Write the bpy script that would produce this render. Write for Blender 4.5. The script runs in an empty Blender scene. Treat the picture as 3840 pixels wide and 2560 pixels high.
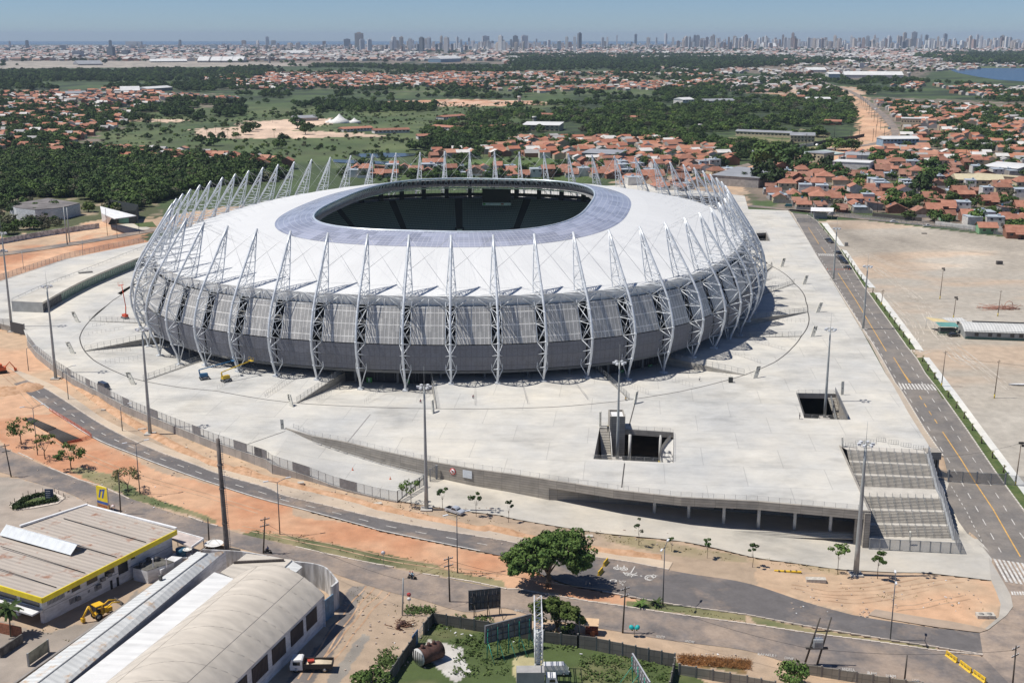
import bpy,bmesh,math,random
import numpy as np
from mathutils import Vector,Matrix,geometry
for _b in(bpy.data.objects,bpy.data.meshes,bpy.data.materials,bpy.data.lights,bpy.data.cameras):
 for _o in list(_b):_b.remove(_o)
SC=bpy.context.scene
COL=SC.collection
R=math.radians
CAMH=100.0
FPX=4449.4
PITCH=R(14.389)
cam=bpy.data.cameras.new("camera");camo=bpy.data.objects.new("camera",cam);COL.objects.link(camo)
camo.location=(0,0,CAMH);camo.rotation_euler=(R(90)-PITCH,0,0)
cam.sensor_width=36;cam.lens=FPX/3840*36;cam.clip_start=1;cam.clip_end=80000
SC.camera=camo
SUN_EL,SUN_AZ=R(62),R(2)
sd=Vector((math.cos(SUN_EL)*math.cos(SUN_AZ),math.cos(SUN_EL)*math.sin(SUN_AZ),-math.sin(SUN_EL)))
sun=bpy.data.lights.new("sun",'SUN');suno=bpy.data.objects.new("sun",sun);COL.objects.link(suno)
sun.energy=4.9;sun.angle=R(0.5);sun.color=(1.0,0.955,0.885)
suno.rotation_euler=sd.to_track_quat('-Z','Y').to_euler();suno.location=(0,0,300)
wd=bpy.data.worlds.new("World");SC.world=wd;wd.use_nodes=True
nt=wd.node_tree;bg=nt.nodes['Background']
sky=nt.nodes.new('ShaderNodeTexSky');sky.sky_type='NISHITA';sky.sun_disc=False
sky.sun_elevation=SUN_EL;sky.sun_rotation=R(-90)-SUN_AZ
sky.altitude=100;sky.air_density=0.6;sky.dust_density=0.15;sky.ozone_density=2.0
tint=nt.nodes.new('ShaderNodeVectorMath');tint.operation='MULTIPLY';tint.inputs[1].default_value=(.80,.93,1.12);nt.links.new(sky.outputs[0],tint.inputs[0]);nt.links.new(tint.outputs[0],bg.inputs[0]);bg.inputs[1].default_value=0.076
SC.view_settings.view_transform='Standard';SC.view_settings.look='None'
SC.view_settings.exposure=0.0;SC.view_settings.gamma=1.0
SC.render.engine='CYCLES'
SC.cycles.max_bounces=6;SC.cycles.transparent_max_bounces=8;SC.cycles.volume_bounces=0
def zs(x):return float(np.interp(x,[-200,-70,-42,0,80,260],[-2,-2,-3,-4.4,-8.5,-9.5]))
def zback(x):return-2.0+1.7*min(1,max(0,(x+40)/110.0))
def ZG(x,y):
 y0=330-98*min(1,max(0,(x-98)/5.0));t=min(1,max(0,(y-y0)/155.0));t=t*t*(3-2*t)*.4+t*.6
 return zs(x)*(1-t)+zback(x)*t
def ZGa(x,y):
 z1=np.interp(x,[-200,-70,-42,0,80,260],[-2,-2,-3,-4.4,-8.5,-9.5]);z2=-2+1.7*np.clip((x+40)/110,0,1)
 y0=330-98*np.clip((x-98)/5.,0,1);t=np.clip((y-y0)/155.,0,1);t=t*t*(3-2*t)*.4+t*.6
 return z1*(1-t)+z2*t
def ray(u,v):
 a=(u-1920)/FPX;b=-(v-1280)/FPX
 return Vector((a,math.cos(PITCH)+b*math.sin(PITCH),-math.sin(PITCH)+b*math.cos(PITCH)))
def S(u,v,z=None):
 """world point seen at photo pixel (u,v): on height z, or on the terrain"""
 r=ray(u,v);zz=-3.0 if z is None else z
 for _ in range(25):
  t=(zz-CAMH)/r.z;x,y=r.x*t,r.y*t
  if z is not None:break
  zz=.5*zz+.5*ZG(x,y)
 return Vector((x,y,zz))
REG=dict(B1=(0,80,.5442),B2=(1280,80,.5442),B3=(2560,80,.5442),L4=(0,650,.5442),C5=(1280,550,.6058),R6=(2560,600,.574),D1=(0,1400,.42517),D2=(900,1400,.42517),D3=(1900,1400,.42517),D4=(2840,1400,.42517),E1=(0,1960,.42517),E2=(900,1960,.42517),E3=(1800,1960,.42517),E4=(2840,1960,.42517),V=(0,0,1.63265),Z2=(450,950,.31878),Z4=(2350,900,.35088),Z7=(1700,640,.29762),Z3=(2350,550,.2551))
def px(r,x,y):o=REG[r];return(o[0]+x*o[2],o[1]+y*o[2])
def W(r,x,y,z=None):return S(*px(r,x,y),z=z)
def WL(r,pts,z=None):return[W(r,a,b,z)for a,b in pts]
def SL(pts,z=None):return[S(a,b,z)for a,b in pts]
def hgt(u,vtop,base):
 """height above base (world point) of a vertical thing whose top is seen at row vtop"""
 r=ray(u,vtop);t=base.y/r.y
 return CAMH+r.z*t-base.z
_rs=np.random.RandomState(7);_lat=_rs.rand(256,256)
def vn(x,y):
 xi=np.floor(x).astype(int);yi=np.floor(y).astype(int);fx=x-xi;fy=y-yi
 fx=fx*fx*(3-2*fx);fy=fy*fy*(3-2*fy)
 a=_lat[xi&255,yi&255];b=_lat[(xi+1)&255,yi&255];c=_lat[xi&255,(yi+1)&255];d=_lat[(xi+1)&255,(yi+1)&255]
 return(a*(1-fx)+b*fx)*(1-fy)+(c*(1-fx)+d*fx)*fy
def fbm(x,y,n=4):
 s=0;a=.5
 for i in range(n):s=s+a*vn(x*2**i+17*i,y*2**i+31*i);a*=.5
 return s/(1-.5**n)
def inpoly(X,Y,P):
 P=[(p[0],p[1])for p in P];r=np.zeros(X.shape,bool);n=len(P);j=n-1
 for i in range(n):
  xi,yi=P[i];xj,yj=P[j]
  if yi!=yj:r^=((yi>Y)!=(yj>Y))&(X<(xj-xi)*(Y-yi)/(yj-yi)+xi)
  j=i
 return r
def inp1(x,y,P):return bool(inpoly(np.array([x]),np.array([y]),P)[0])
MATS={}
def mat(name,col=(.5,.5,.5),rough=.7,metal=0,var=.12,scale=.5,bump=0,bscale=None,spec=None,col2=None,detail=4,coat=0,streak=None,thr=None):
 if name in MATS:return MATS[name]
 m=bpy.data.materials.new(name);MATS[name]=m;m.use_nodes=True;n=m.node_tree;b=n.nodes['Principled BSDF']
 b.inputs['Roughness'].default_value=rough;b.inputs['Metallic'].default_value=metal
 if spec is not None:b.inputs['Specular IOR Level'].default_value=spec
 if coat:b.inputs['Coat Weight'].default_value=coat
 g=n.nodes.new('ShaderNodeNewGeometry');mp=n.nodes.new('ShaderNodeMapping')
 n.links.new(g.outputs['Position'],mp.inputs[0])
 if streak:mp.inputs['Scale'].default_value=streak
 no=n.nodes.new('ShaderNodeTexNoise');no.inputs['Scale'].default_value=scale;no.inputs['Detail'].default_value=detail;no.inputs['Roughness'].default_value=.6
 n.links.new(mp.outputs[0],no.inputs['Vector'])
 cr=n.nodes.new('ShaderNodeValToRGB')
 c2=col2 if col2 else tuple(min(1,c*(1+var))for c in col);c1=col if col2 else tuple(c*(1-var)for c in col)
 cr.color_ramp.elements[0].color=(*c1,1);cr.color_ramp.elements[1].color=(*c2,1)
 lo,hi=thr if thr else(.35,.65)
 cr.color_ramp.elements[0].position=lo;cr.color_ramp.elements[1].position=hi
 n.links.new(no.outputs[0],cr.inputs[0]);n.links.new(cr.outputs[0],b.inputs['Base Color'])
 if bump:
  bu=n.nodes.new('ShaderNodeBump');bu.inputs['Strength'].default_value=bump;bu.inputs['Distance'].default_value=.15
  n2=n.nodes.new('ShaderNodeTexNoise');n2 .inputs['Scale'].default_value=bscale or scale*5;n2 .inputs['Detail'].default_value=3
  n.links.new(g.outputs['Position'],n2 .inputs['Vector']);n.links.new(n2 .outputs[0],bu.inputs['Height']);n.links.new(bu.outputs[0],b.inputs['Normal'])
 return m
def N(m,t,**k):
 o=m.node_tree.nodes.new(t)
 for a,b in k.items():setattr(o,a,b)
 return o
def LK(m,a,b):m.node_tree.links.new(a,b)
def mathn(m,op,a,b=None,c=None):
 o=N(m,'ShaderNodeMath',operation=op)
 for i,v in enumerate((a,b,c)):
  if v is None:continue
  if isinstance(v,(int,float)):o.inputs[i].default_value=v
  else:LK(m,v,o.inputs[i])
 return o.outputs[0]
def mixc(m,f,a,b,mode='MIX'):
 o=N(m,'ShaderNodeMix',data_type='RGBA',blend_type=mode)
 for i,v in((0,f),(6,a),(7,b)):
  if isinstance(v,(int,float)):o.inputs[i].default_value=v
  elif isinstance(v,tuple):o.inputs[i].default_value=(*v,1)if len(v)==3 else v
  else:LK(m,v,o.inputs[i])
 return o.outputs[2]
def attr_mat(name,attr='Col',rough=.8,nscale=.8,namt=.5,fine=6.,famt=.25,bump=.0,metal=0):
 """material whose albedo is a colour attribute, broken up by two noises"""
 if name in MATS:return MATS[name]
 m=mat(name,(.5,.5,.5),rough,metal);n=m.node_tree;b=n.nodes['Principled BSDF']
 a=N(m,'ShaderNodeAttribute',attribute_name=attr);g=N(m,'ShaderNodeNewGeometry')
 n1=N(m,'ShaderNodeTexNoise');n1 .inputs['Scale'].default_value=nscale;n1 .inputs['Detail'].default_value=5;LK(m,g.outputs['Position'],n1 .inputs['Vector'])
 n2=N(m,'ShaderNodeTexNoise');n2 .inputs['Scale'].default_value=fine;n2 .inputs['Detail'].default_value=3;LK(m,g.outputs['Position'],n2 .inputs['Vector'])
 f=mathn(m,'ADD',mathn(m,'MULTIPLY_ADD',n1 .outputs[0],namt,1-namt/2),mathn(m,'MULTIPLY_ADD',n2 .outputs[0],famt,-famt/2))
 c=mixc(m,1.0,a.outputs['Color'],(1,1,1),'MULTIPLY')
 v=N(m,'ShaderNodeVectorMath',operation='SCALE');LK(m,c,v.inputs[0]);LK(m,f,v.inputs['Scale']);LK(m,v.outputs[0],b.inputs['Base Color'])
 if bump:
  bu=N(m,'ShaderNodeBump');bu.inputs['Strength'].default_value=bump;bu.inputs['Distance'].default_value=.4;LK(m,n1 .outputs[0],bu.inputs['Height']);LK(m,bu.outputs[0],b.inputs['Normal'])
 return m
class MB:
 def __init__(s):s.v=[];s.f=[];s.m=[];s.uv=[];s.smooth=[];s.cur=0;s.sm=False
 def add(s,vs,fs,uvs=None):
  o=len(s.v);s.v.extend([tuple(p)for p in vs])
  for i,f in enumerate(fs):
   s.f.append(tuple(o+k for k in f));s.m.append(s.cur);s.smooth.append(s.sm)
   s.uv.append(uvs[i]if uvs else None)
  return s
 def box(s,c,sz,rz=0,ax=None):
  x,y,z=sz[0]/2,sz[1]/2,sz[2]/2
  P=[(-x,-y,-z),(x,-y,-z),(x,y,-z),(-x,y,-z),(-x,-y,z),(x,-y,z),(x,y,z),(-x,y,z)]
  if ax is not None:M=ax
  else:M=Matrix.Rotation(rz,3,'Z')
  c=Vector(c)
  return s.add([M@Vector(p)+c for p in P],[(0,3,2,1),(4,5,6,7),(0,1,5,4),(1,2,6,5),(2,3,7,6),(3,0,4,7)])
 def tube(s,pts,r,n=6,cap=True,r2=None):
  pts=[Vector(p)for p in pts];L=len(pts);rings=[];prev=None
  for i,p in enumerate(pts):
   d=(pts[min(i+1,L-1)]-pts[max(i-1,0)]).normalized()
   up=Vector((0,0,1))if abs(d.z)<.95 else Vector((1,0,0))
   if prev is None:a=d.cross(up).normalized()
   else:a=(prev-d*prev.dot(d)).normalized()
   prev=a;b=d.cross(a);rr=r if not isinstance(r,(list,tuple))else r[i]
   if r2 is not None:rr=r+(r2-r)*i/(L-1)
   rings.append([p+a*rr*math.cos(t*2*math.pi/n)+b*rr*math.sin(t*2*math.pi/n)for t in range(n)])
  V=[q for g in rings for q in g];F=[]
  for i in range(L-1):
   for k in range(n):F.append((i*n+k,i*n+(k+1)%n,(i+1)*n+(k+1)%n,(i+1)*n+k))
  if cap:F.append(tuple(range(n))[::-1]);F.append(tuple((L-1)*n+k for k in range(n)))
  sv=s.sm;s.sm=True;s.add(V,F);s.sm=sv;return s
 def poly(s,pts):return s.add(pts,[tuple(range(len(pts)))])
 def prism(s,pts,z0,z1,top=True,bot=False):
  n=len(pts);f0=(lambda p:z0)if not callable(z0)else z0;f1=(lambda p:z1)if not callable(z1)else z1
  V=[(p[0],p[1],f0(p))for p in pts]+[(p[0],p[1],f1(p))for p in pts]
  F=[(i,(i+1)%n,n+(i+1)%n,n+i)for i in range(n)]
  if top:
   tri=geometry.tessellate_polygon([[Vector((p[0],p[1],0))for p in pts]]);F+=[tuple(n+i for i in t)for t in tri]
  if bot:F.append(tuple(range(n))[::-1])
  return s.add(V,F)
 def strip(s,A,B,uv=False):
  n=len(A);V=list(A)+list(B);F=[(i,i+1,n+i+1,n+i)for i in range(n-1)]
  return s.add(V,F)
 def lathe(s,c,prof,n=12):
  c=Vector(c);V=[];F=[];m=len(prof)
  for r,z in prof:
   for k in range(n):V.append(c+Vector((r*math.cos(2*math.pi*k/n),r*math.sin(2*math.pi*k/n),z)))
  for i in range(m-1):
   for k in range(n):F.append((i*n+k,i*n+(k+1)%n,(i+1)*n+(k+1)%n,(i+1)*n+k))
  sv=s.sm;s.sm=True;s.add(V,F);s.sm=sv;return s
 def build(s,name,mats,parent=None,loc=None,rz=None):
  me=bpy.data.meshes.new(name);me.from_pydata([tuple(v)for v in s.v],[],s.f)
  if not isinstance(mats,(list,tuple)):mats=[mats]
  for m in mats:me.materials.append(m)
  me.polygons.foreach_set('material_index',s.m);me.polygons.foreach_set('use_smooth',s.smooth)
  if any(u is not None for u in s.uv):
   ul=me.uv_layers.new(name='UVMap');k=0
   for i,f in enumerate(s.f):
    for j in range(len(f)):
     ul.data[k].uv=s.uv[i][j]if s.uv[i]else(0,0);k+=1
  me.update();o=bpy.data.objects.new(name,me);COL.objects.link(o)
  if parent:o.parent=parent
  if loc is not None:o.location=loc
  if rz is not None:o.rotation_euler=(0,0,rz)
  return o
ROWN='front second third fourth fifth sixth seventh eighth ninth tenth eleventh twelfth thirteenth fourteenth fifteenth sixteenth seventeenth eighteenth nineteenth twentieth'.split()+['far%s'%c for c in 'abcdefghijklmn']
ORD=lambda n:'%d%s'%(n,'th' if 10<=n%100<=20 else{1:'st',2:'nd',3:'rd'}.get(n%10,'th'))
def tag(o,label=None,cat=None,group=None,kind=None):
 if label:
  o['label']=label
 if cat:o['category']=cat
 if group:o['group']=group
 if kind:o['kind']=kind
 return o
def thing(name,label,cat,loc=(0,0,0),rz=0,group=None):
 o=bpy.data.objects.new(name,None);COL.objects.link(o);o.location=loc;o.rotation_euler=(0,0,rz);o.empty_display_size=.5
 return tag(o,label,cat,group)
def copytree(o,loc=None,rz=None,label=None,group=None,scale=None,parent=None):
 c=o.copy();COL.objects.link(c)
 if parent is not None:c.parent=parent
 if loc is not None:c.location=loc
 if rz is not None:c.rotation_euler=(0,0,rz)
 if scale is not None:c.scale=scale if isinstance(scale,(tuple,list,Vector))else(scale,)*3
 if label:c['label']=label
 if group:c['group']=group
 for ch in o.children:copytree(ch,parent=c)
 return c
def struct(o):o['kind']='structure';return o
def resample(P,step):
 P=[Vector(p)for p in P];out=[P[0]]
 for a,b in zip(P[:-1],P[1:]):
  n=max(1,int((b-a).length/step))
  for i in range(1,n+1):out.append(a.lerp(b,i/n))
 return out
def smoothline(P,sub=6):
 P=[Vector(p)for p in P];Q=[P[0]*2-P[1]]+P+[P[-1]*2-P[-2]];out=[]
 for i in range(1,len(Q)-2):
  for k in range(sub):
   t=k/sub;a,b,c,d=Q[i-1:i+3]
   out.append(.5*((2*b)+(c-a)*t+(2*a-5*b+4*c-d)*t*t+(3*b-a-3*c+d)*t**3))
 out.append(P[-1]);return out
def onground(P,off):return[Vector((p[0],p[1],ZG(p[0],p[1])+off))for p in P]
def arclen(P):
 L=[0]
 for a,b in zip(P[:-1],P[1:]):L.append(L[-1]+(b-a).length)
 return L
def at_len(P,L,s):
 i=max(0,min(len(P)-2,int(np.searchsorted(L,s))-1));t=(s-L[i])/max(1e-6,L[i+1]-L[i]);return P[i].lerp(P[i+1],t)
def pair_strip(mb,A,B,off,step=4):
 """sheet between two edge lines, draped on the terrain"""
 n=max(2,int(max(arclen(A)[-1],arclen(B)[-1])/step));LA,LB=arclen(A),arclen(B);m=4
 rows=[]
 for i in range(n+1):
  a=at_len(A,LA,LA[-1]*i/n);b=at_len(B,LB,LB[-1]*i/n)
  rows.append(onground([a.lerp(b,j/m)for j in range(m+1)],off))
 V=[p for r in rows for p in r];F=[]
 for i in range(n):
  for j in range(m):q=i*(m+1)+j;F.append((q,q+m+1,q+m+2,q+1))
 mb.add(V,F);return rows
def ribbon(mb,P,w,off,step=3,zf=None):
 P=resample(P,step);A=[];B=[]
 for i,p in enumerate(P):
  d=(P[min(i+1,len(P)-1)]-P[max(i-1,0)]);d.z=0;d.normalize();n=Vector((-d.y,d.x,0))*w/2
  A.append(p+n);B.append(p-n)
 if zf is None:A,B=onground(A,off),onground(B,off)
 else:A=[Vector((p.x,p.y,zf+off))for p in A];B=[Vector((p.x,p.y,zf+off))for p in B]
 mb.strip(A,B)
def dashes(mb,P,w,on,gap,off,zf=None,start=0):
 P=resample(P,1.0);L=arclen(P);s=start
 while s<L[-1]-.5:
  e=min(s+on,L[-1]);ribbon(mb,[at_len(P,L,s),at_len(P,L,(s+e)/2),at_len(P,L,e)],w,off,2,zf);s=e+gap
def drape(name,poly,off,m,kind='structure',cell=5.0,zf=None):
 bm=bmesh.new();vs=[bm.verts.new((p[0],p[1],0))for p in poly];bm.faces.new(vs);bmesh.ops.triangulate(bm,faces=bm.faces[:])
 if zf is None:
  xs=[p[0]for p in poly];ys=[p[1]for p in poly]
  for ax,(lo,hi)in((0,(min(xs),max(xs))),(1,(min(ys),max(ys)))):
   c=math.ceil(lo/cell)*cell
   while c<hi:
    nrm=(1,0,0)if ax==0 else(0,1,0);co=(c,0,0)if ax==0 else(0,c,0)
    bmesh.ops.bisect_plane(bm,geom=bm.verts[:]+bm.edges[:]+bm.faces[:],plane_co=co,plane_no=nrm);c+=cell
 for v in bm.verts:v.co.z=(ZG(v.co.x,v.co.y)if zf is None else zf)+off
 bmesh.ops.recalc_face_normals(bm,faces=bm.faces[:])
 for f in bm.faces:
  if f.normal.z<0:f.normal_flip()
 me=bpy.data.meshes.new(name);bm.to_mesh(me);bm.free();me.materials.append(m)
 o=bpy.data.objects.new(name,me);COL.objects.link(o)
 if kind:o['kind']=kind
 return o
GREEN=(.062,.095,.028);GREEN2=(.10,.125,.045);SCRUB=(.028,.045,.015);RED=(.49,.235,.125);RED2=(.57,.345,.21)
SAND=(.50,.355,.235);SAND2=(.39,.295,.21);PALE=(.38,.335,.275);PALE2=(.42,.385,.33);PINK=(.62,.46,.34);URB=(.20,.16,.125);DRY=(.27,.23,.12);GREYD=(.30,.27,.23)
RETAIN_L=[(103,1276),(136,1319),(212,1379),(276,1421),(374,1472),(472,1523),(565.5,1561.6),(637.8,1591),(807.8,1659),(1000,1723)]
def build_ground():
 d=[105.0]
 while d[-1]<16000:d.append(d[-1]*(1.0031 if d[-1]<330 else 1.006 if d[-1]<900 else 1.009))
 d=np.array(d);an=np.radians(np.arange(-33,33.01,.105))
 D,A=np.meshgrid(d,an,indexing='ij');X=D*np.tan(A);Y=D.copy();Z=ZGa(X,Y)
 jx=(fbm(X/9,Y/9)-.5)*5+(fbm(X/2.2+50,Y/2.2,3)-.5)*2;jy=(fbm(X/9+90,Y/9+40)-.5)*6+(fbm(X/2.2+5,Y/2.2+80,3)-.5)*2
 k=np.clip(Y/300,1,40);PX=X+jx*np.where(Y<330,.45,k*1.2);PY=Y+jy*np.where(Y<330,.45,k*1.6)
 C=np.zeros(X.shape+(3,));g=fbm(X/60,Y/60,5)[...,None];gf=fbm(X/14,Y/14,4)[...,None];gl=fbm(X/400,Y/700,4)[...,None]
 C[:]=np.array(SCRUB)*(1-gl)*1.1+np.array(GREEN)*gl*1.1
 def mixin(mask,a,b,n,lo=.35,hi=.65):
  t=np.clip((n-lo)/(hi-lo),0,1);c=np.array(a)*(1-t)+np.array(b)*t;C[mask]=c[mask]
 far=Y>4300;mixin(far,URB,SCRUB,fbm(X/120,Y/300,4)[...,None],.45,.6)
 front=(Y<330)|((Y<470)&(X<-110));mixin(front,SAND,SAND2,gf)
 def Z_(reg,pts,a,b,n=None,lo=.35,hi=.65,z=None):
  P=WL(reg,pts,z);mixin(inpoly(PX,PY,P),a,b,gf if n is None else n,lo,hi)
 def U_(pts,*q,**kw):Z_('V',pts,*q,**kw)
 U_([(-200,168),(2600,175),(2600,330),(-200,330)],GREEN,SCRUB,g,.4,.6)
 U_([(0,140),(470,140),(700,146),(700,152),(0,158)],PALE,GREYD)
 U_([(1180,128),(1700,128),(2100,145),(2060,175),(1500,170),(1200,150)],SCRUB,GREEN,g)
 U_([(1600,120),(2352,120),(2352,135),(2150,160),(2100,185),(1880,185),(1640,160)],URB,SCRUB,gf,.5,.7)
 U_([(2110,150),(2352,155),(2352,165),(2180,165)],(.10,.13,.05),GREEN2)
 U_([(490,165),(1000,160),(1640,165),(1700,195),(1300,215),(1000,205),(560,205),(440,190)],URB,GREEN,gf)
 U_([(-100,205),(500,215),(540,245),(300,275),(180,265),(-100,270)],URB,GREEN,gf)
 U_([(-100,270),(330,270),(300,335),(-100,345)],URB,GREEN,gf,.45,.6)
 U_([(250,268),(560,240),(1000,235),(1290,235),(1300,262),(900,300),(500,280),(300,300)],GREEN,GREEN2,g)
 U_([(220,300),(560,290),(1000,300),(1200,345),(1100,385),(760,385),(560,350),(250,345)],GREEN,GREEN2,g,.3,.7)
 U_([(440,297),(540,292),(560,280),(700,272),(800,275),(680,300),(900,312),(640,318),(480,318)],PINK,SAND,gf,.7,.95)
 U_([(800,236),(1050,228),(1240,232),(1260,240),(1000,246),(840,246)],PINK,RED,gf)
 U_([(270,273),(420,275),(420,281),(270,279)],PINK,SAND)
 U_([(1190,205),(1640,200),(1660,212),(1200,222)],GREEN2,GREEN,gf)
 U_([(880,195),(1230,190),(1240,215),(900,220)],GREEN,GREEN2,gf)
 U_([(1060,365),(1330,360),(1420,400),(1350,420),(880,420),(800,385)],(.085,.13,.03),(.06,.10,.028),g)
 U_([(1560,215),(1960,215),(1960,320),(1700,350),(1180,320),(1250,250)],SCRUB,GREEN,gf,.5,.7)
 U_([(1590,325),(1870,295),(1940,330),(1870,345),(1640,345)],DRY,GREEN,gf)
 U_([(1955,222),(1985,222),(2045,300),(2060,330),(2010,350),(1900,372),(1790,395),(1660,420),(1560,432),(1560,415),(1700,388),(1850,350),(1950,322),(1970,300),(1968,260)],RED2,SAND,gf,.5,.8)
 U_([(1760,195),(1960,200),(2000,215),(1900,225),(1700,212)],PALE,RED2,gf)
 U_([(1985,222),(2352,235),(2500,240),(2500,560),(1990,500),(1820,480),(1700,470),(1660,420),(1900,372),(2050,335),(2045,300)],URB,GREEN,gf,.55,.7)
 U_([(1400,415),(1690,392),(1720,430),(1700,500),(1560,480)],SAND,SAND2,gf)
 U_([(-200,440),(330,400),(400,540),(250,520),(-200,560)],(.07,.08,.03),SAND2,gf,.55,.75)
 U_([(-250,560),(-50,552),(120,533),(230,505),(360,500),(560,470),(560,500),(350,535),(180,575),(-50,600),(-250,615)],SAND,RED,gf,.5,.8)
 U_([(-250,595),(0,590),(120,565),(220,545),(330,530),(350,565),(150,602),(0,652),(-250,700)],RED,RED2,gf)
 mixin(inpoly(X,Y,WL('R6',[(880,400),(1000,392),(1200,395),(2240,520),(3200,620),(3400,2600),(2600,2600),(1900,1700),(1530,1290),(1215,870),(1010,560)])),PALE,PALE2,g)
 a=inpoly(X,Y,WL('R6',[(880,400),(1000,392),(1200,395),(2240,520),(3200,620),(3400,2600),(2600,2600),(1900,1700),(1530,1290),(1215,870),(1010,560)]))
 wx=X+30*fbm(X/50,Y/60);C[a]*=(.86+.28*fbm(wx/30+9,Y/26,5))[a][:,None]
 st=np.clip((fbm(wx/85+3,Y/34+5,5)-.53)/.1,0,1)[...,None]*.55*a[...,None];C[:]=C*(1-st)+np.array((.52,.37,.25))*st
 fld=(Y>520);C[fld]*=(.55+.9*fbm(X/22,Y/40,5))[fld][:,None]
 Z_('D1',[(-600,-500),(0,-470),(180,0),(350,130),(400,290),(900,620),(1400,860),(2000,1020),(2600,1190),(2600,1500),(2352,1400),(1700,1230),(1200,1080),(700,930),(430,820),(120,690),(-100,500),(-600,300)],RED,RED2,gf)
 Z_('E2',[(-500,-200),(900,0),(2352,300),(2800,420),(2352,560),(1650,440),(1000,300),(500,180),(0,60),(-300,0)],RED,RED2,gf)
 Z_('E3',[(0,270),(220,300),(700,540),(1100,610),(1500,700),(1600,770),(1300,730),(350,585),(0,520)],RED,RED2,gf)
 Z_('D1',[(720,820),(980,880),(1240,1060),(1500,1150),(1900,1290),(1900,1330),(1140,1095),(900,990),(600,850)],DRY,GREEN2,gf,.45,.6)
 Z_('E2',[(100,60),(420,110),(900,190),(1350,290),(1750,380),(2352,520),(2352,580),(1620,445),(1000,315),(530,210),(0,90)],(.075,.095,.035),DRY,gf,.4,.65)
 Z_('E3',[(1300,690),(1500,680),(1700,700),(2352,810),(2352,880),(1700,790),(1300,735)],DRY,GREEN2,gf,.4,.7)
 Z_('E4',[(-100,815),(1000,1010),(1600,1095),(1600,1120),(1000,1040),(0,900)],DRY,GREEN2,gf,.4,.7)
 Z_('D2',[(1500,1170),(2352,1270),(2352,1330),(2000,1300)],DRY,SAND2,gf)
 Z_('E3',[(600,20),(1100,75),(1700,180),(2352,300),(2352,340),(2000,330),(1500,250),(1200,180),(900,110)],DRY,SAND2,gf,.4,.7)
 Z_('E4',[(-100,300),(300,345),(700,410),(900,450),(700,470),(350,430),(0,400)],DRY,SAND,gf,.4,.7)
 Z_('E4',[(0,400),(350,450),(900,470),(1400,440),(2060,505),(2150,640),(2100,820),(1950,930),(1040,760),(960,830),(700,770),(380,680),(0,560)],(.58,.36,.22),SAND,gf)
 Z_('E2',[(860,480),(1500,620),(2100,790),(1690,800),(1300,1411),(1250,1800),(-200,1800),(700,900)],(.38,.29,.21),SAND2,gf)
 Z_('E2',[(980,560),(1130,560),(1060,720),(900,1010),(620,1411),(400,1411),(850,850)],GREYD,(.17,.15,.14),gf,.35,.5)
 Z_('E2',[(1080,970),(1170,990),(860,1411),(600,1800),(500,1800),(740,1411)],(.14,.13,.125),GREYD,gf,.4,.8)
 Z_('E2',[(1700,810),(3000,1000),(3800,1180),(4200,1500),(4200,2100),(1200,2100),(1300,1411)],(.065,.095,.025),DRY,gf,.5,.75)
 Z_('E2',[(1640,1000),(1960,1090),(1990,1180),(2060,1330),(1900,1411),(1740,1250)],(.55,.53,.50),PALE,gf)
 Z_('E3',[(330,1180),(560,1200),(520,1350),(340,1411),(300,1300)],(.42,.37,.2),DRY,gf)
 Z_('E3',[(1730,1150),(2352,1200),(2352,1330),(1780,1250)],(.30,.15,.06),(.12,.13,.06),gf,.5,.6)
 Z_('E1',[(-400,800),(0,880),(400,970),(900,870),(1300,540),(1250,500),(1240,700),(300,1400),(-400,1411)],(.33,.28,.235),(.22,.19,.16),gf,.4,.8)
 Z_('D1',[(-500,950),(0,900),(500,1000),(900,1180),(800,1300),(-500,1500)],(.40,.33,.27),GREYD,gf)
 Z_('L4',[(-300,1060),(170,1070),(190,1150),(390,1340),(700,1500),(900,1600),(-100,1700),(-400,1300)],SAND,RED2,gf)
 P=SL([(1085,1640),(1300,1730),(1597,1800),(2059,1850),(2400,1870)],0);hid=inpoly(X,Y,HOLLOW)
 Z[hid]=-10.5
 n0,n1=X.shape;V=np.stack([X,Y,Z],-1).reshape(-1,3);me=bpy.data.meshes.new('ground')
 i=np.arange((n0-1)*(n1-1));r=i//(n1-1);c=i%(n1-1);q=r*n1+c
 F=np.stack([q,q+1,q+n1+1,q+n1],-1).reshape(-1)
 me.vertices.add(len(V));me.vertices.foreach_set('co',V.reshape(-1));me.loops.add(len(F));me.loops.foreach_set('vertex_index',F.astype(np.int32))
 me.polygons.add(len(i));me.polygons.foreach_set('loop_start',(np.arange(len(i))*4).astype(np.int32));me.polygons.foreach_set('loop_total',np.full(len(i),4,np.int32))
 me.update(calc_edges=True);at=me.color_attributes.new('Col','FLOAT_COLOR','POINT')
 at.data.foreach_set('color',np.concatenate([C.reshape(-1,3),np.ones((len(V),1))],1).astype(np.float32).reshape(-1))
 me.materials.append(attr_mat('ground_soil',nscale=.35,namt=.7,fine=4.,famt=.3,bump=.25));o=bpy.data.objects.new('ground',me);COL.objects.link(o);struct(o)
PL_FRONT=[(1070,1608),(1172,1638),(1300,1661.5),(1427,1693),(1597,1729.5),(1771.6,1761),(1899,1778),(2059,1802),(2304,1840),(2555,1868),(2840,1882.6),(3218,1916.6),(3265,1919.6)]
PL_RIGHT=[(3152.5,1672),(3516,1689),(3488,1676),(3405.5,1544.6),(3346,1438),(3320.5,1400),(3237,1248.6),(3030.7,904),(2956,789.4),(2806.6,784.7),(2792.6,735),(2744,728.6),(2388,689),(2310,695)]
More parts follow.
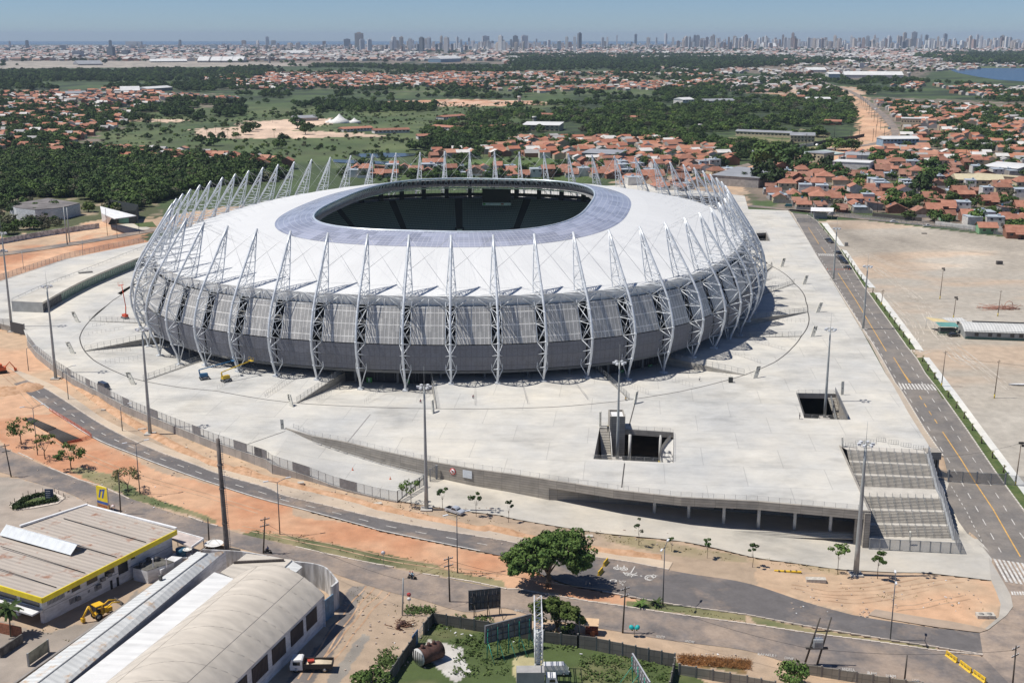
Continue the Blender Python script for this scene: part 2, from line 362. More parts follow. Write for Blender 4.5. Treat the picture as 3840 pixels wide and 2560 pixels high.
PLAZA=SL(PL_FRONT+PL_RIGHT,0)+[Vector((0,800,0)),Vector((-120,690,0))]+SL([(539,911),(245,971),(0,1052.7),(-250,1120),(-250,1230),(0,1213),(88,1235)],0)+SL(RETAIN_L,0)
HOLLOW=[Vector((-58,301)),Vector((-40,290))]+[p+Vector((0,3,0))for p in SL(PL_FRONT[5:12],0)]+[p+Vector((-2.5,0,0))for p in SL([(3190,1880),(3110,1672),(3480,1700),(3400,1560),(3315,1400),(3232,1250),(3026,906),(2950,792),(2800,788),(2744,735),(2310,700)],0)]+[Vector((0,795)),Vector((-118,685))]+[p+Vector((3,-2,0))for p in SL([(539,913),(245,975),(0,1057)],0)]+SL([(-240,1120),(-240,1225),(0,1208),(105,1235)],0)+[p+Vector((3,1,0))for p in SL(RETAIN_L[1:-1],0)]
build_ground()
m=mat('sea_water',(.03,.09,.14),.25,scale=.002,var=.15)
MB().poly([(-15000,15500,-6),(15000,15500,-6),(19000,30000,-6),(-19000,30000,-6)]).build('sea',m)
struct(bpy.data.objects['sea'])
mw=mat('lagoon_water',(.02,.05,.085),.22,scale=.02,var=.3,streak=(1,.3,1))
drape('lagoon',WL('V',[(2178,160),(2230,157),(2352,157),(2600,160),(2600,192),(2352,188),(2290,184),(2240,176),(2200,168)]),.3,mw,cell=1e5,zf=-.3)
mp=mat('pond_water',(.05,.06,.055),.2,scale=.05,var=.3)
drape('pond',SL([(1320,580),(1450,575),(1575,578),(1560,585),(1480,592),(1360,594)],-2),.1,mp,cell=1e5,zf=-1.6)
drape('pond',SL([(1250,600),(1370,604),(1500,610),(1490,618),(1330,616),(1250,610)],-2),.1,mp,cell=1e5,zf=-1.6)
def concrete(name,base=(.53,.52,.495),joint=True):
 if name in MATS:return MATS[name]
 m=mat(name,base,.85);b=m.node_tree.nodes['Principled BSDF'];g=N(m,'ShaderNodeNewGeometry')
 def noise(sc,det,mapping=(1,1,1),rough=.6):
  mp=N(m,'ShaderNodeMapping');mp.inputs['Scale'].default_value=mapping;LK(m,g.outputs['Position'],mp.inputs[0])
  n=N(m,'ShaderNodeTexNoise');n.inputs['Scale'].default_value=sc;n.inputs['Detail'].default_value=det;n.inputs['Roughness'].default_value=rough;LK(m,mp.outputs[0],n.inputs['Vector']);return n.outputs[0]
 big=noise(.03,7,(1,.8,1),.65);med=noise(.14,8,(.8,1.25,1),.74);fin=noise(3.,3);sm=noise(.05,5,(.8,1.2,1),.6)
 k=N(m,'ShaderNodeClamp');LK(m,mathn(m,'MULTIPLY_ADD',sm,6,-3.2),k.inputs[0]);sw=mathn(m,'MULTIPLY',k.outputs[0],-.26)
 mp=N(m,'ShaderNodeMapping');mp.inputs['Rotation'].default_value=(0,0,.1);LK(m,g.outputs['Position'],mp.inputs[0])
 br=N(m,'ShaderNodeTexBrick');br.inputs['Scale'].default_value=1.0;br.inputs['Brick Width'].default_value=19;br.inputs['Row Height'].default_value=13
 br.inputs['Mortar Size'].default_value=.09 if joint else 0;br.inputs['Color1'].default_value=(.955,.955,.955,1);br.inputs['Color2'].default_value=(1.02,1.015,1.0,1);br.inputs['Mortar'].default_value=(.76,.76,.76,1)
 LK(m,mp.outputs[0],br.inputs['Vector'])
 f=mathn(m,'ADD',mathn(m,'MULTIPLY_ADD',big,.75,.40),mathn(m,'ADD',mathn(m,'ADD',sw,mathn(m,'MULTIPLY_ADD',med,.74,-.16)),mathn(m,'MULTIPLY',fin,.10)))
 warm=mixc(m,mathn(m,'MULTIPLY_ADD',big,2.6,-.8),(base[0]*.96,base[1]*.985,base[2]*1.02),(base[0]*1.03,base[1]*.985,base[2]*.90))
 c=mixc(m,1.0,warm,br.outputs['Color'],'MULTIPLY');v=N(m,'ShaderNodeVectorMath',operation='SCALE');LK(m,c,v.inputs[0]);LK(m,f,v.inputs['Scale']);LK(m,v.outputs[0],b.inputs['Base Color'])
 return m
def asphalt(name,base,dust,amt):
 """worn asphalt: dark base, wheel-worn streaks, blown sand"""
 if name in MATS:return MATS[name]
 m=mat(name,base,.85);b=m.node_tree.nodes['Principled BSDF'];g=N(m,'ShaderNodeNewGeometry')
 n1=N(m,'ShaderNodeTexNoise');n1 .inputs['Scale'].default_value=.09;n1 .inputs['Detail'].default_value=7;n1 .inputs['Roughness'].default_value=.65;LK(m,g.outputs['Position'],n1 .inputs['Vector'])
 n2=N(m,'ShaderNodeTexNoise');n2 .inputs['Scale'].default_value=1.6;n2 .inputs['Detail'].default_value=4;LK(m,g.outputs['Position'],n2 .inputs['Vector'])
 n3=N(m,'ShaderNodeTexNoise');n3 .inputs['Scale'].default_value=.3;n3 .inputs['Detail'].default_value=2;LK(m,g.outputs['Position'],n3 .inputs['Vector'])
 dirt=mathn(m,'MULTIPLY',mathn(m,'MULTIPLY_ADD',n1 .outputs[0],4.5,-1.9+amt),1.0);dn=N(m,'ShaderNodeClamp');LK(m,dirt,dn.inputs[0])
 ton=mathn(m,'ADD',mathn(m,'MULTIPLY_ADD',n2 .outputs[0],.45,.5),mathn(m,'MULTIPLY',n3 .outputs[0],.6))
 v=N(m,'ShaderNodeVectorMath',operation='SCALE');c=mixc(m,mathn(m,'MULTIPLY',dn.outputs[0],.75),base,dust);LK(m,c,v.inputs[0]);LK(m,ton,v.inputs['Scale']);LK(m,v.outputs[0],b.inputs['Base Color'])
 return m
M_CONC=concrete('plaza_concrete');M_CONC2=concrete('pavement_concrete',(.50,.47,.42),False)
M_ASPH=asphalt('street_asphalt',(.13,.12,.118),(.36,.27,.2),-.35);M_ASPH2=asphalt('avenue_asphalt',(.165,.153,.143),(.25,.22,.19),.1)
M_ASPH3=asphalt('old_asphalt',(.15,.135,.13),(.38,.29,.22),.15)
M_WHITE=mat('road_paint_white',(.42,.40,.37),.7,col2=(.68,.66,.62),scale=.9,thr=(.35,.6),detail=6);M_YEL=mat('road_paint_yellow',(.62,.36,.10),.7,var=.2,scale=1.0)
M_KERB=mat('kerb_stone',(.55,.48,.41),.85,var=.2,scale=.8)
UP=WL('D1',[(230,60),(390,130),(600,260),(860,430),(1100,560),(1420,700),(1700,800),(1950,895),(2352,1010)])+WL('D2',[(390,1080),(730,1160),(1200,1275),(1600,1355)])+WL('E2',[(2352,165)])+WL('E3',[(440,215),(980,300),(1300,345),(1560,395),(1850,450),(2352,530)])+WL('E4',[(400,690),(700,775),(960,835),(1600,930),(1960,972)])
LO=WL('D1',[(120,90),(400,290),(800,560),(1200,730),(1600,880),(1950,1000),(2352,1125)])+WL('D2',[(600,1215),(1200,1375)])+WL('E2',[(1300,85),(2352,300)])+WL('E3',[(220,300),(700,520),(1080,605),(1380,665),(1600,705),(2352,805)])+WL('E4',[(400,905),(1170,1035),(1600,1100),(1990,1165)])
UP=smoothline(UP,5);LO=smoothline(LO,5)
mb=MB();pair_strip(mb,UP,LO,.06,3);struct(mb.build('street',M_ASPH))
PV=WL('D1',[(60,-60),(300,30),(520,130),(700,250),(900,390),(1130,510),(1420,640),(1700,740),(1950,840),(2352,950)])+WL('D2',[(390,985),(730,1070),(1200,1190),(1600,1290)])+WL('E2',[(2352,90)])+WL('E3',[(440,120),(980,225),(1300,280),(1700,350)])
UPK=[p for p in UP if p.x<W('E3',1690,400).x]
mb=MB();pair_strip(mb,smoothline(PV,4),UPK,.10,3);struct(mb.build('pavement',concrete('slab_path',(.50,.415,.33),False)))
mb=MB()
for L in(UPK,):
 Q=resample(L,3);A=[p for p in Q]
 for i in range(0,len(Q)-1):
  a,b=Q[i],Q[i+1];c=(a+b)/2;d=b-a;mb.box((c.x,c.y,ZG(c.x,c.y)+.1),(d.length*.98,.28,.26),math.atan2(d.y,d.x))
struct(mb.build('kerb',M_KERB))
mb=MB();half=len(LO)
ribbon(mb,[p.lerp(at_len(UP,arclen(UP),arclen(UP)[-1]*i/(len(LO)-1)),.04)for i,p in enumerate(LO)if p.x<W('E3',150,280).x and i>2],.32,.09,3)
mid=[]
LU,LLo=arclen(UP),arclen(LO)
for i in range(121):
 a=at_len(UP,LU,LU[-1]*i/120);b=at_len(LO,LLo,LLo[-1]*i/120);mid.append(a.lerp(b,.47))
dashes(mb,[p for p in mid if p.x<W('E3',130,210).x],.22,2.6,4.6,.09,start=6)
struct(mb.build('road_marking',M_WHITE))
RU=WL('D1',[(-700,420),(-200,560),(130,700),(430,830),(700,940),(1140,1100),(1650,1270),(1920,1340)])+WL('E2',[(0,95),(530,215),(1000,320),(1350,400),(1620,455),(2000,525),(2352,590)])+WL('E3',[(350,590),(950,695),(1300,745),(1700,805),(2352,895)])+WL('E4',[(500,985),(1000,1045),(1450,1110),(1990,1180),(2400,1240)])
RLo=WL('D1',[(-800,700),(-300,800),(0,870),(300,960),(620,1060),(860,1180),(1500,1370)])+WL('E2',[(-400,120),(200,275),(530,340),(800,435),(950,490),(1300,605),(1560,665),(2000,790)])+WL('E3',[(180,745),(500,830),(900,905),(1250,962),(1650,1032),(2352,1125)])+WL('E4',[(290,1240),(700,1300),(1300,1400),(2400,1560)])
RU=smoothline(RU,4);RLo=smoothline(RLo,4)
mb=MB();pair_strip(mb,RU,RLo,.05,3);struct(mb.build('street',M_ASPH3))
def kerbline(P,name,w=.35,h=.22,m=M_KERB,jitter=.0,skip=0):
 P=resample(P,1.6);mb=MB();rr=random.Random(3)
 for a,b in zip(P[:-1],P[1:]):
  if skip and rr.random()<skip:continue
  c=(a+b)/2;d=b-a;mb.box((c.x,c.y,ZG(c.x,c.y)+h/2-.03+rr.uniform(-jitter,jitter)),(d.length*.97,w,h),math.atan2(d.y,d.x)+rr.uniform(-jitter,jitter)*.4)
 return struct(mb.build(name,m))
kerbline(WL('D1',[(160,700),(290,760)]),'kerb',jitter=.05);kerbline(WL('D1',[(430,830),(700,940),(900,1000),(1140,1105)]),'kerb',jitter=.04)
kerbline(WL('D1',[(1660,1265),(1790,1310),(1920,1345)]),'kerb',jitter=.06,skip=.1);kerbline(WL('E2',[(490,210),(700,260),(950,315),(1200,365),(1355,392)]),'kerb',jitter=.03)
kerbline(WL('E2',[(1610,450),(1830,485),(2050,520),(2352,585)])+WL('E3',[(350,588),(700,650),(950,692),(1300,742),(1700,803),(2352,890)])+WL('E4',[(500,980),(1000,1042),(1500,1115),(1990,1165)]),'kerb',skip=.03)
kerbline(WL('E3',[(1080,603),(1380,662),(1700,720),(2352,810)])+WL('E4',[(400,905),(1170,1033),(1600,1098),(1990,1160)]),'kerb',w=.25)
FC=WL('D2',[(1410,1125),(1800,1190),(2352,1258)])+WL('D3',[(0,1270),(400,1340),(870,1411)])+WL('E3',[(1800,165),(2352,290)])+WL('E4',[(0,310),(400,365),(760,412),(1500,440),(1800,475),(2060,507)])
FCU=WL('D2',[(1620,880),(1780,930),(2352,1030)])+WL('D3',[(160,1060),(400,1110)])+[Vector((30,262,0)),Vector((60,262,0)),Vector((80,262,0))]+WL('E4',[(1500,100),(1900,120),(2040,250)])
mb=MB();pair_strip(mb,smoothline(FCU,3),smoothline(FC,3),.07,3);struct(mb.build('pavement',M_CONC2))
drape('pavement',WL('E4',[(2060,505),(2040,300),(2180,540),(2235,640),(2255,740),(2200,815),(2040,940),(1960,972),(2020,925),(2130,830),(2145,720),(2110,620)]),.13,concrete('corner_concrete',(.44,.41,.37),False),cell=3)
drape('pavement',WL('E4',[(1040,765),(1400,825),(1700,870),(1900,910),(2035,945),(1960,970),(1600,925),(1200,860),(975,815)]),.16,concrete('kerb_slabs',(.42,.33,.26),False),cell=3)
drape('pavement',WL('D4',[(1600,900),(1690,968),(1655,1080),(1770,1300),(1850,1411)])+WL('E4',[(1980,200),(2070,320),(2060,505),(1500,441),(960,392),(960,232),(1500,255),(1700,150)])+WL('D4',[(1650,1130),(1570,985)]),.075,M_CONC2,cell=3)
AL=SL([(2970,798),(3059,956),(3125,1059),(3246,1249),(3356.6,1436),(3376,1459.5),(3469,1612.6),(3537,1710),(3550,1760),(3556,1806),(3545,1859),(3593,1953),(3627,2011),(3682,2046),(3706,2086),(3716,2092)])
AR=SL([(3026,805),(3062,828),(3143,924),(3240,1078),(3257,1099),(3398,1297),(3438,1346),(3469,1400),(3520,1464),(3625,1611),(3730,1765),(3839,1914),(3900,2000),(4000,2140)])
mb=MB();pair_strip(mb,AL,AR,.06,4);struct(mb.build('avenue',M_ASPH2))
drape('road_junction',WL('E4',[(2060,310),(2760,430),(3000,1500),(2400,1600),(1990,1180),(1960,972),(2040,945),(2200,815),(2255,740),(2235,640),(2180,540)]),.055,asphalt('junction_asphalt',(.15,.135,.13),(.42,.32,.24),.5),cell=4)
mb=MB();my=MB()
for P in(WL('R6',[(765,440),(860,590)])+WL('R6',[(905,650),(1000,800),(1180,1100),(1400,1440)])+WL('D4',[(1320,190),(1415,335),(1520,500),(1630,680),(1755,880),(1890,1115),(2040,1380)])+WL('E4',[(2150,260)]),WL('R6',[(870,440),(1010,640),(1130,850),(1360,1180)])+WL('D4',[(1400,0),(1525,200),(1630,350),(1740,515),(1865,695),(2000,895),(2155,1140),(2310,1400)])+WL('E4',[(2420,230)])):
 dashes(mb,P,.2,3.2,4.0,.10)
dashes(mb,WL('D4',[(1710,995),(1850,1225),(1900,1330),(1960,1440)])+WL('E4',[(2000,215)]),.16,1.2,1.2,.10)
CY=WL('R6',[(820,440),(890,550)]);ribbon(my,CY,.25,.10);ribbon(my,WL('R6',[(905,570),(935,610)]),.25,.1);ribbon(my,WL('R6',[(1015,740),(1130,915),(1300,1200),(1330,1250)]),.28,.1)
ribbon(my,WL('R6',[(1378,1290),(1480,1455)]),.28,.1);ribbon(my,WL('D4',[(1290,0),(1355,85)]),.28,.1);dashes(my,WL('D4',[(1430,200),(1520,345),(1610,475)]),.25,3,3.2,.1)
ribbon(my,WL('D4',[(1633,515),(1800,765),(1930,975),(2080,1200),(2200,1411)])+WL('E4',[(2320,300)]),.3,.1)
for(r,a,b,n)in(('D4',[(1235,88),(1262,140)],[(1545,98),(1590,150)],11),('R6',[(880,612),(890,626)],[(1000,616),(1010,630)],9),('E4',[(2070,315),(2180,520)],[(2560,390),(2700,600)],12)):
 A=WL(r,a);B=WL(r,b)
 for i in range(n):
  t=(i+.5)/n;w=.27/n
  q=[A[0].lerp(B[0],t-w),A[0].lerp(B[0],t+w),A[1].lerp(B[1],t+w),A[1].lerp(B[1],t-w)];mb.poly(onground(q,.105))
for i in range(6):
 t=i*24;q=WL('E4',[(2235+t,605),(2252+t,608),(2262+t,640),(2245+t,637)]);mb.poly(onground(q,.1))
struct(mb.build('road_marking',M_WHITE));struct(my.build('road_marking',M_YEL))
kerbline(AR[:-1],'kerb',w=.3,h=.25,m=mat('kerb_pale',(.6,.56,.5),.8));kerbline(AL[:8],'kerb',w=.3,h=.22,m=mat('kerb_pale'))
mb=MB();pair_strip(mb,SL([(2956,789.4),(3030.7,904),(3237,1248.6),(3320.5,1400),(3405.5,1544.6),(3488,1676),(3520,1712)]),AL[:8],.12,4);struct(mb.build('pavement',concrete('slab_side',(.43,.37,.31),False)))
M_GRASS=mat('verge_grass',(.045,.085,.018),.9,scale=.5,col2=(.13,.15,.05),thr=(.3,.8));M_PATH=concrete('footpath',(.64,.64,.62),False)
for A,B,C in(([(885,415),(1010,562)],[(905,412),(1020,560)],[(945,412),(1058,566)]),([(1024,587),(1110,720),(1185,828)],[(1040,587),(1140,735),(1218,835)],[(1070,592),(1170,735),(1262,838)]),([(1215,870),(1340,1050),(1460,1215),(1480,1235)],[(1250,868),(1380,1045),(1500,1205),(1522,1240)],[(1290,868),(1430,1050),(1560,1225),(1575,1248)])):
 A,B,C=WL('R6',A),WL('R6',B),WL('R6',C);mb=MB();pair_strip(mb,A,B,.16,4);tag(mb.build('verge',M_GRASS),kind='structure')
 mb=MB();pair_strip(mb,B,C,.14,4);struct(mb.build('footpath',M_PATH))
A=WL('R6',[(1530,1295),(1700,1568)])+WL('D4',[(1600,150),(1850,505),(2100,860),(2352,1212)]);B=WL('R6',[(1570,1290),(1755,1568)])+WL('D4',[(1680,150),(1930,500),(2190,855),(2440,1190)]);C=WL('R6',[(1610,1292),(1820,1568)])+WL('D4',[(1730,140),(1990,490),(2260,850),(2520,1180)])
mb=MB();pair_strip(mb,A,B,.16,4);struct(mb.build('verge',M_GRASS));mb=MB();pair_strip(mb,B,C,.14,4);struct(mb.build('footpath',M_PATH))
M_FAR=asphalt('far_asphalt',(.15,.14,.135),(.4,.3,.22),.1)
for P,w in((SL([(3250,380),(3320,440),(3360,500),(3330,525),(3250,545),(3100,560),(2960,585),(2800,620),(2700,650),(2600,665),(2450,690)]),9),(SL([(3250,380),(3180,340),(3090,310),(3040,285),(3040,262)]),10),(WL('R6',[(690,328),(880,345),(1000,365),(1500,415),(1900,445),(2400,500)]),7),(WL('R6',[(1500,410),(1700,375),(1900,340),(2100,310),(2300,280)]),6),(WL('L4',[(-200,590),(0,560),(250,525),(450,495),(700,455),(1040,395),(1200,370)]),9),(WL('R6',[(420,300),(690,325),(880,345)]),8),(SL([(1290,350),(1500,345),(2100,345),(2300,352),(2560,360)]),7),(SL([(100,340),(700,336),(1100,338)]),8)):
 mb=MB();ribbon(mb,smoothline(P,4),w,.2,12);struct(mb.build('road',M_FAR))
_me=bpy.data.objects['ground'].data;_c=np.empty(len(_me.vertices)*3,np.float32);_me.vertices.foreach_get('co',_c);_c=_c.reshape(-1,3);_s=(_c[:,1]<420)&(_c[:,0]>-45)
for _P in(AL+AR[::-1],FCU+FC[::-1],WL('D4',[(1600,900),(1690,968),(1655,1080),(1770,1300),(1850,1411)])+WL('E4',[(1980,200),(2070,320),(2060,505),(1500,441),(960,392),(960,232),(1500,255),(1700,150)])+WL('D4',[(1650,1130),(1570,985)]),UP+LO[::-1]):
 _m=_s&inpoly(_c[:,0],_c[:,1],_P)&(_c[:,2]>-10);_c[_m,2]-=.28;_s&=~_m
_me.vertices.foreach_set('co',_c.reshape(-1));_me.update()
TIP=[(-118.2,406.3),(-120.7,417.8),(-123.2,433.0),(-124.0,445.3),(-125.1,460.4),(-125.0,474.5),(-124.1,486.8),(-121.9,500.2),(-119.3,512.9),(-116.5,525.5),(-113.2,539.6),(-108.5,552.4),(-103.5,564.5),(-97.5,576.9),(-89.6,585.4),(-81.0,594.9),(-71.0,603.4),(-59.3,607.8),(-47.3,612.1),(-34.6,614.7),(-21.7,614.7),(-8.9,614.7),(3.8,614.0),(16.3,610.5),(28.9,606.1),(40.7,599.2),(51.2,591.2),(61.2,584.4),(69.5,575.6),(75.7,564.7),(80.4,552.4),(82.9,538.0),(84.5,525.5),(85.6,512.9),(85.9,498.7),(85.7,484.9),(85.2,471.5),(83.8,458.5),(81.6,445.5),(78.3,433),(74.2,422),(69.2,410.5),(63.4,396.6),(57.0,384.6),(49.5,374.2),(40.8,366.0),(30.4,359.3),(18.9,354.8),(7.0,351.6),(-5.5,349.6),(-18.1,349.0),(-30.8,349.6),(-43.2,351.1),(-55.7,353.6),(-67.8,357.1),(-79.2,361.4),(-89.6,367.1),(-99.1,374.6),(-107.3,383.8),(-113.4,394.4)]
TP=np.array(TIP)
for _ in range(3):TP=.25*np.roll(TP,1,0)+.5*TP+.25*np.roll(TP,-1,0)
TP=TP*1.0
CTR=Vector((-19.6,480.1,0));PHI=-.1597
def tip(k):
 k=k%60;i=int(k);t=k-i;a,b,c,d=TP[(i-1)%60],TP[i%60],TP[(i+1)%60],TP[(i+2)%60]
 p=.5*((2*b)+(c-a)*t+(2*a-5*b+4*c-d)*t*t+(3*b-a-3*c+d)*t**3);return Vector((p[0],p[1],0))
def nrm(k):
 d=tip(k+.05)-tip(k-.05);d.normalize();n=Vector((-d.y,d.x,0));return n if n.dot(tip(k)-CTR)>0 else-n
def off(k,o,z):p=tip(k)+nrm(k)*o;return Vector((p.x,p.y,z))
def theta(p):d=p-CTR;return math.atan2(d.y,d.x)
def superr(th,a,b,p):
 t=th-PHI;c,s=abs(math.cos(t)),abs(math.sin(t));return(abs(c/a)**p+abs(s/b)**p)**(-1/p)
def inner(k,a,b,p,z):
 t0=off(k,0,0);th=theta(t0);r=superr(th,a,b,p);return Vector((CTR.x+r*math.cos(th),CTR.y+r*math.sin(th),z))
KS=[i/6 for i in range(361)]
ARC=SL([(462,1102),(400,1146),(335,1205),(299,1265),(318,1317),(354,1352),(403,1379),(479,1412),(536,1428),(680,1453),(816,1466),(1007,1499),(1112.6,1511),(1367.7,1525),(1640,1532),(1899,1531),(2091,1525),(2317,1504),(2538,1470),(2788,1407),(2908,1356),(2971,1303.5),(3004,1261),(3029,1170),(3022,1131.6),(2978,1063),(2897.4,1000),(2869,986)],0)
_arc=sorted((theta(p),(p-CTR).length)for p in ARC)
def arcr(th):
 ths=[a for a,_ in _arc];k=None
 if ths[0]<=th<=ths[-1]:return float(np.interp(th,ths,[b for _,b in _arc]))
 return None
def arcpt(k):
 f=off(k,12.4,0);th=theta(f);r=arcr(th);rf=(f-CTR).length
 if r is None or r<rf+14:r=max(rf+22,r or 0)
 return Vector((CTR.x+r*math.cos(th),CTR.y+r*math.sin(th),0))
AK=[arcpt(k)for k in KS[:-1]]
def kof(p):
 th=theta(p);best=min(range(3600),key=lambda i:abs((theta(off(i/60,12.4,0))-th+math.pi)%(2*math.pi)-math.pi));return best/60
_KT=[theta(off(i/20,12.4,0))for i in range(1200)]
def kof(p):
 th=theta(p);return min(range(1200),key=lambda i:abs((_KT[i]-th+math.pi)%(2*math.pi)-math.pi))/20
WEDGE=[((195*1.6327,806*1.6327),0),((335,1205),1),((536,1428),2),((1115,1510),3),((1634,1532),4),((2357,1499),5),((2788.6,1407),6),((3004,1261),7),((3029,1170),8),((2978,1063),9),((2897,1000),10)]
BND={i:kof(S(*p,z=0))for p,i in WEDGE}
K_INN={0:59.4,1:0.5,2:56.45,3:52.6,4:50.5,5:46.5,6:44.45,7:42.4,8:40.6,9:38.4,10:36.6}
SECT=[(2,3,.5),(3,4,-2.2),(4,5,.6),(5,6,-2.2),(6,7,.5),(7,8,-2.2),(8,9,.5),(9,10,-2.2),(0,2,-2.0),(1,0,.5)]
def sect_of(k):
 k=k%60
 for a,b,h in((52.6,56.45,.5),(50.5,52.6,-2.2),(46.5,50.5,.6),(44.45,46.5,-2.2),(42.4,44.45,.5),(40.6,42.4,-2.2),(38.4,40.6,.5),(36.6,38.4,-2.2),(56.45,59.4,-2.0)):
  if a<=k<b:return h
 return.5 if(k>=59.4 or k<.5)else-1.0
M_STEEL=mat('galvanised_steel',(.66,.69,.72),.4,.2,scale=.6,var=.14);M_STEELW=mat('pale_steel',(.58,.60,.62),.45,.3,scale=.6)
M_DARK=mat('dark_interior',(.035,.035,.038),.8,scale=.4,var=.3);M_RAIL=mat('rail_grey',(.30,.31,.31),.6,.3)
STAD=thing('stadium','huge oval football stadium with sixty leaning lattice masts, white roof and grey metal facade','stadium',CTR)
def sb(mb,name,mats,parent=None):
 o=mb.build(name,mats);o.parent=parent or STAD;o.matrix_parent_inverse=Matrix.Translation(-CTR)if parent is None else Matrix.Identity(4);return o
PITS={'a':SL([(2248.6,1602),(2525.9,1620.2),(2525,1734.6),(2226,1720)],0),'b':SL([(2985.4,1473),(3135,1476),(3178,1573.5),(3015.6,1566.7)],0),'c':SL([(2835.5,874),(2872.8,872.6),(2887,904),(2850,903)],0),'d':SL([(2470,731),(2699,737),(2730,768),(2490,762)],0)}
def build_plaza():
 loops=[[Vector((p.x,p.y,0))for p in PLAZA],[Vector((p.x,p.y,0))for p in AK]]+[[Vector((p.x,p.y,0))for p in q]for q in PITS.values()]
 tri=geometry.tessellate_polygon(loops);allp=[p for l in loops for p in l];mb=MB();mb.add(allp,[tuple(t)for t in tri])
 o=mb.build('plaza',M_CONC);struct(o)
 bm=bmesh.new();bm.from_mesh(o.data)
 for f in bm.faces:
  if f.normal.z<0:f.normal_flip()
 bm.to_mesh(o.data);bm.free()
 n=len(PLAZA);mb=MB()
 a=PLAZA;V=[(p.x,p.y,-.003)for p in a]+[(p.x,p.y,-10.6)for p in a];mb.add(V,[(i,(i+1)%n,n+(i+1)%n,n+i)for i in range(12,n-11)])
 struct(mb.build('plaza_edge',mat('wall_concrete',(.30,.285,.255),.9,var=.25,scale=.25,streak=(1,1,5))))
build_plaza()
M_CWALL=mat('wall_concrete')
def build_ring():
 segs=[(2,3),(3,4),(4,5),(5,6),(6,7),(7,8),(8,9),(9,10)]
 mbh=MB();dark=MB();cells=[]
 def fan(bo,bi,ho,name='ramp_deck'):
  mb=MB();n=14;rows=[]
  for i in range(n+1):
   t=i/n;A=arcpt(bo[0]+(bo[1]-bo[0])*t);ki=bi[0]+(bi[1]-bi[0])*t;I=off(ki,2.0,0);row=[]
   for j in range(5):
    s=j/4;p=A.lerp(I,s);f=min(1,s/.8);row.append(Vector((p.x,p.y,-.012+ho*f)))
   rows.append(row)
  V=[p for r in rows for p in r];F=[]
  for i in range(n):
   for j in range(4):q=i*5+j;F.append((q,q+5,q+6,q+1))
  mb.add(V,F);struct(mb.build(name,M_CONC));return rows
 W_=lambda a:a
 spec=[]
 order=[1,0,2,3,4,5,6,7,8,9,10]
 hs={(1,0):.5,(0,2):-2.0,(2,3):.5,(3,4):-2.2,(4,5):.6,(5,6):-2.2,(6,7):.5,(7,8):-2.2,(8,9):.5,(9,10):-2.2}
 for a,b in zip(order[:-1],order[1:]):
  ka,kb=BND[a],BND[b];ia,ib=K_INN[a],K_INN[b]
  if kb>ka+30:kb-=60
  if ka>kb+30:ka-=60
  if ib>ia+30:ib-=60
  if ia>ib+30:ia-=60
  fan((ka,kb),(ia,ib),hs[(a,b)])
 fan((BND[10],BND[1]-(0 if BND[1]<BND[10]else 60)),(K_INN[10],K_INN[1]),-.3)
 for w in range(11):
  A=arcpt(BND[w]);I=off(K_INN[w],3.5,0);d=I-A;L=d.length;hi,lo=.55,-2.2
  t=thing('ramp_wall','','ramp wall',A,math.atan2(d.y,d.x),'wedge walls with fences between the stadium ramps')
  mb=MB();q=.18;V=[(0,-q,0),(0,q,0),(L*.8,-q,lo-.1),(L*.8,q,lo-.1),(L,-q,lo-.1),(L,q,lo-.1),(0,-q,.12),(0,q,.12),(L*.8,-q,hi+.1),(L*.8,q,hi+.1),(L,-q,hi+.1),(L,q,hi+.1)]
  mb.add(V,[(6,8,9,7),(8,10,11,9),(0,2,8,6),(1,7,9,3),(2,4,10,8),(3,9,11,5),(4,5,11,10),(0,6,7,1)]);mb.build('wall',M_CWALL,t)
  mb=MB();n=int(L/2.2)
  for i in range(n+1):
   x=L*i/n;z=.1+hi*min(1,x/L/.8);mb.box((x,0,z+.9),(.07,.07,1.8))
  for h in(.25,1.0,1.75):mb.tube([(0,0,.1+h),(L*.8,0,hi+.1+h),(L,0,hi+.1+h)],.03,4)
  for i in range(int(L/.35)):x=i*.35;z=.1+hi*min(1,x/L/.8);mb.box((x,0,z+1),(.022,.022,1.5))
  mb.build('fence',M_RAIL,t)
  names=['between sectors B and C at left','north of gate B','beside boom lifts and gate D','left of the E entrance','right of the E entrance','left of the G entrance','just behind gate G','beside gate H','pointing at gate I','beside gate J','below gate K']
  t['label']='long triangular concrete ramp wall topped by a metal fence, '+names[w]
 mb=MB();P=[Vector((p.x,p.y,0))for p in AK]+[AK[0]];ribbon(mb,P,.38,.012,6,zf=0.0);struct(mb.build('drain_line',mat('drain_dark',(.07,.065,.06),.8)))
build_ring()
OUTC=[(0.0,42.8),(2.6,39.0),(6.5,33.0),(9.2,29.0),(11.5,25.5),(13.6,21.8),(15.2,17.5),(16.0,13.5),(15.8,10.0),(14.6,5.4),(13.2,1.9)]
INC=[(0.35,42.0,.12),(1.5,38.0,.5),(2.9,33.0,.9),(4.1,29.0,1.25),(5.2,26.0,1.5),(7.7,22.3,1.6),(9.7,17.5,1.6),(11.8,12.2,1.6),(11.7,8.6,1.6),(11.3,4.3,1.6)]
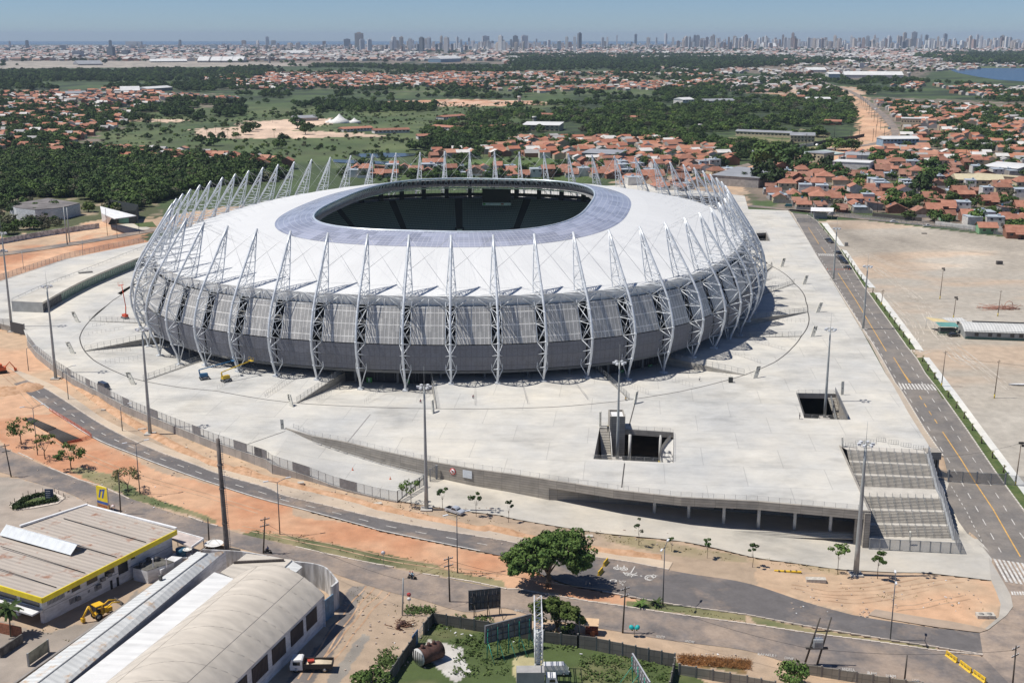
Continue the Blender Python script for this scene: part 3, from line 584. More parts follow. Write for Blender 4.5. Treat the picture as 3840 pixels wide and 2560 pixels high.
def mast_mesh(zf):
 mb=MB();O=[Vector((o,0,z))for o,z in OUTC]+[Vector((12.4,0,zf))]
 mb.tube(O,.37,8)
 for i in(3,5,7,9):mb.tube([O[i]+Vector((.0,0,.22)),O[i]-Vector((0,0,.22))],.46,8)
 for s in(-1,1):
  I=[Vector((o,s*w,z))for o,z,w in INC]+[Vector((12.3,0,zf+.4))];mb.tube(I,.16,6)
  for i in range(1,10):mb.tube([O[i],I[i]],.12 if i>3 else.085,5)
  for i in range(1,9):mb.tube([O[i+1]if i%2 else O[i],I[i]if i%2 else I[i+1]],.12 if i>3 else.085,5)
 for i in range(1,10):
  a,b=[Vector((INC[i][0],s*INC[i][2],INC[i][1]))for s in(-1,1)];mb.tube([a,b],.09,5)
  if i<9 and i>0:
   c,d=[Vector((INC[i+1][0],s*INC[i+1][2],INC[i+1][1]))for s in(-1,1)];mb.tube([a,d]if i%2 else[b,c],.07,4)
   if i>4:mb.tube([b,c]if i%2 else[a,d],.07,4)
 for i in range(0,4):
  for t in(.33,.66):
   o=O[i].lerp(O[i+1],t)
   for s in(-1,1):
    q=Vector((INC[i][0],s*INC[i][2],INC[i][1])).lerp(Vector((INC[i+1][0],s*INC[i+1][2],INC[i+1][1])),t);mb.tube([o,q],.05,4)
 mb.box((12.4,0,zf-.15),(2.2,1.6,.5));return mb
MM={}
def build_masts():
 for key,zf in(('hi',.75),('lo',-1.5)):
  MM[key]=mast_mesh(zf).build('mast',M_STEEL).data;bpy.data.objects.remove(bpy.data.objects['mast'])
 for k in range(60):
  o=bpy.data.objects.new('mast',MM['hi' if sect_of(k)>0 else 'lo']);COL.objects.link(o);n=nrm(k);p=tip(k);o.parent=STAD
  o.location=p-CTR;o.rotation_euler=(0,0,math.atan2(n.y,n.x))
  Mi=Matrix.Translation(p)@Matrix.Rotation(math.atan2(n.y,n.x),4,'Z');inv=Mi.inverted();mb=MB();T=Vector((p.x,p.y,42.4))
  tg=[off(k+.45,-20,31.2),off(k-.45,-20,31.2),off(k+.95,2.6,33.),off(k-.97,5.2,26.2)]
  for q in tg:mb.tube([inv@T,inv@q],.06 if q.z>32.5 or q.z<27 else.02,3)
  mb.build('stay_cable',mat('cable_grey',(.55,.56,.57),.5,.3),o)
  mb=MB();a=off(k,5.2,26.);b=off(k+1,5.2,26.);m_=off(k+.5,6.2,25.6);c=off(k+.13,8.0,22.6);d=off(k+.87,8.0,22.6)
  for A,B,r in((c,m_,.14),(d,m_,.14),(a,m_,.10),(b,m_,.10),(off(k+.13,7.9,22.5),off(k+.87,7.9,22.5),.13),(off(k,11.4,25.5),m_,.11),(off(k+1,11.4,25.5),m_,.11),(off(k+.5,7.9,22.5),m_,.10)):
   mb.tube([A,B],r,5)
  sb(mb,'roof_strut',M_STEELW)
build_masts()
def facade_mat(name,base,rough,metal,glint):
 m=mat(name,base,rough,metal);b=m.node_tree.nodes['Principled BSDF'];uv=N(m,'ShaderNodeUVMap');s=N(m,'ShaderNodeSeparateXYZ');LK(m,uv.outputs[0],s.inputs[0])
 def lines(src,n,w):
  f=mathn(m,'FRACT',mathn(m,'MULTIPLY',src,n));return mathn(m,'LESS_THAN',mathn(m,'ABSOLUTE',mathn(m,'SUBTRACT',f,.5)),w)
 lv=lines(s.outputs[0],8,.07);lh=lines(s.outputs[1],3,.04);ln=mathn(m,'MAXIMUM',lv,lh)
 g=N(m,'ShaderNodeNewGeometry');n1=N(m,'ShaderNodeTexNoise');n1 .inputs['Scale'].default_value=2.2;n1 .inputs['Detail'].default_value=4;LK(m,g.outputs['Position'],n1 .inputs['Vector'])
 vo=N(m,'ShaderNodeTexVoronoi');vo.inputs['Scale'].default_value=1.;mp=N(m,'ShaderNodeMapping');mp.inputs['Scale'].default_value=(8,3,1);LK(m,uv.outputs[0],mp.inputs[0]);sn=N(m,'ShaderNodeVectorMath',operation='FLOOR');LK(m,mp.outputs[0],sn.inputs[0]);wn=N(m,'ShaderNodeTexWhiteNoise');ad=N(m,'ShaderNodeVectorMath',operation='ADD');oi=N(m,'ShaderNodeObjectInfo');LK(m,sn.outputs[0],ad.inputs[0]);LK(m,oi.outputs['Random'],ad.inputs[1]);LK(m,ad.outputs[0],wn.inputs[0])
 c=mixc(m,mathn(m,'MULTIPLY',ln,.6),base,tuple(min(1,x*glint)for x in base));v=N(m,'ShaderNodeVectorMath',operation='SCALE');LK(m,c,v.inputs[0])
 LK(m,mathn(m,'ADD',mathn(m,'MULTIPLY_ADD',n1 .outputs[0],.5,.62),mathn(m,'MULTIPLY',wn.outputs[0],.22)),v.inputs['Scale']);LK(m,v.outputs[0],b.inputs['Base Color'])
 LK(m,mathn(m,'MULTIPLY_ADD',wn.outputs[0],.18,rough-.06),b.inputs['Roughness'])
 bu=N(m,'ShaderNodeBump');bu.inputs['Strength'].default_value=.6;bu.inputs['Distance'].default_value=.12;LK(m,mathn(m,'ADD',n1 .outputs[0],mathn(m,'MULTIPLY',ln,.4)),bu.inputs['Height']);LK(m,bu.outputs[0],b.inputs['Normal'])
 return m
def build_facade():
 mu=facade_mat('aluminium_panel',(.40,.39,.37),.36,.15,2.3);ml=facade_mat('perforated_panel_shaded',(.165,.17,.195),.6,.3,.75)  # lower panels: same metal as upper, their shade painted in as a darker base
 for k in range(60):
  for nm,prof,k0,k1,m in(('upper_panel',[(7.75,22.85),(9.9,17.6),(11.95,12.3)],.135,.865,mu),('lower_panel',[(12.0,12.05),(11.95,8.4),(11.35,4.2)],.02,.98,ml)):
   mb=MB();n=6
   if nm=='upper_panel' and 9<k<33:prof=[(9.1,19.4),(10.3,16.4),(11.95,12.3)]
   for i in range(n):
    for j in range(2):
     a,b=k+k0+(k1-k0)*i/n,k+k0+(k1-k0)*(i+1)/n;P=[off(a,*prof[j]),off(b,*prof[j]),off(b,*prof[j+1]),off(a,*prof[j+1])]
     u0,u1=i/n,(i+1)/n;v0,v1=1-j/2,1-(j+1)/2
     mb.add(P,[(0,1,2,3)],[[(u0,v0),(u1,v0),(u1,v1),(u0,v1)]])
   if nm=='upper_panel':
    for kk in(k0,k1):mb.strip([off(k+kk,*q)for q in prof],[off(k+kk,q[0]-.5,q[1])for q in prof])
   sb(mb,nm,m)
build_facade()
def ringloft(mb,A,B,uvk=None):
 n=len(A);o=[]
 V=list(A)+list(B);F=[(i,i+1,n+i+1,n+i)for i in range(n-1)]
 U=[[(KS[i],uvk[0]),(KS[i+1],uvk[0]),(KS[i+1],uvk[1]),(KS[i],uvk[1])]for i in range(n-1)]if uvk else None
 mb.add(V,F,U)
def build_roof():
 m=mat('roof_membrane',(.80,.80,.79),.55);b=m.node_tree.nodes['Principled BSDF'];uv=N(m,'ShaderNodeUVMap');s=N(m,'ShaderNodeSeparateXYZ');LK(m,uv.outputs[0],s.inputs[0])
 def ln(src,n,w):return mathn(m,'LESS_THAN',mathn(m,'ABSOLUTE',mathn(m,'SUBTRACT',mathn(m,'FRACT',mathn(m,'MULTIPLY',src,n)),.5)),w)
 L=mathn(m,'MAXIMUM',ln(s.outputs[0],8,.035),ln(s.outputs[1],3,.004));g=N(m,'ShaderNodeNewGeometry');n1=N(m,'ShaderNodeTexNoise');n1 .inputs['Scale'].default_value=.06;n1 .inputs['Detail'].default_value=6;LK(m,g.outputs['Position'],n1 .inputs['Vector'])
 mp=N(m,'ShaderNodeMapping');mp.inputs['Scale'].default_value=(9,.7,1);LK(m,uv.outputs[0],mp.inputs[0]);n2=N(m,'ShaderNodeTexNoise');n2 .inputs['Scale'].default_value=1;n2 .inputs['Detail'].default_value=3;LK(m,mp.outputs[0],n2 .inputs['Vector'])
 v=N(m,'ShaderNodeVectorMath',operation='SCALE');v.inputs[0].default_value=(.70,.705,.70);LK(m,mathn(m,'SUBTRACT',mathn(m,'ADD',mathn(m,'MULTIPLY_ADD',n1 .outputs[0],.12,.88),mathn(m,'MULTIPLY',n2 .outputs[0],.07)),mathn(m,'MULTIPLY',L,.07)),v.inputs['Scale']);LK(m,v.outputs[0],b.inputs['Base Color'])
 bu=N(m,'ShaderNodeBump');bu.inputs['Strength'].default_value=.25;bu.inputs['Distance'].default_value=.3;LK(m,n2 .outputs[0],bu.inputs['Height']);LK(m,bu.outputs[0],b.inputs['Normal'])
 mb=MB();mb.sm=True;NR=6;E0=[off(k,6.6,25.6)for k in KS];GO=[inner(k,67,94.2,2.6,33.0)for k in KS];GI=[inner(k,51.4,77.8,3.08,35.6)for k in KS]
 rows=[]
 for j in range(NR+1):
  t=j/NR;rows.append([Vector((a.x+(b_.x-a.x)*t,a.y+(b_.y-a.y)*t,25.6+7.4*(1-(1-t)**1.25)+(.28*abs(math.cos(math.pi*k))*math.sin(math.pi*t))))for a,b_,k in zip(E0,GO,KS)])
 for j in range(NR):ringloft(mb,rows[j],rows[j+1],(j/NR,(j+1)/NR))
 sb(mb,'roof',m)
 mb=MB();mb.sm=True;B0=[off(k,6.75,25.75)for k in KS];ringloft(mb,B0,[off(k,6.7,22.75 if not 9<k%60<33 else 24.5)for k in KS],(0,1));ringloft(mb,[off(k,6.3,25.75)for k in KS],B0,(0,1));sb(mb,'fascia',mat('fascia_sheet',(.70,.70,.68),.6,scale=.5,var=.12))
 mb=MB();ringloft(mb,[off(k,6.5,24.6)for k in KS],[Vector((p.x,p.y,31.0))for p in GO]);ringloft(mb,[Vector((p.x,p.y,31.0))for p in GO],[Vector((p.x*.98+CTR.x*.02,p.y*.98+CTR.y*.02,32.0))for p in GI]);sb(mb,'soffit',mat('soffit_dark',(.25,.25,.25),.8))
 g=mat('roof_glazing',(.20,.23,.34),.22,.0,spec=.9);b=g.node_tree.nodes['Principled BSDF'];uv=N(g,'ShaderNodeUVMap');s=N(g,'ShaderNodeSeparateXYZ');LK(g,uv.outputs[0],s.inputs[0])
 def ln(src,n,w):return mathn(g,'LESS_THAN',mathn(g,'ABSOLUTE',mathn(g,'SUBTRACT',mathn(g,'FRACT',mathn(g,'MULTIPLY',src,n)),.5)),w)
 L=mathn(g,'MAXIMUM',ln(s.outputs[0],5,.05),ln(s.outputs[1],7,.06));mp=N(g,'ShaderNodeMapping');mp.inputs['Scale'].default_value=(2,3.5,1);LK(g,uv.outputs[0],mp.inputs[0]);fl=N(g,'ShaderNodeVectorMath',operation='FLOOR');LK(g,mp.outputs[0],fl.inputs[0]);wn=N(g,'ShaderNodeTexWhiteNoise');LK(g,fl.outputs[0],wn.inputs[0])
 pc=N(g,'ShaderNodeVectorMath',operation='SCALE');pc.inputs[0].default_value=(.40,.42,.52);LK(g,mathn(g,'MULTIPLY_ADD',wn.outputs[0],.45,.75),pc.inputs['Scale']);LK(g,mixc(g,mathn(g,'MULTIPLY',L,.55),pc.outputs[0],(.70,.72,.78)),b.inputs['Base Color'])
 b.inputs['Alpha'].default_value=.88
 gn=N(g,'ShaderNodeTexNoise');gn.inputs['Scale'].default_value=.8;ge=N(g,'ShaderNodeNewGeometry');LK(g,ge.outputs['Position'],gn.inputs['Vector']);bu=N(g,'ShaderNodeBump');bu.inputs['Strength'].default_value=.12;bu.inputs['Distance'].default_value=.3;LK(g,gn.outputs[0],bu.inputs['Height']);LK(g,bu.outputs[0],b.inputs['Normal'])
 mb=MB();mb.sm=True;ringloft(mb,[p+Vector((0,0,.06))for p in GO],[Vector((a.x*.5+b_.x*.5,a.y*.5+b_.y*.5,34.7))for a,b_ in zip(GO,GI)],(0,.5));ringloft(mb,[Vector((a.x*.5+b_.x*.5,a.y*.5+b_.y*.5,34.7))for a,b_ in zip(GO,GI)],GI,(.5,1));sb(mb,'glass_ring',g)
 mb=MB();mb.tube([p+Vector((0,0,-.1))for p in GI],.42,8,cap=False);sb(mb,'edge_tube',mat('edge_tube_blue',(.60,.66,.72),.35,.3))
 mb=MB();q=lambda k,s_,z:(lambda p:Vector((CTR.x+(p.x-CTR.x)*s_,CTR.y+(p.y-CTR.y)*s_,z)))(inner(k,51.4,77.8,3.08,0));bot=[q(k,1.06,30.6)for k in KS];mb.tube(bot,.28,6,cap=False)
 for i in range(180):k=i/3;mb.tube([inner(k,51.4,77.8,3.08,35.2),q(k+1/6,1.06,30.6)],.14,4);mb.tube([q(k+1/6,1.06,30.6),inner(k+1/3,51.4,77.8,3.08,35.2)],.14,4)
 for i in range(60):mb.tube([inner(i,51.4,77.8,3.08,35.2),off(i,-20,27.)],.22,4)
 sb(mb,'ring_truss',mat('truss_pale',(.72,.75,.75),.5,.3))
build_roof()
def build_bowl():
 m=mat('seat_rows',(.045,.06,.05),.7);b=m.node_tree.nodes['Principled BSDF'];uv=N(m,'ShaderNodeUVMap');s=N(m,'ShaderNodeSeparateXYZ');LK(m,uv.outputs[0],s.inputs[0])
 fr=lambda src,n:mathn(m,'FRACT',mathn(m,'MULTIPLY',src,n));row=mathn(m,'LESS_THAN',fr(s.outputs[1],26),.42);colm=mathn(m,'LESS_THAN',fr(s.outputs[0],12),.22)
 ais=mathn(m,'LESS_THAN',mathn(m,'ABSOLUTE',mathn(m,'SUBTRACT',fr(s.outputs[0],.33333),.5)),.055);c=mixc(m,mathn(m,'MAXIMUM',row,colm),(.60,.68,.62),(.28,.33,.30));LK(m,mixc(m,ais,c,(.10,.105,.10)),b.inputs['Base Color'])
 mb=MB();ringloft(mb,[off(k,-9,20.2)for k in KS],[inner(k,58,84,2.9,3.0)for k in KS],(1,0));sb(mb,'upper_stand',m)
 mb=MB();ringloft(mb,[inner(k,62,88,2.9,1.5)for k in KS],[inner(k,42,62,3.2,-8.5)for k in KS],(1,0));sb(mb,'lower_stand',m)
 mb=MB();mb.poly([inner(k,43,63,3.2,-8.8)for k in KS[:-1]]);sb(mb,'pitch',mat('pitch_grass',(.06,.16,.03),.9))
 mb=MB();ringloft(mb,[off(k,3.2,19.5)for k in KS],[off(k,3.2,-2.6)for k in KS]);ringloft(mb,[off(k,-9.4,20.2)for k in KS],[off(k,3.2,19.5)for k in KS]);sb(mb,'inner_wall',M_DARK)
 mb=MB()
 for z,o in((17.8,8.4),(14.3,9.8),(10.2,10.4),(3.2,8.5)):
  ringloft(mb,[off(k,o,z)for k in KS],[off(k,3.0,z)for k in KS]);ringloft(mb,[off(k,o,z)for k in KS],[off(k,o,z-.7)for k in KS]);ringloft(mb,[off(k,o,z-.7)for k in KS],[off(k,3.0,z-.7)for k in KS])
 sb(mb,'floor_slab',mat('slab_grey',(.22,.22,.215),.8))
 mb=MB()
 for i in range(120):
  k=i/2+.25;n=nrm(k)
  if i%2==0:a=off(k,6.5,0);m2=MB();m2 .box((a.x,a.y,1),(.5,.7,4.6),math.atan2(n.y,n.x));sb(m2,'column',mat('column_grey',(.12,.125,.13),.7))
  for w in(.12,-.12,.05):p=off(k+w,3.35,-.1);mb.box((p.x,p.y,.6),(.12,.16,4.0),math.atan2(n.y,n.x))
 sb(mb,'door_post',mat('column_grey',(.12,.125,.13),.7))['kind']='stuff'
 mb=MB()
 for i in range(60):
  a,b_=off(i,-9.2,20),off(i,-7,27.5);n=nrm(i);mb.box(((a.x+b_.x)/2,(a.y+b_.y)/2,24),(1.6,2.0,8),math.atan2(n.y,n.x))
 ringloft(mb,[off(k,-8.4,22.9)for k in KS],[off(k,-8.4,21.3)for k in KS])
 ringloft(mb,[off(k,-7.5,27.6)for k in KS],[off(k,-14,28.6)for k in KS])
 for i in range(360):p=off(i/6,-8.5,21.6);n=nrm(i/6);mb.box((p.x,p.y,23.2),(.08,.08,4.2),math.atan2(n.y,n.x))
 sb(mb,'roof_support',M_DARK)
 mb=MB();mw_=MB()
 for k in range(0,60,3):
  kk=k+1.5+.0;a=off(kk,-9,20.2);c=inner(kk,58,84,2.9,3.0)
  for t in(.72,):
   p=a.lerp(c,t);n=nrm(kk);rz=math.atan2(n.y,n.x);mb.box((p.x,p.y,p.z+.5),(4.2,4.4,2.6),rz);q=p-n*2.15;mw_.box((q.x,q.y,p.z+.4),(.08,2.6,1.9),rz)
 sb(mb,'vomitory',mat('vom_dark',(.05,.052,.055),.8));sb(mw_,'vomitory_door',mat('white_door',(.75,.73,.68),.6))
 c=S(1862,735,27.0)if False else None
 y=588.;r=ray(1862,704);t=y/r.y;c=Vector((r.x*t,y,0));z1=CAMH+r.z*t;r2=ray(1862,760);z0=CAMH+r2 .z*(y/r2 .y);r3=ray(1862,770);z2=CAMH+r3 .z*(y/r3 .y);wdt=104/FPX*y/math.cos(PITCH)
 mb=MB();mb.box((c.x,y,(z0+z1)/2),(wdt,.9,z1-z0));sc=sb(mb,'video_screen',mat('screen_black',(.010,.010,.012),.6))
 mb=MB();mb.box((c.x,y-.1,(z0+z2)/2-.05),(wdt,.5,z0-z2));sb(mb,'banner',mat('banner_pale',(.62,.72,.78),.6))
 mb=MB();mb.box((c.x-wdt*.43,y-.4,(z0+z2)/2),(1.2,.1,.8));sb(mb,'banner_mark',mat('sign_green',(.07,.35,.06),.5));mb=MB();mb.box((c.x+wdt*.2,y-.4,(z0+z2)/2),(1.4,.1,.7));sb(mb,'banner_mark',mat('dull_red',(.35,.10,.06),.6))
build_bowl()
def text_mesh(name,txt,size,m,parent=None,loc=(0,0,0),rot=(0,0,0),ext=.02,align='CENTER'):
 cu=bpy.data.curves.new(name,'FONT');cu.body=txt;cu.size=size;cu.extrude=ext;cu.align_x=align;cu.align_y='CENTER';cu.resolution_u=2
 o=bpy.data.objects.new(name,cu);COL.objects.link(o);dg=bpy.context.evaluated_depsgraph_get();me=bpy.data.meshes.new_from_object(o.evaluated_get(dg));bpy.data.objects.remove(o);bpy.data.curves.remove(cu)
 me.materials.clear();me.materials.append(m);me.name=name;o=bpy.data.objects.new(name,me);COL.objects.link(o);o.location=loc;o.rotation_euler=rot
 if parent:o.parent=parent
 return o
def gate_sign(u,v,letter):
 y0=None;r=ray(u,v);k=None
 best=None
 for i in range(0,1200):
  kk=40+i*20/1200;p=off(kk,3.9,0);w=Vector((p.x,p.y,0));a=(w.x/w.y)*r.y/r.x if abs(r.x)>1e-6 else 9
  d=abs(w.x-r.x*(w.y/r.y))
  if best is None or d<best[0]:best=(d,kk,w)
 w=best[2];z=CAMH+r.z*(w.y/r.y);n=nrm(best[1]);rz=math.atan2(n.y,n.x)
 mb=MB();mb.box((w.x,w.y,z),(.12,1.7,1.7),rz);s_=sb(mb,'gate_sign',mat('sign_green'));t=text_mesh('letter',letter,1.6,mat('letter_white',(.85,.85,.82),.6));t.parent=s_;t.matrix_parent_inverse=Matrix.Identity(4)
 t.location=w+n*.12+Vector((0,0,z));t.rotation_euler=(R(90),0,rz+R(90))
for a in((1386,1425,'E'),(1524,1431,'E'),(2331,1397,'G'),(2439,1376,'G')):gate_sign(*a)
def wallmat(name,c,w=2.4,h=.6):
 """board-marked concrete: horizontal courses and vertical panel joints"""
 if name in MATS:return MATS[name]
 m=mat(name,c,.9);b=m.node_tree.nodes['Principled BSDF'];g=N(m,'ShaderNodeNewGeometry');s=N(m,'ShaderNodeSeparateXYZ');LK(m,g.outputs['Position'],s.inputs[0])
 cx=N(m,'ShaderNodeCombineXYZ');LK(m,mathn(m,'SUBTRACT',s.outputs[0],mathn(m,'MULTIPLY',s.outputs[1],.3)),cx.inputs[0]);LK(m,s.outputs[2],cx.inputs[1])
 br=N(m,'ShaderNodeTexBrick');br.offset=0;br.inputs['Scale'].default_value=1;br.inputs['Brick Width'].default_value=w*2;br.inputs['Row Height'].default_value=h;br.inputs['Mortar Size'].default_value=.05;br.inputs['Color1'].default_value=(.86,.86,.86,1);br.inputs['Color2'].default_value=(1.1,1.08,1.05,1);br.inputs['Mortar'].default_value=(.6,.6,.6,1)
 LK(m,cx.outputs[0],br.inputs['Vector']);n1=N(m,'ShaderNodeTexNoise');n1 .inputs['Scale'].default_value=.5;n1 .inputs['Detail'].default_value=6;LK(m,g.outputs['Position'],n1 .inputs['Vector'])
 c2=mixc(m,1.0,c,br.outputs['Color'],'MULTIPLY');v=N(m,'ShaderNodeVectorMath',operation='SCALE');LK(m,c2,v.inputs[0]);LK(m,mathn(m,'MULTIPLY_ADD',n1 .outputs[0],.7,.65),v.inputs['Scale']);LK(m,v.outputs[0],b.inputs['Base Color']);return m
M_BOARD=wallmat('board_concrete',(.33,.305,.27));M_GATE=mat('gate_grey',(.27,.28,.29),.6,.2);M_PANEL=mat('sheet_grey',(.23,.235,.245),.6,.2,var=.15,scale=1)
def mesh_mat(name,c,d=.45):
 """welded wire mesh: opaque wires with open gaps"""
 if name in MATS:return MATS[name]
 m=mat(name,c,.6,.3);n=m.node_tree;b=n.nodes['Principled BSDF'];b.inputs['Alpha'].default_value=d;return m
M_WIRE=mesh_mat('wire_mesh',(.33,.34,.35),.38);M_WIREL=mesh_mat('fine_rail',(.50,.50,.49),.16)
def fence_run(t,P,h,post=3.0,panel=None,wire=M_WIRE,pm=M_RAIL,zf=None,base=0.0,pr=.05,top=True):
 """fence along points P (world), children of thing t located at origin"""
 P=[Vector(p)for p in P];L=arclen([Vector((p.x,p.y,0))for p in P]);mb=MB();mw=MB();n=max(1,int(L[-1]/post));pts=[at_len(P,L,L[-1]*i/n)for i in range(n+1)]
 for p in pts:mb.box((p.x,p.y,p.z+base+h/2),(pr*2,pr*2,h))
 for a,b in zip(pts[:-1],pts[1:]):
  if top:mb.tube([a+Vector((0,0,h+base)),b+Vector((0,0,h+base))],pr*.6,4);mb.tube([a+Vector((0,0,.12+base)),b+Vector((0,0,.12+base))],pr*.6,4)
  mw.add([a+Vector((0,0,.15+base)),b+Vector((0,0,.15+base)),b+Vector((0,0,h+base)),a+Vector((0,0,h+base))],[(0,1,2,3)])
 mb.build('frame',pm,t);mw.build('mesh_panel',wire,t);return pts
F=SL(PL_FRONT,0)
def build_front():
 t=thing('retaining_wall','tall board-marked concrete wall tapering to the left and carrying the plaza above the forecourt','wall')
 mb=MB();A=resample(F[:8],3);bz=[ZG(p.x,p.y)-.4 if p.x>-55 else-1.2 for p in A]
 for i in range(len(A)-1):
  a,b=A[i],A[i+1];mb.add([(a.x,a.y,bz[i]),(b.x,b.y,bz[i+1]),(b.x,b.y,.22),(a.x,a.y,.22),(a.x,a.y+.5,.22),(b.x,b.y+.5,.22),(b.x,b.y+.5,-.01),(a.x,a.y+.5,-.01)],[(0,1,2,3),(3,2,5,4),(4,5,6,7)])
 mb.build('wall',M_BOARD,t)
 mb=MB();A=resample(F[7:],3);
 for i in range(len(A)-1):
  a,b=A[i],A[i+1];mb.add([(a.x,a.y-.02,-1.75),(b.x,b.y-.02,-1.75),(b.x,b.y-.02,.22),(a.x,a.y-.02,.22),(a.x,a.y+.6,.22),(b.x,b.y+.6,.22),(b.x,b.y+.6,-1.75),(a.x,a.y+.6,-1.75)],[(0,1,2,3),(3,2,5,4),(4,5,6,7),(7,6,1,0)])
 mb.build('edge_beam',M_BOARD,t)
 back=[F[7]+Vector((0,.1,0)),Vector((20,259.5,0)),Vector((34,259,0)),Vector((48,258,0)),Vector((60,257,0)),Vector((79,255,0))]
 mb=MB();B=resample(back,3)
 for a,b in zip(B[:-1],B[1:]):mb.add([(a.x,a.y,ZG(a.x,a.y)-1),(b.x,b.y,ZG(b.x,b.y)-1),(b.x,b.y,-.9),(a.x,a.y,-.9)],[(0,1,2,3)])
 mb.build('recessed_wall',M_BOARD,t)
 mb=MB();n=14;fa=resample(F[7:],.5);LA=arclen(fa);LB=arclen(B);V=[]
 for i in range(n+1):a=at_len(fa,LA,LA[-1]*i/n);b=at_len(B,LB,LB[-1]*i/n);V+=[(a.x,a.y+.1,-.6),(b.x,b.y,-.6)]
 mb.add(V,[(2*i,2*i+1,2*i+3,2*i+2)for i in range(n)]);mb.build('canopy_soffit',mat('soffit_grey',(.28,.27,.26),.85),t)
 mb=MB()
 for x0,x1 in((47,51),(51.5,56),(57,62),(63,68),(69,77)):
  y=float(np.interp(x0,[b.x for b in B],[b.y for b in B]))-.25;mb.box(((x0+x1)/2,y,-5.2),(x1-x0,.12,2.3))
 mb.build('glazing',mat('dark_glass',(.03,.035,.04),.12,spec=.8),t)
 a=F[-1];s0=S(3152.5,1672,0);mb=MB();side=resample([a,s0],3)
 for p,q in zip(side[:-1],side[1:]):mb.add([(p.x,p.y,-10),(q.x,q.y,-10),(q.x,q.y,.25),(p.x,p.y,.25),(p.x-.5,p.y,.25),(q.x-.5,q.y,.25)],[(0,1,2,3),(3,2,5,4)])
 mb.build('side_wall',M_BOARD,t)
 mb=MB();mb.box((a.x-.6,a.y+.4,-4.4),(1.3,1.3,8.4));mb.box((a.x-2.4,a.y+2.0,-4.4),(.5,.5,8.4));mb.build('corner_pier',M_BOARD,t)
 for k,(x,y0,y1,r)in enumerate([(1302,1100,1228,'D3'),(1603,1128,1273,'D3'),(1912,1155,1322,'D3'),(2218,1182,1370,'D3'),(324,1210,1395,'D4'),(638,1240,1429,'D4')]):
  u,v=px(r,x,y1);b=S(u,v);mb=MB();mb.tube([(b.x,b.y,ZG(b.x,b.y)-.1),(b.x,b.y,-1.2)],.38,12);mb.build('column',mat('pale_column',(.62,.61,.58),.7),t)
 mb=MB();s=F[-1]
 for i in range(4):mb.box((59+i*1.0,246.2-i*.55-(60)*.0,ZG(60,245)+.55-i*.15),(40-i*2,1.2,.16),-.062)
 mb.build('step',M_CONC2,t)
 r=thing('parapet_rail','thin metal guard rail running along the edge of the plaza above the concrete wall','railing');P=[p+Vector((0,.8,.02))for p in F];P[0]=P[0]+Vector((2,0,0));fence_run(r,P,1.25,2.4,wire=M_WIREL,pm=mat('rail_light',(.46,.45,.43),.6),pr=.028)
 r=thing('wall_handrail','low tubular handrail fixed on the ramp side of the tapering concrete wall','railing');mb=MB();P=[Vector((p.x+.3,p.y-1.1,ZG(p.x,p.y)if p.x>-50 else-1))for p in resample(F[1:5],2.4)]
 P=[Vector((p.x,p.y,DZ(p.x)+.0))for p in P]
 for h in(.5,.95):mb.tube([p+Vector((0,0,h))for p in P],.035,4)
 for p in P:mb.box((p.x,p.y,p.z+.5),(.06,.06,1.0))
 for p,q in zip(P[:-1],P[1:]):mb.box(((p+q)/2+Vector((0,0,.12))),((q-p).length,.3,.25),math.atan2((q-p).y,(q-p).x))
 mb.build('rail',mat('rail_light'),r)
 for u,v,w,h,nm in((1697.8,1766.5,0,0,'sign'),(1753,1777,0,0,'board')):
  rr=ray(u,v);x,y=None,None
  for a,b in zip(F[:-1],F[1:]):
   d=b-a;den=rr.x*d.y-rr.y*d.x
   tt=(a.x*d.y-a.y*d.x)/den;s_=((rr.x*tt-a.x)*d.x+(rr.y*tt-a.y)*d.y)/d.length_squared
   if 0<=s_<=1:P0=Vector((rr.x*tt,rr.y*tt,CAMH+rr.z*tt));ang=math.atan2(d.y,d.x)
  if nm=='sign':
   o=thing('prohibition_sign','round white no-turn sign with red rim on the concrete retaining wall','sign',P0+Vector((0,-.12,0)),ang);mb=MB();mb.tube([(0,-.02,0),(0,.06,0)],.82,20);mb.build('rim',mat('sign_red',(.55,.03,.03),.5),o);mb=MB();mb.tube([(0,-.05,0),(0,0,0)],.62,20);mb.build('face',mat('sign_white',(.8,.8,.8),.5),o)
   mb=MB();mb.box((.05,-.07,-.1),(.14,.04,.7));mb.box((-.12,-.07,.22),(.45,.04,.14));mb.box((-.3,-.07,.22),(.14,.04,.35));mb.build('arrow',mat('sign_black',(.03,.03,.03),.5),o);mb=MB();mb.box((0,-.1,0),(1.3,.03,.13),ax=Matrix.Rotation(R(45),3,'Y'));mb.build('bar',mat('sign_red'),o)
  else:
   o=tag(MB().box((0,0,0),(2.5,.12,1.9)).build('notice_board',mat('board_bluewhite',(.62,.66,.70),.5),loc=P0+Vector((0,-.15,0)),rz=ang),'blank pale rectangular notice board fixed to the concrete retaining wall','board')
def DZ(x):return float(np.interp(x,[-58.5,-54,-42,-33,-20],[0,-.8,-2.55,-3.05,-3.45]))
build_front()
fenceS=SL(RETAIN_L,0)
lowS=[]
for x,y in((290,803),(470,862),(610,907),(810,985),(950,1027),(1250,1102),(1391,1127)):
 u,v=px('D2',x,y);z=0.0
 for _ in range(12):p=S(u,v,z);z=DZ(p.x)
 lowS.append(Vector((p.x,p.y,z)))
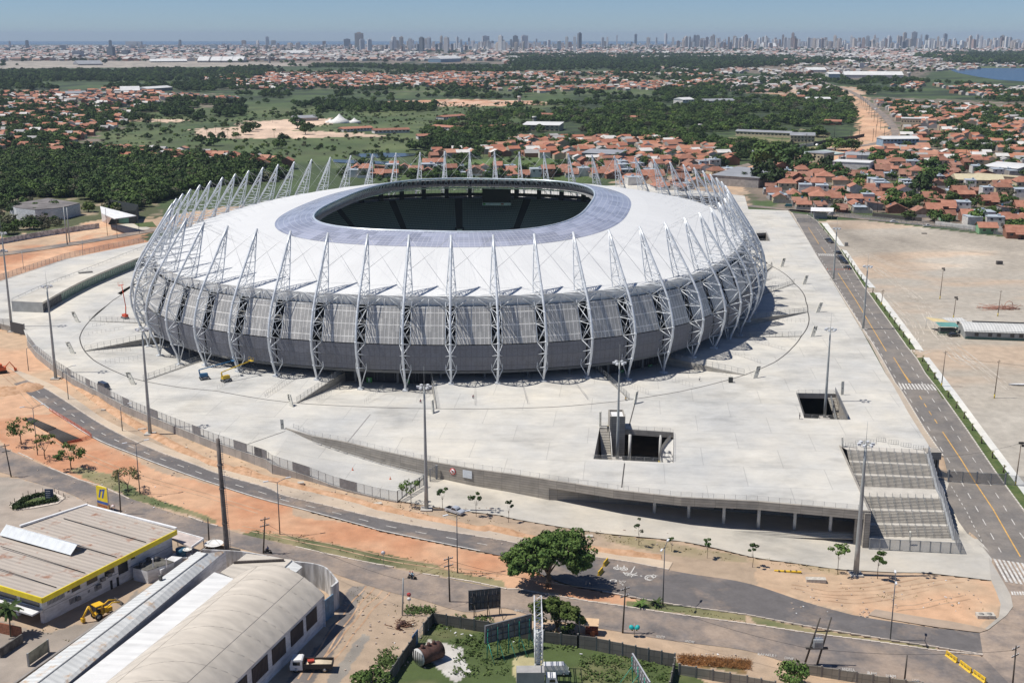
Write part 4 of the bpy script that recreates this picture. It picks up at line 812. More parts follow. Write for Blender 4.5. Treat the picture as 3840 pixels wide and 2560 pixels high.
def build_drive():
 top=[F[0]]+[Vector((p.x,p.y-.1,0))for p in resample(F[1:5],3)];bot=[fenceS[-1]]+lowS;LA,LB=arclen(top),arclen(bot);n=20;V=[];mb=MB();m=4
 for i in range(n+1):
  a=at_len(top,LA,LA[-1]*i/n);b=at_len(bot,LB,LB[-1]*i/n)
  for j in range(m+1):q=a.lerp(b,j/m);V.append(Vector((q.x,q.y,DZ(q.x)+.01)))
 mb.add(V,[(i*5+j,(i+1)*5+j,(i+1)*5+j+1,i*5+j+1)for i in range(n)for j in range(m)]);struct(mb.build('driveway',M_CONC))
 P=[S(103,1276,0)]+fenceS[1:]+lowS;t=thing('street_wall','long low concrete wall with grey mesh fence curving between street and plaza','wall');mb=MB();Q=resample(P,2.5)
 for a,b in zip(Q[:-1],Q[1:]):
  d=(b-a).normalized();nn=Vector((d.y,-d.x,0));nn=nn if nn.y<0 else-nn;o=nn*.25;za,zb_=min(ZG(a.x,a.y),a.z-.6)-.6,min(ZG(b.x,b.y),b.z-.6)-.6
  mb.add([(a.x+o.x,a.y+o.y,za),(b.x+o.x,b.y+o.y,zb_),(b.x+o.x,b.y+o.y,b.z+.12),(a.x+o.x,a.y+o.y,a.z+.12),(b.x,b.y,b.z+.12),(a.x,a.y,a.z+.12),(b.x,b.y,b.z),(a.x,a.y,a.z)],[(0,1,2,3),(3,2,4,5),(5,4,6,7)])
 mb.build('wall',wallmat('street_wall_concrete',(.36,.34,.315),1.2,3),t)
 fence_run(t,Q,2.3,2.2,pm=M_RAIL,base=.1)
 PT=P;LP=arclen(PT)
 def near(u,v):
  w=S(u,v,-1.);return min(range(int(LP[-1])),key=lambda i:(at_len(PT,LP,i)-w).length)
 for r,x0,x1,yy in(('D1',620,660,40),('D1',755,800,140),('D1',820,975,200),('D1',1110,1180,300),('D1',1338,1420,400),('D1',1690,1785,560),('D1',2100,2225,680),('D1',2280,2352,740),('D2',165,285,750),('D2',475,605,860),('D2',815,953,980)):
  i0=near(*px(r,x0,yy));i1=near(*px(r,x1,yy+(x1-x0)*.35));i1=max(i1,i0+3);mb=MB();pp=[at_len(PT,LP,i)for i in range(i0,i1+1)]
  for a,b in zip(pp[:-1],pp[1:]):mb.add([a+Vector((0,-.1,.2)),b+Vector((0,-.1,.2)),b+Vector((0,-.1,2.5)),a+Vector((0,-.1,2.5))],[(0,1,2,3)])
  mb.build('sheet_panel',M_PANEL,t)
 a=lowS[-1];b=S(*px('D2',1622,985),z=-3.3);g=thing('sliding_gate','grey metal vehicle gate standing across the bottom of the sloping driveway','gate');fence_run(g,[a,b],2.6,1.9,pm=M_GATE,pr=.1)
 a=S(*px('D2',1677,950),z=-3.6);b=S(*px('D2',1735,925),z=-3.6);g=thing('gate_leaf','open grey gate leaf standing against the concrete retaining wall','gate');fence_run(g,[a,b],3.2,1.3,pm=M_GATE,pr=.12);mb=MB();mb.box((b.x,b.y,-2.),(.5,.5,3.6));mb.build('gate_post',M_GATE,g)
 g=thing('side_gate','dark sheet metal gate at the far left end of the street wall','gate');a,b=SL([(42,1209+15),(93,1211+24)],0);mb=MB();mb.box(((a+b)/2+Vector((0,-.3,0))),((b-a).length,.2,3.8),math.atan2((b-a).y,(b-a).x));mb.build('leaf',mat('dark_sheet',(.07,.072,.078),.6,.2),g);mb=MB();mb.box(a+Vector((0,-.3,.1)),(.3,.3,4.2));mb.box(b+Vector((0,-.3,.1)),(.3,.3,4.2));mb.build('post',M_GATE,g)
 g=thing('boundary_fence','pale mesh fence at the far left edge of the plaza beside the gate','fence');fence_run(g,SL([(-200,1222),(40,1222)],0),2.6,2.5)
 g=thing('boundary_fence','long mesh fence between the red earth track and the plaza at upper left','fence');fence_run(g,SL([(-240,1115),(0,1052),(120,1012),(245,971),(400,936),(539,909)],0),2.6,3.2)
build_drive()
def build_service():
 t=thing('service_building','long low curved building with pale flat roof and green glass front beside the left driveway','building')
 Fb=SL([px('L4',*q)for q in((300,960),(450,872),(580,803),(700,748),(890,668),(1000,625))],0);Fb=smoothline(Fb,5)
 Bb=SL([px('L4',*q)for q in((78,880),(310,775),(600,665),(970,520),(1060,488))],4.0);Bb=smoothline(Bb,5);LA,LB=arclen(Fb),arclen(Bb);n=30;V=[];V2=[];V3=[]
 for i in range(n+1):
  a=at_len(Fb,LA,LA[-1]*i/n);b=at_len(Bb,LB,LB[-1]*i/n);V+=[(a.x,a.y,4.0),(b.x,b.y,4.0)];V2+=[(a.x,a.y,4.0),(a.x,a.y,3.3)];V3+=[(a.x-.6,a.y+.5,3.3),(a.x-.6,a.y+.5,0)]
 q=[(2*i,2*i+1,2*i+3,2*i+2)for i in range(n)]
 mb=MB();mb.add(V,q);mb.add(V2,q);mb.build('roof',concrete('roof_conc',(.56,.54,.50),False),t)
 mb=MB();a,b=Fb[0],Bb[0];mb.add([(a.x,a.y,0),(b.x,b.y,0),(b.x,b.y,4),(a.x,a.y,4)],[(0,1,2,3)]);mb.build('end_wall',mat('ribbed_grey',(.42,.42,.40),.7),t)
 m=mat('green_glass',(.16,.28,.22),.25,spec=.7);mb=MB();mb.add(V3,q[6:]);mb.build('glass_front',m,t);mb=MB();mb.add(V3,q[:6]);mb.build('dark_front',mat('dark_sheet'),t)
 mb=MB()
 for i in range(n*2+1):a=at_len(Fb,LA,LA[-1]*i/(2*n));mb.box((a.x-.55,a.y+.4,1.6),(.14,.14,3.3))
 mb.build('mullion',M_GATE,t);mb=MB();P=[p+Vector((.3,0,0))for p in Bb];mb.tube([p+Vector((0,0,.9))for p in P],.07,4);
 for p in resample(P,3):mb.box((p.x,p.y,4.45),(.06,.06,.9))
 mb.build('roof_rail',M_RAIL,t)
 c=S(*px('L4',590,686),z=4);mb=MB();mb.box(c+Vector((0,0,.3)),(5.5,1.6,.6),.5);mb.build('roof_hatch',mat('hatch_grey',(.3,.29,.27),.8),t)
build_service()
def build_pit(key,label,extra=True):
 q=PITS[key];t=thing('sunken_court',label,'opening');mb=MB();n=4;zb=-9.6
 V=[(p.x,p.y,-.004)for p in q]+[(p.x,p.y,-1.5)for p in q];mb.add(V,[(i,(i+1)%n,n+(i+1)%n,n+i)for i in range(n)]);mb.build('rim',M_BOARD,t)
 mb=MB();V=[(p.x,p.y,-1.5)for p in q]+[(p.x,p.y,zb)for p in q];c=sum(q,Vector())/4
 sides=[1,3]if key!='d' else[1]
 mb.add(V,[(i,(i+1)%n,n+(i+1)%n,n+i)for i in sides]);mb.build('side_wall',M_BOARD,t)
 mb=MB();e=[c+(p-c)*(1.6 if key=='a' else 1.9)for p in q];mb.poly([(p.x,p.y,zb+.02)for p in e]);mb.build('court_floor',mat('court_floor',(.20,.19,.175),.9),t)
 r=thing('court_rail',{'a':'glazed guard rail round the largest plaza opening','b':'mesh guard rail round the smaller plaza opening','c':'guard rail round the small far opening','d':'guard rail round the wide court behind the stadium'}[key],'railing');P=[p*1.0 for p in q];fence_run(r,[P[3],P[0],P[1],P[2],P[3]]if key=='b' else[P[0],P[1],P[2],P[3]],1.1,2.0,wire=M_WIREL,pm=mat('rail_light'),pr=.025)
 return t,q
t,q=build_pit('a','largest rectangular opening in the plaza, nearest the concrete wall, with stair and lift shaft')
def pit_a():
 tl,tr,br,bl=q;mb=MB();z0,z1=0,-9.4;n=30
 a=S(*px('D3',822,490),z=0);b=S(*px('D3',902,495),z=0);w=(b-a).length;d=Vector((.02,-1,0));
 for i in range(n):
  z=-.05-i*.31;y=i*.38;y+=1.4 if i>15 else 0;c=(a+b)/2+d*y;mb.box((c.x,c.y,z-.4),(w,.5 if i!=15 else 1.9,.8))
 mb.build('stair',M_CONC2,t)
 mb=MB();c=S(*px('D3',905,500),z=0);mb.tube([c+Vector((.1,.5,1.0)),c+Vector((.3,-13,-8.5))],.05,4);mb.box(c+Vector((.3,-5.6,-4.6)),(.16,13,1.1),ax=Matrix.Rotation(R(36),3,'X'));mb.build('stair_wall',mat('pale_column'),t)
 sh=thing('lift_shaft','square board-marked concrete lift shaft rising out of the largest plaza opening','shaft');c0=S(*px('D3',908,497),z=0);c1=S(*px('D3',1042,500),z=0);w=(c1-c0).length;h=3.9;c=(c0+c1)/2;mb=MB();y0=c.y-.2;y1=c.y+5.2
 mb.box((c.x,y0-.15,(h-9.5)/2),(w,.3,h+9.5));mb.box((c.x-w/2+.15,(y0+y1)/2,(h-9.5)/2),(.3,y1-y0,h+9.5));mb.box((c.x+w/2-.15,(y0+y1)/2,(h-9.5)/2),(.3,y1-y0,h+9.5));mb.box((c.x,y1+.15,h/2),(w,.3,h));mb.build('shaft_wall',M_BOARD,sh)
 mb=MB();mb.box((c.x,(y0+y1)/2,h-.6),(w-.62,y1-y0-.02,.1));mb.build('roof',mat('roof_white',(.75,.75,.75),.6),sh)
 mb=MB()
 for x,r_ in((1068,.4),(1332,.4)):
  u,v=px('D3',x,640);p=S(u,v,-6);mb.tube([(p.x,tl.y-3.0,-9.5),(p.x,tl.y-3.0,-1.0)],.38,10)
 mb.build('column',mat('pale_column'),t)
 mb=MB()
 for x in(1068,1332):u,v=px('D3',x,640);p=S(u,v,-6);mb.tube([(p.x,tl.y-3.0,-9.45),(p.x,tl.y-3.0,-8.2)],.42,10)
 mb.build('column_band',mat('warning_yellow',(.55,.42,.04),.6),t)
 mb=MB();cx,cy=tr.x-1.0,(tr.y+br.y)/2;P=[Vector((tr.x-1.0-4.2*math.sin(a_),tr.y-2-11*i/8,-1.2-7.6*i/8))for i,a_ in enumerate([.0+.9*math.sin(j/8*3.14159)for j in range(9)])]
 for a_,b_ in zip(P[:-1],P[1:]):mb.add([a_,b_,b_+Vector((0,0,1.3)),a_+Vector((0,0,1.3))],[(0,1,2,3)]);mb.add([a_,b_,Vector((tr.x-.2,b_.y,b_.z)),Vector((tr.x-.2,a_.y,a_.z))],[(0,1,2,3)])
 mb.build('ramp',mat('pale_column'),t)
 mb=MB();mb.box(((bl.x+br.x)/2+2,bl.y+4.5,-8.9),(12,1.0,1.4));mb.box(((bl.x+br.x)/2-4,bl.y+5,-9.3),(8,3,.5));mb.build('planter',M_CONC2,t)
pit_a()
t,q=build_pit('b','smaller rectangular plaza opening with an open stair at its right side')
mb=MB();a=S(*px('D4',625,210),z=0);b=S(*px('D4',690,210),z=0)
for i in range(28):c=(a+b)/2+Vector((.10*i*.42,-.42*i-(1.2 if i>13 else 0),-.1-.3*i));mb.box(c-Vector((0,0,.3)),((b-a).length,.5,.3))
mb.build('stair',M_CONC2,t)
mb=MB()
for s_ in(a,b):mb.box(s_+Vector((.6,-6.4,-3.7)),(.14,14.4,1.0),ax=Matrix.Rotation(R(34.5),3,'X'))
mb.build('stair_rail',M_RAIL,t);mb=MB();p=S(*px('D4',563,380),z=0);mb.tube([(p.x,p.y+2,-9.5),(p.x,p.y+2,-1.2)],.35,10);mb.build('column',mat('pale_column'),t)
wl=thing('stair_parapet','slanting metal parapet wall at the right of the smaller plaza opening','railing');a,b=SL([px('D4',686,165),px('D4',795,405)],0);mb=MB();d=b-a;mb.box((a+b)/2+Vector((0,0,.75)),(d.length,.15,1.5),math.atan2(d.y,d.x));mb.build('panel',M_PANEL,wl)
build_pit('c','small dark plaza opening near the far end of the avenue');build_pit('d','wide dark sunken court behind the stadium at far right')
def build_stairs():
 t=thing('grand_staircase','broad concrete staircase with rows of handrails descending from plaza to street corner','staircase')
 TL,TR=S(*px('D4',790,672),z=0),S(*px('D4',1490,705),z=0);z9=ZG(82,245);BL,BR=S(*px('E4',985,140),z=z9),S(*px('E4',1720,150),z=z9)
 prof=[(0,0)];runs=[(4.0,1.40),(1.3,0),(4.0,1.4),(1.3,0),(4.0,1.4),(6.6,0),(4.0,1.4),(1.3,0),(4.0,1.4),(1.3,0),(4.0,1.35),(1.0,0)]
 T=sum(r for r,_ in runs);H=sum(h for _,h in runs);mb=MB();s=0;z=0;segs=[]
 for rn,hh in runs:
  if hh:
   n=8
   for i in range(n):segs.append((s+rn*i/n,s+rn*(i+1)/n,z-hh*(i+1)/n));
   z-=hh
  else:segs.append((s,s+rn,z))
  s+=rn
 f=z9/z;L0=TL;zz=0
 def pt(side,s_):A,B=(TL,BL)if side==0 else(TR,BR);p=A.lerp(B,s_/T);return Vector((p.x,p.y,0))
 prev=0
 for s0,s1,z_ in segs:
  z_*=f;a,b,c,d=pt(0,s0),pt(1,s0),pt(1,s1),pt(0,s1);mb.add([(a.x,a.y,prev),(b.x,b.y,prev),(b.x,b.y,z_),(a.x,a.y,z_)],[(0,1,2,3)]);mb.add([(a.x,a.y,z_),(b.x,b.y,z_),(c.x,c.y,z_),(d.x,d.y,z_)],[(3,2,1,0)]);prev=z_
 top=SL([px('D4',735,640),px('D4',1520,668)],0);mb.add([(top[0].x,top[0].y,.004),(top[1].x,top[1].y,.004),(TR.x,TR.y,.004),(TL.x,TL.y,.004)],[(0,3,2,1)]);mb.build('step',mat('stair_concrete',(.50,.47,.42),.85,var=.12,scale=.4),t)
 mb=MB()
 for s0,s1,z_ in segs:
  if s1-s0<1:a,b=pt(0,s1),pt(1,s1);a.z=b.z=z_*f+.006;d=(BL-TL).normalized();mb.add([a-Vector((0,-.24,0)),b-Vector((0,-.24,0)),b,a],[(0,1,2,3)])
 mb.build('nosing_shade',mat('nosing_shade_brown',(.10,.088,.075),.8),t)  # strips widened and darkened to paint the shade of the steps
 s=0;z=0
 for ri,(rn,hh)in enumerate(runs):
  if hh:
   for j in range(11):
    mb=MB()if j==0 else mb;u=(j+.3)/10.6;a=pt(0,s).lerp(pt(1,s),u);b=pt(0,s+rn).lerp(pt(1,s+rn),u);a.z=z*f;b.z=(z-hh)*f
    for k in range(3):p=a.lerp(b,k/2);mb.box(p+Vector((0,0,.5)),(.06,.06,1.0))
    for h_ in(.55,1.0):mb.tube([a+Vector((0,.4,h_)),a+Vector((0,0,h_)),b+Vector((0,0,h_))],.028,4)
   mb.build('handrail',M_RAIL,t)
  s+=rn;z-=hh
 mb=MB()
 a,b=S(*px('D4',735,640),z=0),Vector((F[-1].x+.1,F[-1].y,0));
 g=thing('stepped_fence','grey sheet metal fence stepping down the right side of the broad staircase','fence');n=16;mb=MB();mp_=MB();s=0;z=0;pts=[]
 for rn,hh in runs:pts.append((s,z));s+=rn;z-=hh
 pts.append((s,z));ss=np.linspace(0,T,22)
 for i in range(21):
  z0=np.interp((ss[i]),[p[0]for p in pts],[p[1]for p in pts])*f;z1=np.interp(ss[i+1],[p[0]for p in pts],[p[1]for p in pts])*f;a,b=pt(1,ss[i])+Vector((.5,0,0)),pt(1,ss[i+1])+Vector((.5,0,0));zt=(z0+z1)/2+2.3
  mp_.add([(a.x,a.y,min(z0,z1)),(b.x,b.y,min(z0,z1)),(b.x,b.y,zt),(a.x,a.y,zt)],[(0,1,2,3)]);mb.box((a.x,a.y,(z0+zt)/2),(.14,.14,zt-z0+.1));mb.add([(a.x-.55,a.y,z0),(b.x-.55,b.y,z1),(b.x+.2,b.y,z1+.15),(a.x+.2,a.y,z0+.15)],[(0,1,2,3)]);mb.add([(a.x+.2,a.y,-9.6),(b.x+.2,b.y,-9.6),(b.x+.2,b.y,z1+.15),(a.x+.2,a.y,z0+.15)],[(0,1,2,3)])
 mp_.build('sheet',mat('fence_sheet',(.30,.32,.36),.5,.3),g);mb.build('frame',M_GATE,g)
 g=thing('stair_gate','row of grey mesh gates along the foot of the broad staircase','gate');a,b=S(*px('E4',988,232)),S(*px('E4',1790,275));fence_run(g,[a,b],2.6,2.05,wire=mesh_mat('dense_mesh',(.33,.34,.36),.62),pm=M_GATE,pr=.11);c=S(*px('E4',1722,152));fence_run(g,[b,c+Vector((.4,0,0))],2.6,2.0,wire=MATS['dense_mesh'],pm=M_GATE,pr=.08)
 g=thing('stair_barriers','staggered low metal crowd barriers across the top of the broad staircase','barrier');mb=MB()
 for x0,y0,x1,y1 in((775,635,870,650),(865,615,945,620),(1050,590,1130,598),(1158,612,1245,620),(1265,635,1355,645),(1375,658,1465,668),(945,610,1050,612)):
  a,b=SL([px('D4',x0,y0+8),px('D4',x1,y1+8)],0);n=4
  for k in range(n+1):p=a.lerp(b,k/n);mb.box(p+Vector((0,0,.55)),(.05,.05,1.1))
  for h_ in(.15,.6,1.1):mb.tube([a+Vector((0,0,h_)),b+Vector((0,0,h_))],.03,4)
 mb.build('rail',M_RAIL,g)
 g=thing('corner_block','heavy concrete beam on two posts at the plaza corner beside the avenue','wall');c=S(*px('D4',1550,690),z=0);mb=MB();mb.box(c+Vector((0,.6,-.75)),(3.6,3.2,1.9));mb.build('beam',M_BOARD,g);[MB().box(c+Vector((x_,-.3,-4.6)),(w_,w_,6.2)).build('post',M_BOARD,g)for x_,w_ in((1.3,.5),(.5,.3))]
build_stairs()
def build_avenue_gate():
 g=thing('avenue_gate','pair of wide grey mesh gates closed across the avenue beside the staircase','gate');a,m_,b=S(*px('D4',1683,955)),S(*px('D4',1930,972)),S(*px('D4',2182,985))
 for p,q_ in((a,m_),(m_,b)):
  fence_run(g,[p,q_],2.9,2.3,wire=mesh_mat('gate_mesh',(.16,.165,.17),.6),pm=M_GATE,pr=.09)
 mb=MB();
 for p in(a,m_,b):mb.box(p+Vector((0,0,1.6)),(.35,.35,3.3))
 mb.build('gate_post',M_GATE,g)
 f=thing('boundary_fence','low grey mesh fence to the right of the avenue gates','fence');fence_run(f,[b,S(*px('D4',2352,1000)),S(*px('D4',2600,1010))],2.7,2.2)
 f=thing('boundary_fence','short mesh fence between the concrete corner block and avenue gates','fence');fence_run(f,[S(*px('D4',1600,935)),a],2.7,2.2)
build_avenue_gate()
f=thing('lot_fence','long mesh fence along the far edge of the gravel lot','fence');fence_run(f,WL('R6',[(820,372),(900,378),(990,366),(1140,382),(1500,425),(1900,468),(2240,515),(2700,575)]),2.4,3.2)
f=thing('avenue_end_gate','pale metal gate closing the far end of the avenue','gate');fence_run(f,WL('R6',[(745,410),(885,412)]),2.6,3,pm=mat('rail_light'))
M_TOT=mat('totem_concrete',(.60,.58,.51),.8,var=.15,scale=1.5);M_BLK=mat('letter_black',(.025,.025,.025),.6)
def totem(letter,u0,v0,u1,v1,rz,desc,lean=True,w=1.5,z=0.0):
 """slab leaning back; top pixel (u0,v0), base pixel (u1,v1)"""
 b=S(u1,v1,z);rr=ray(u0,v0);dy=0;h=hgt(u1,v0,b)
 if lean and letter:dy=h*.42;h=CAMH+rr.z*((b.y+dy)/rr.y)-b.z
 x=rr.x*((b.y+dy)/rr.y)-b.x
 t=thing('gate_totem',desc,'sign',b,0,'lettered gate markers round the plaza');d=.35;c,s=math.cos(rz),math.sin(rz);q=[(-w/2,-d/2),(w/2,-d/2),(w/2,d/2),(-w/2,d/2)];q=[(a*c-bb*s,a*s+bb*c)for a,bb in q]
 mb=MB();mb.add([(a,bb,0)for a,bb in q]+[(a+x,bb+dy,h)for a,bb in q],[(0,1,5,4),(1,2,6,5),(2,3,7,6),(3,0,4,7),(4,5,6,7)]);mb.build('slab',M_TOT,t)
 if letter:
  o=text_mesh('letter',letter,1.7,M_BLK,t,ext=.02);M=Matrix(((c,x/h,s),(s,dy/h,-c),(0,1,0))).to_4x4()
  o.matrix_local=Matrix.Translation((x*.78+s*(d/2+.03),dy*.78-c*(d/2+.05),h*.78))@M
 mb=MB();mb.box((x*.5+s*.2,dy*.5-(d/2+.04)*c,h*.5),(.3,.05,.22),rz);mb.build('mark',M_BLK,t);return t
l4=lambda x,y:px('L4',x,y)
for L,a,b,rz,ds in(('B',l4(500,952),l4(537,1027),-.25,'farthest left of the plaza totems'),('C',l4(463,1160),l4(503,1242),-.2,'between totems B and D'),('D',l4(878,1368),l4(920,1455),-.2,'in front of the left lattice masts'),('E',px('D2',430,182),px('D2',457,292),-.75,'beside the sunken E entrance'),('F',px('D2',1695,232),px('D2',1704,350),1.35,'seen edge-on next to the ramp wall tip'),('F',px('D3',1148,158),px('D3',1128,268),1.0,'behind the largest plaza opening'),('G',px('R6',497,1345),px('R6',472,1425),.35,'on the ring line at right'),('H',px('R6',870,1083),px('R6',845,1155),.25,'nearest the tall floodlight mast at right'),('I',px('R6',906,930),px('R6',880,997),.25,'between totems H and J'),('J',px('R6',812,752),px('R6',792,813),.25,'between totems I and K'),('K',px('R6',664,641),px('R6',647,698),.25,'farthest away of the lettered totems')):
 totem(L,*a,*b,rz,'leaning pale slab totem '+('marked '+L+', ')+ds)
for(a,b,ds)in((px('D2',368,402),px('D2',375,488),'standing at the pointed end of the tapering concrete wall'),(px('D4',754,68),px('D4',748,187),'behind the smaller plaza opening'),(px('D4',750,560),px('D4',752,645),'brown and thin at the top corner of the staircase'),(px('D3',826,336),px('D3',825,465),'brown and thin beside the lift shaft'),(px('E4',1349,75),px('E4',1347,170),'on the lowest flight of the broad staircase')):
 t=totem(None,*a,*b,1.2 if 'brown' in ds or 'flight' in ds else.1,'slim upright post-like totem '+ds,w=.8,z=(0 if 'flight' not in ds else-7.8))
 if 'brown' in ds:t.children[0].data.materials[0]=mat('totem_brown',(.12,.08,.07),.7)
def ring_rails():
 mb=MB();g=thing('ring_barriers','many short rows of low grey queue barriers standing on the ramps round the stadium','barrier')
 for i,(r,x0,y0,x1,y1)in enumerate([('D2',215,215,500,10),('D2',680,260,890,130),('D2',1100,280,1260,150),('D2',1560,260,1620,190),('D2',2068,20,2072,300),('D3',120,70,185,290),('D3',590,100,715,255),('D3',1430,60,1640,135),('D3',1060,110,1250,200),('Z4',930,1420,1110,1470),('Z4',1130,1240,1430,1340),('Z4',1340,1110,1690,1200),('Z4',1560,1030,1800,1090),('Z4',1620,880,1900,890),('Z4',1560,770,1900,785),('Z4',1520,480,1800,520),('Z4',1500,400,1740,440),('L4',580,1130,850,1090),('L4',620,1240,900,1230),('L4',730,1320,950,1290),('L4',1500,1500,1780,1340),('L4',1830,1560,2100,1400),('L4',640,1070,800,1040)]):
  a,b=W(r,x0,y0,-.6),W(r,x1,y1,-.6);za,zb_=0,-.3;n=max(4,int((b-a).length/1.4))
  for k in range(n+1):p=a.lerp(b,k/n);mb.box(p+Vector((0,0,1.0)),(.045,.045,1.5))
  for h_ in(1.0,1.7):mb.tube([a+Vector((0,0,h_)),b+Vector((0,0,h_))],.028,3)
 mb.build('rail',mat('rail_light'),g)
ring_rails()
for P in([px('D2',1150,360),px('D2',945,610)],[px('D3',1040,790),px('D3',1015,1005)],[px('D3',1130,270),px('D3',1080,460)],[px('D2',400,508),px('D2',20,640)],[px('L4',170,710),(0,0)][:1]+[px('L4',250,712)]):
 if len(P)==2:mb=MB();ribbon(mb,SL(P,0),.3,.01,5,zf=0.0);struct(mb.build('drain_line',MATS['drain_dark']if P[0]!=px('D2',1150,360)else mat('drain_mid',(.25,.24,.23),.8)))
M_POLE=mat('pole_grey',(.36,.38,.38),.55,.3);M_WOOD=mat('pole_dark',(.075,.065,.055),.85,var=.3,scale=2);M_LAMP=mat('lamp_white',(.72,.74,.76),.4)
def floodmast(u0,v0,u1,v1,label,z=None,rod=True,r0=.5):
 b=S(u1,v1,z);h=hgt(u1,v0,b);h=max(h,8);t=thing('floodlight_mast',label,'light mast',b,0,'tall floodlight masts round the plaza')
 mb=MB();n=5
 mb.tube([(0,0,h*i/n)for i in range(n+1)],[r0-(r0*.62)*i/n for i in range(n+1)],10);mb.build('pole',M_POLE,t)
 mb=MB();mb.box((0,0,.05),(2.6,2.6,.5));mb.build('footing',mat('footing',(.45,.42,.38),.85),t)
 mb=MB();R_=1.15;P=[Vector((R_*math.cos(a*math.pi/6),R_*math.sin(a*math.pi/6),h))for a in range(13)];mb.tube(P,.07,4,cap=False);mb.tube([p*1-Vector((0,0,.6))for p in P],.05,4,cap=False)
 for a in range(0,12,3):mb.tube([(0,0,h-.1),P[a]],.06,4)
 mb.build('lamp_ring',M_POLE,t)
 mb=MB()
 for a in range(0,12,2):p=P[a]*1.0;mb.box((p.x*1.2,p.y*1.2,h-.15),(.7,.5,.45),a*math.pi/6)
 mb.build('floodlight',M_LAMP,t)
 if rod:mb=MB();mb.tube([(0,0,h),(0,0,h+4.6)],.05,4,r2=.025);mb.build('lightning_rod',M_POLE,t)
 return t
V_=lambda x,y:(x*1.63265,y*1.63265)
floodmast(*V_(0,535),*V_(28,762),'tall grey floodlight mast at the far left edge of the view',r0=.5)
floodmast(*px('L4',318,775),*px('L4',385,1415),'tall grey floodlight mast rising in front of the curved service building',r0=.5)
floodmast(*px('L4',985,1070),*px('D1',1325,535),'tall grey floodlight mast on the red bank right of totem D',r0=.5)
floodmast(*px('D2',1636,112),*px('D2',1645,1198),'tall grey floodlight mast on the street bank in front of the sliding gate',r0=.5)
floodmast(*px('D3',988,-100),*px('D3',975,760),'tall grey floodlight mast standing down in the largest plaza opening',z=-5,r0=.45)
floodmast(*px('R6',972,1103),*px('D4',592,395),'tall grey floodlight mast standing down in the smaller plaza opening',z=-5,r0=.45)
floodmast(*px('D4',967,615),*px('E4',868,455),'tall grey floodlight mast in front of the broad staircase',r0=.6)
floodmast(*px('R6',1000,445),*px('R6',984,785),'tall grey floodlight mast by the avenue kerb beside the queue of cars',r0=.45)
floodmast(*px('R6',1202,693),*px('R6',1178,1105),'tall grey floodlight mast at the avenue kerb right of totem I',r0=.45)
for a in((2807,730,2806,784,'thin distant light mast behind the stadium near the far right court'),(1635,610,1635,680,'thin distant light mast in front of the pond houses behind the stadium')):
 pass
def lamp(u0,v0,u1,v1,label,arms=2,rot=.5):
 b=S(u1,v1);h=hgt(u1,v0,b);t=thing('street_lamp',label,'street lamp',b,0,'street lamps along the two roads');L=2.0;c,s=math.cos(rot),math.sin(rot)
 mb=MB();mb.tube([(0,0,0),(0,0,h-.6)],.13,8,r2=.08);mb.build('pole',mat('lamp_pole',(.12,.13,.15),.5,.3),t)
 for k in range(arms):
  q=1 if k==0 else-1;mb=MB();mb.tube([(0,0,h-.65),(q*c*.7,q*s*.7,h-.35),(q*c*L,q*s*L,h)],.06,6);mb.build('arm',MATS['lamp_pole'],t)
  mb=MB();mb.box((q*c*(L+.45),q*s*(L+.45),h+.03),(1.1,.34,.16),rot);mb.build('lamp_head',M_LAMP,t)
 return t
d1=lambda x,y:px('D1',x,y);d2=lambda x,y:px('D2',x,y);e2=lambda x,y:px('E2',x,y);e3=lambda x,y:px('E3',x,y);e4=lambda x,y:px('E4',x,y);e1=lambda x,y:px('E1',x,y)
lamp(*d1(288,285),*d1(332,718),'twin-armed street lamp between two young trees at far left');lamp(*d1(1188,600),*d1(1235,1068),'twin-armed street lamp beside the round dry tree on the red median');lamp(*d2(325,935),*e2(352,100),'twin-armed street lamp on the red median left of the rusty track')
lamp(*d2(1898,1230),*e2(1918,440),'twin-armed street lamp left of the big tree by the grass median');lamp(*e3(1628,195),*e3(1612,728),'twin-armed street lamp beside the two low palms',rot=1.2);lamp(*e4(1224,480),*e4(1172,1030),'twin-armed street lamp on the narrow median near the yellow barriers',rot=1.3)
for a,b,ds in(((575,-60),(604,230),'near the parked grey van'),((1068,275),(1080,508),'on the pale footpath left of the tall floodlight mast')):
 lamp(*d1(*a),*d1(*b),'short single-armed footpath lamp '+ds,arms=1)
lamp(*px('L4',177,1195),*px('L4',197,1360),'short single-armed footpath lamp nearest the dark sheet gate',arms=1)
def utility(u0,v0,u1,v1,label,cross=1,mt=None,r=.17):
 b=S(u1,v1);h=hgt(u1,v0,b);rr=ray(u0,v0);x=rr.x*(b.y/rr.y)-b.x;t=thing('utility_pole',label,'utility pole',b);mb=MB();mb.tube([(0,0,-.2),(x,0,h)],r,8,r2=r*.7);mb.build('pole',mt or M_WOOD,t)
 for i in range(cross):z=h-.5-i*1.4;mb=MB();mb.box((x*z/h,0,z),(2.0,.12,.14),.6);mb.build('crossarm',mt or M_WOOD,t);mb=MB();[mb.lathe((x*z/h+k*math.cos(.6),k*math.sin(.6),z+.05),[(.07,0),(.09,.12),(.03,.25)],6)for k in(-.9,-.4,.4,.9)];mb.build('insulator',M_LAMP,t)
 return t
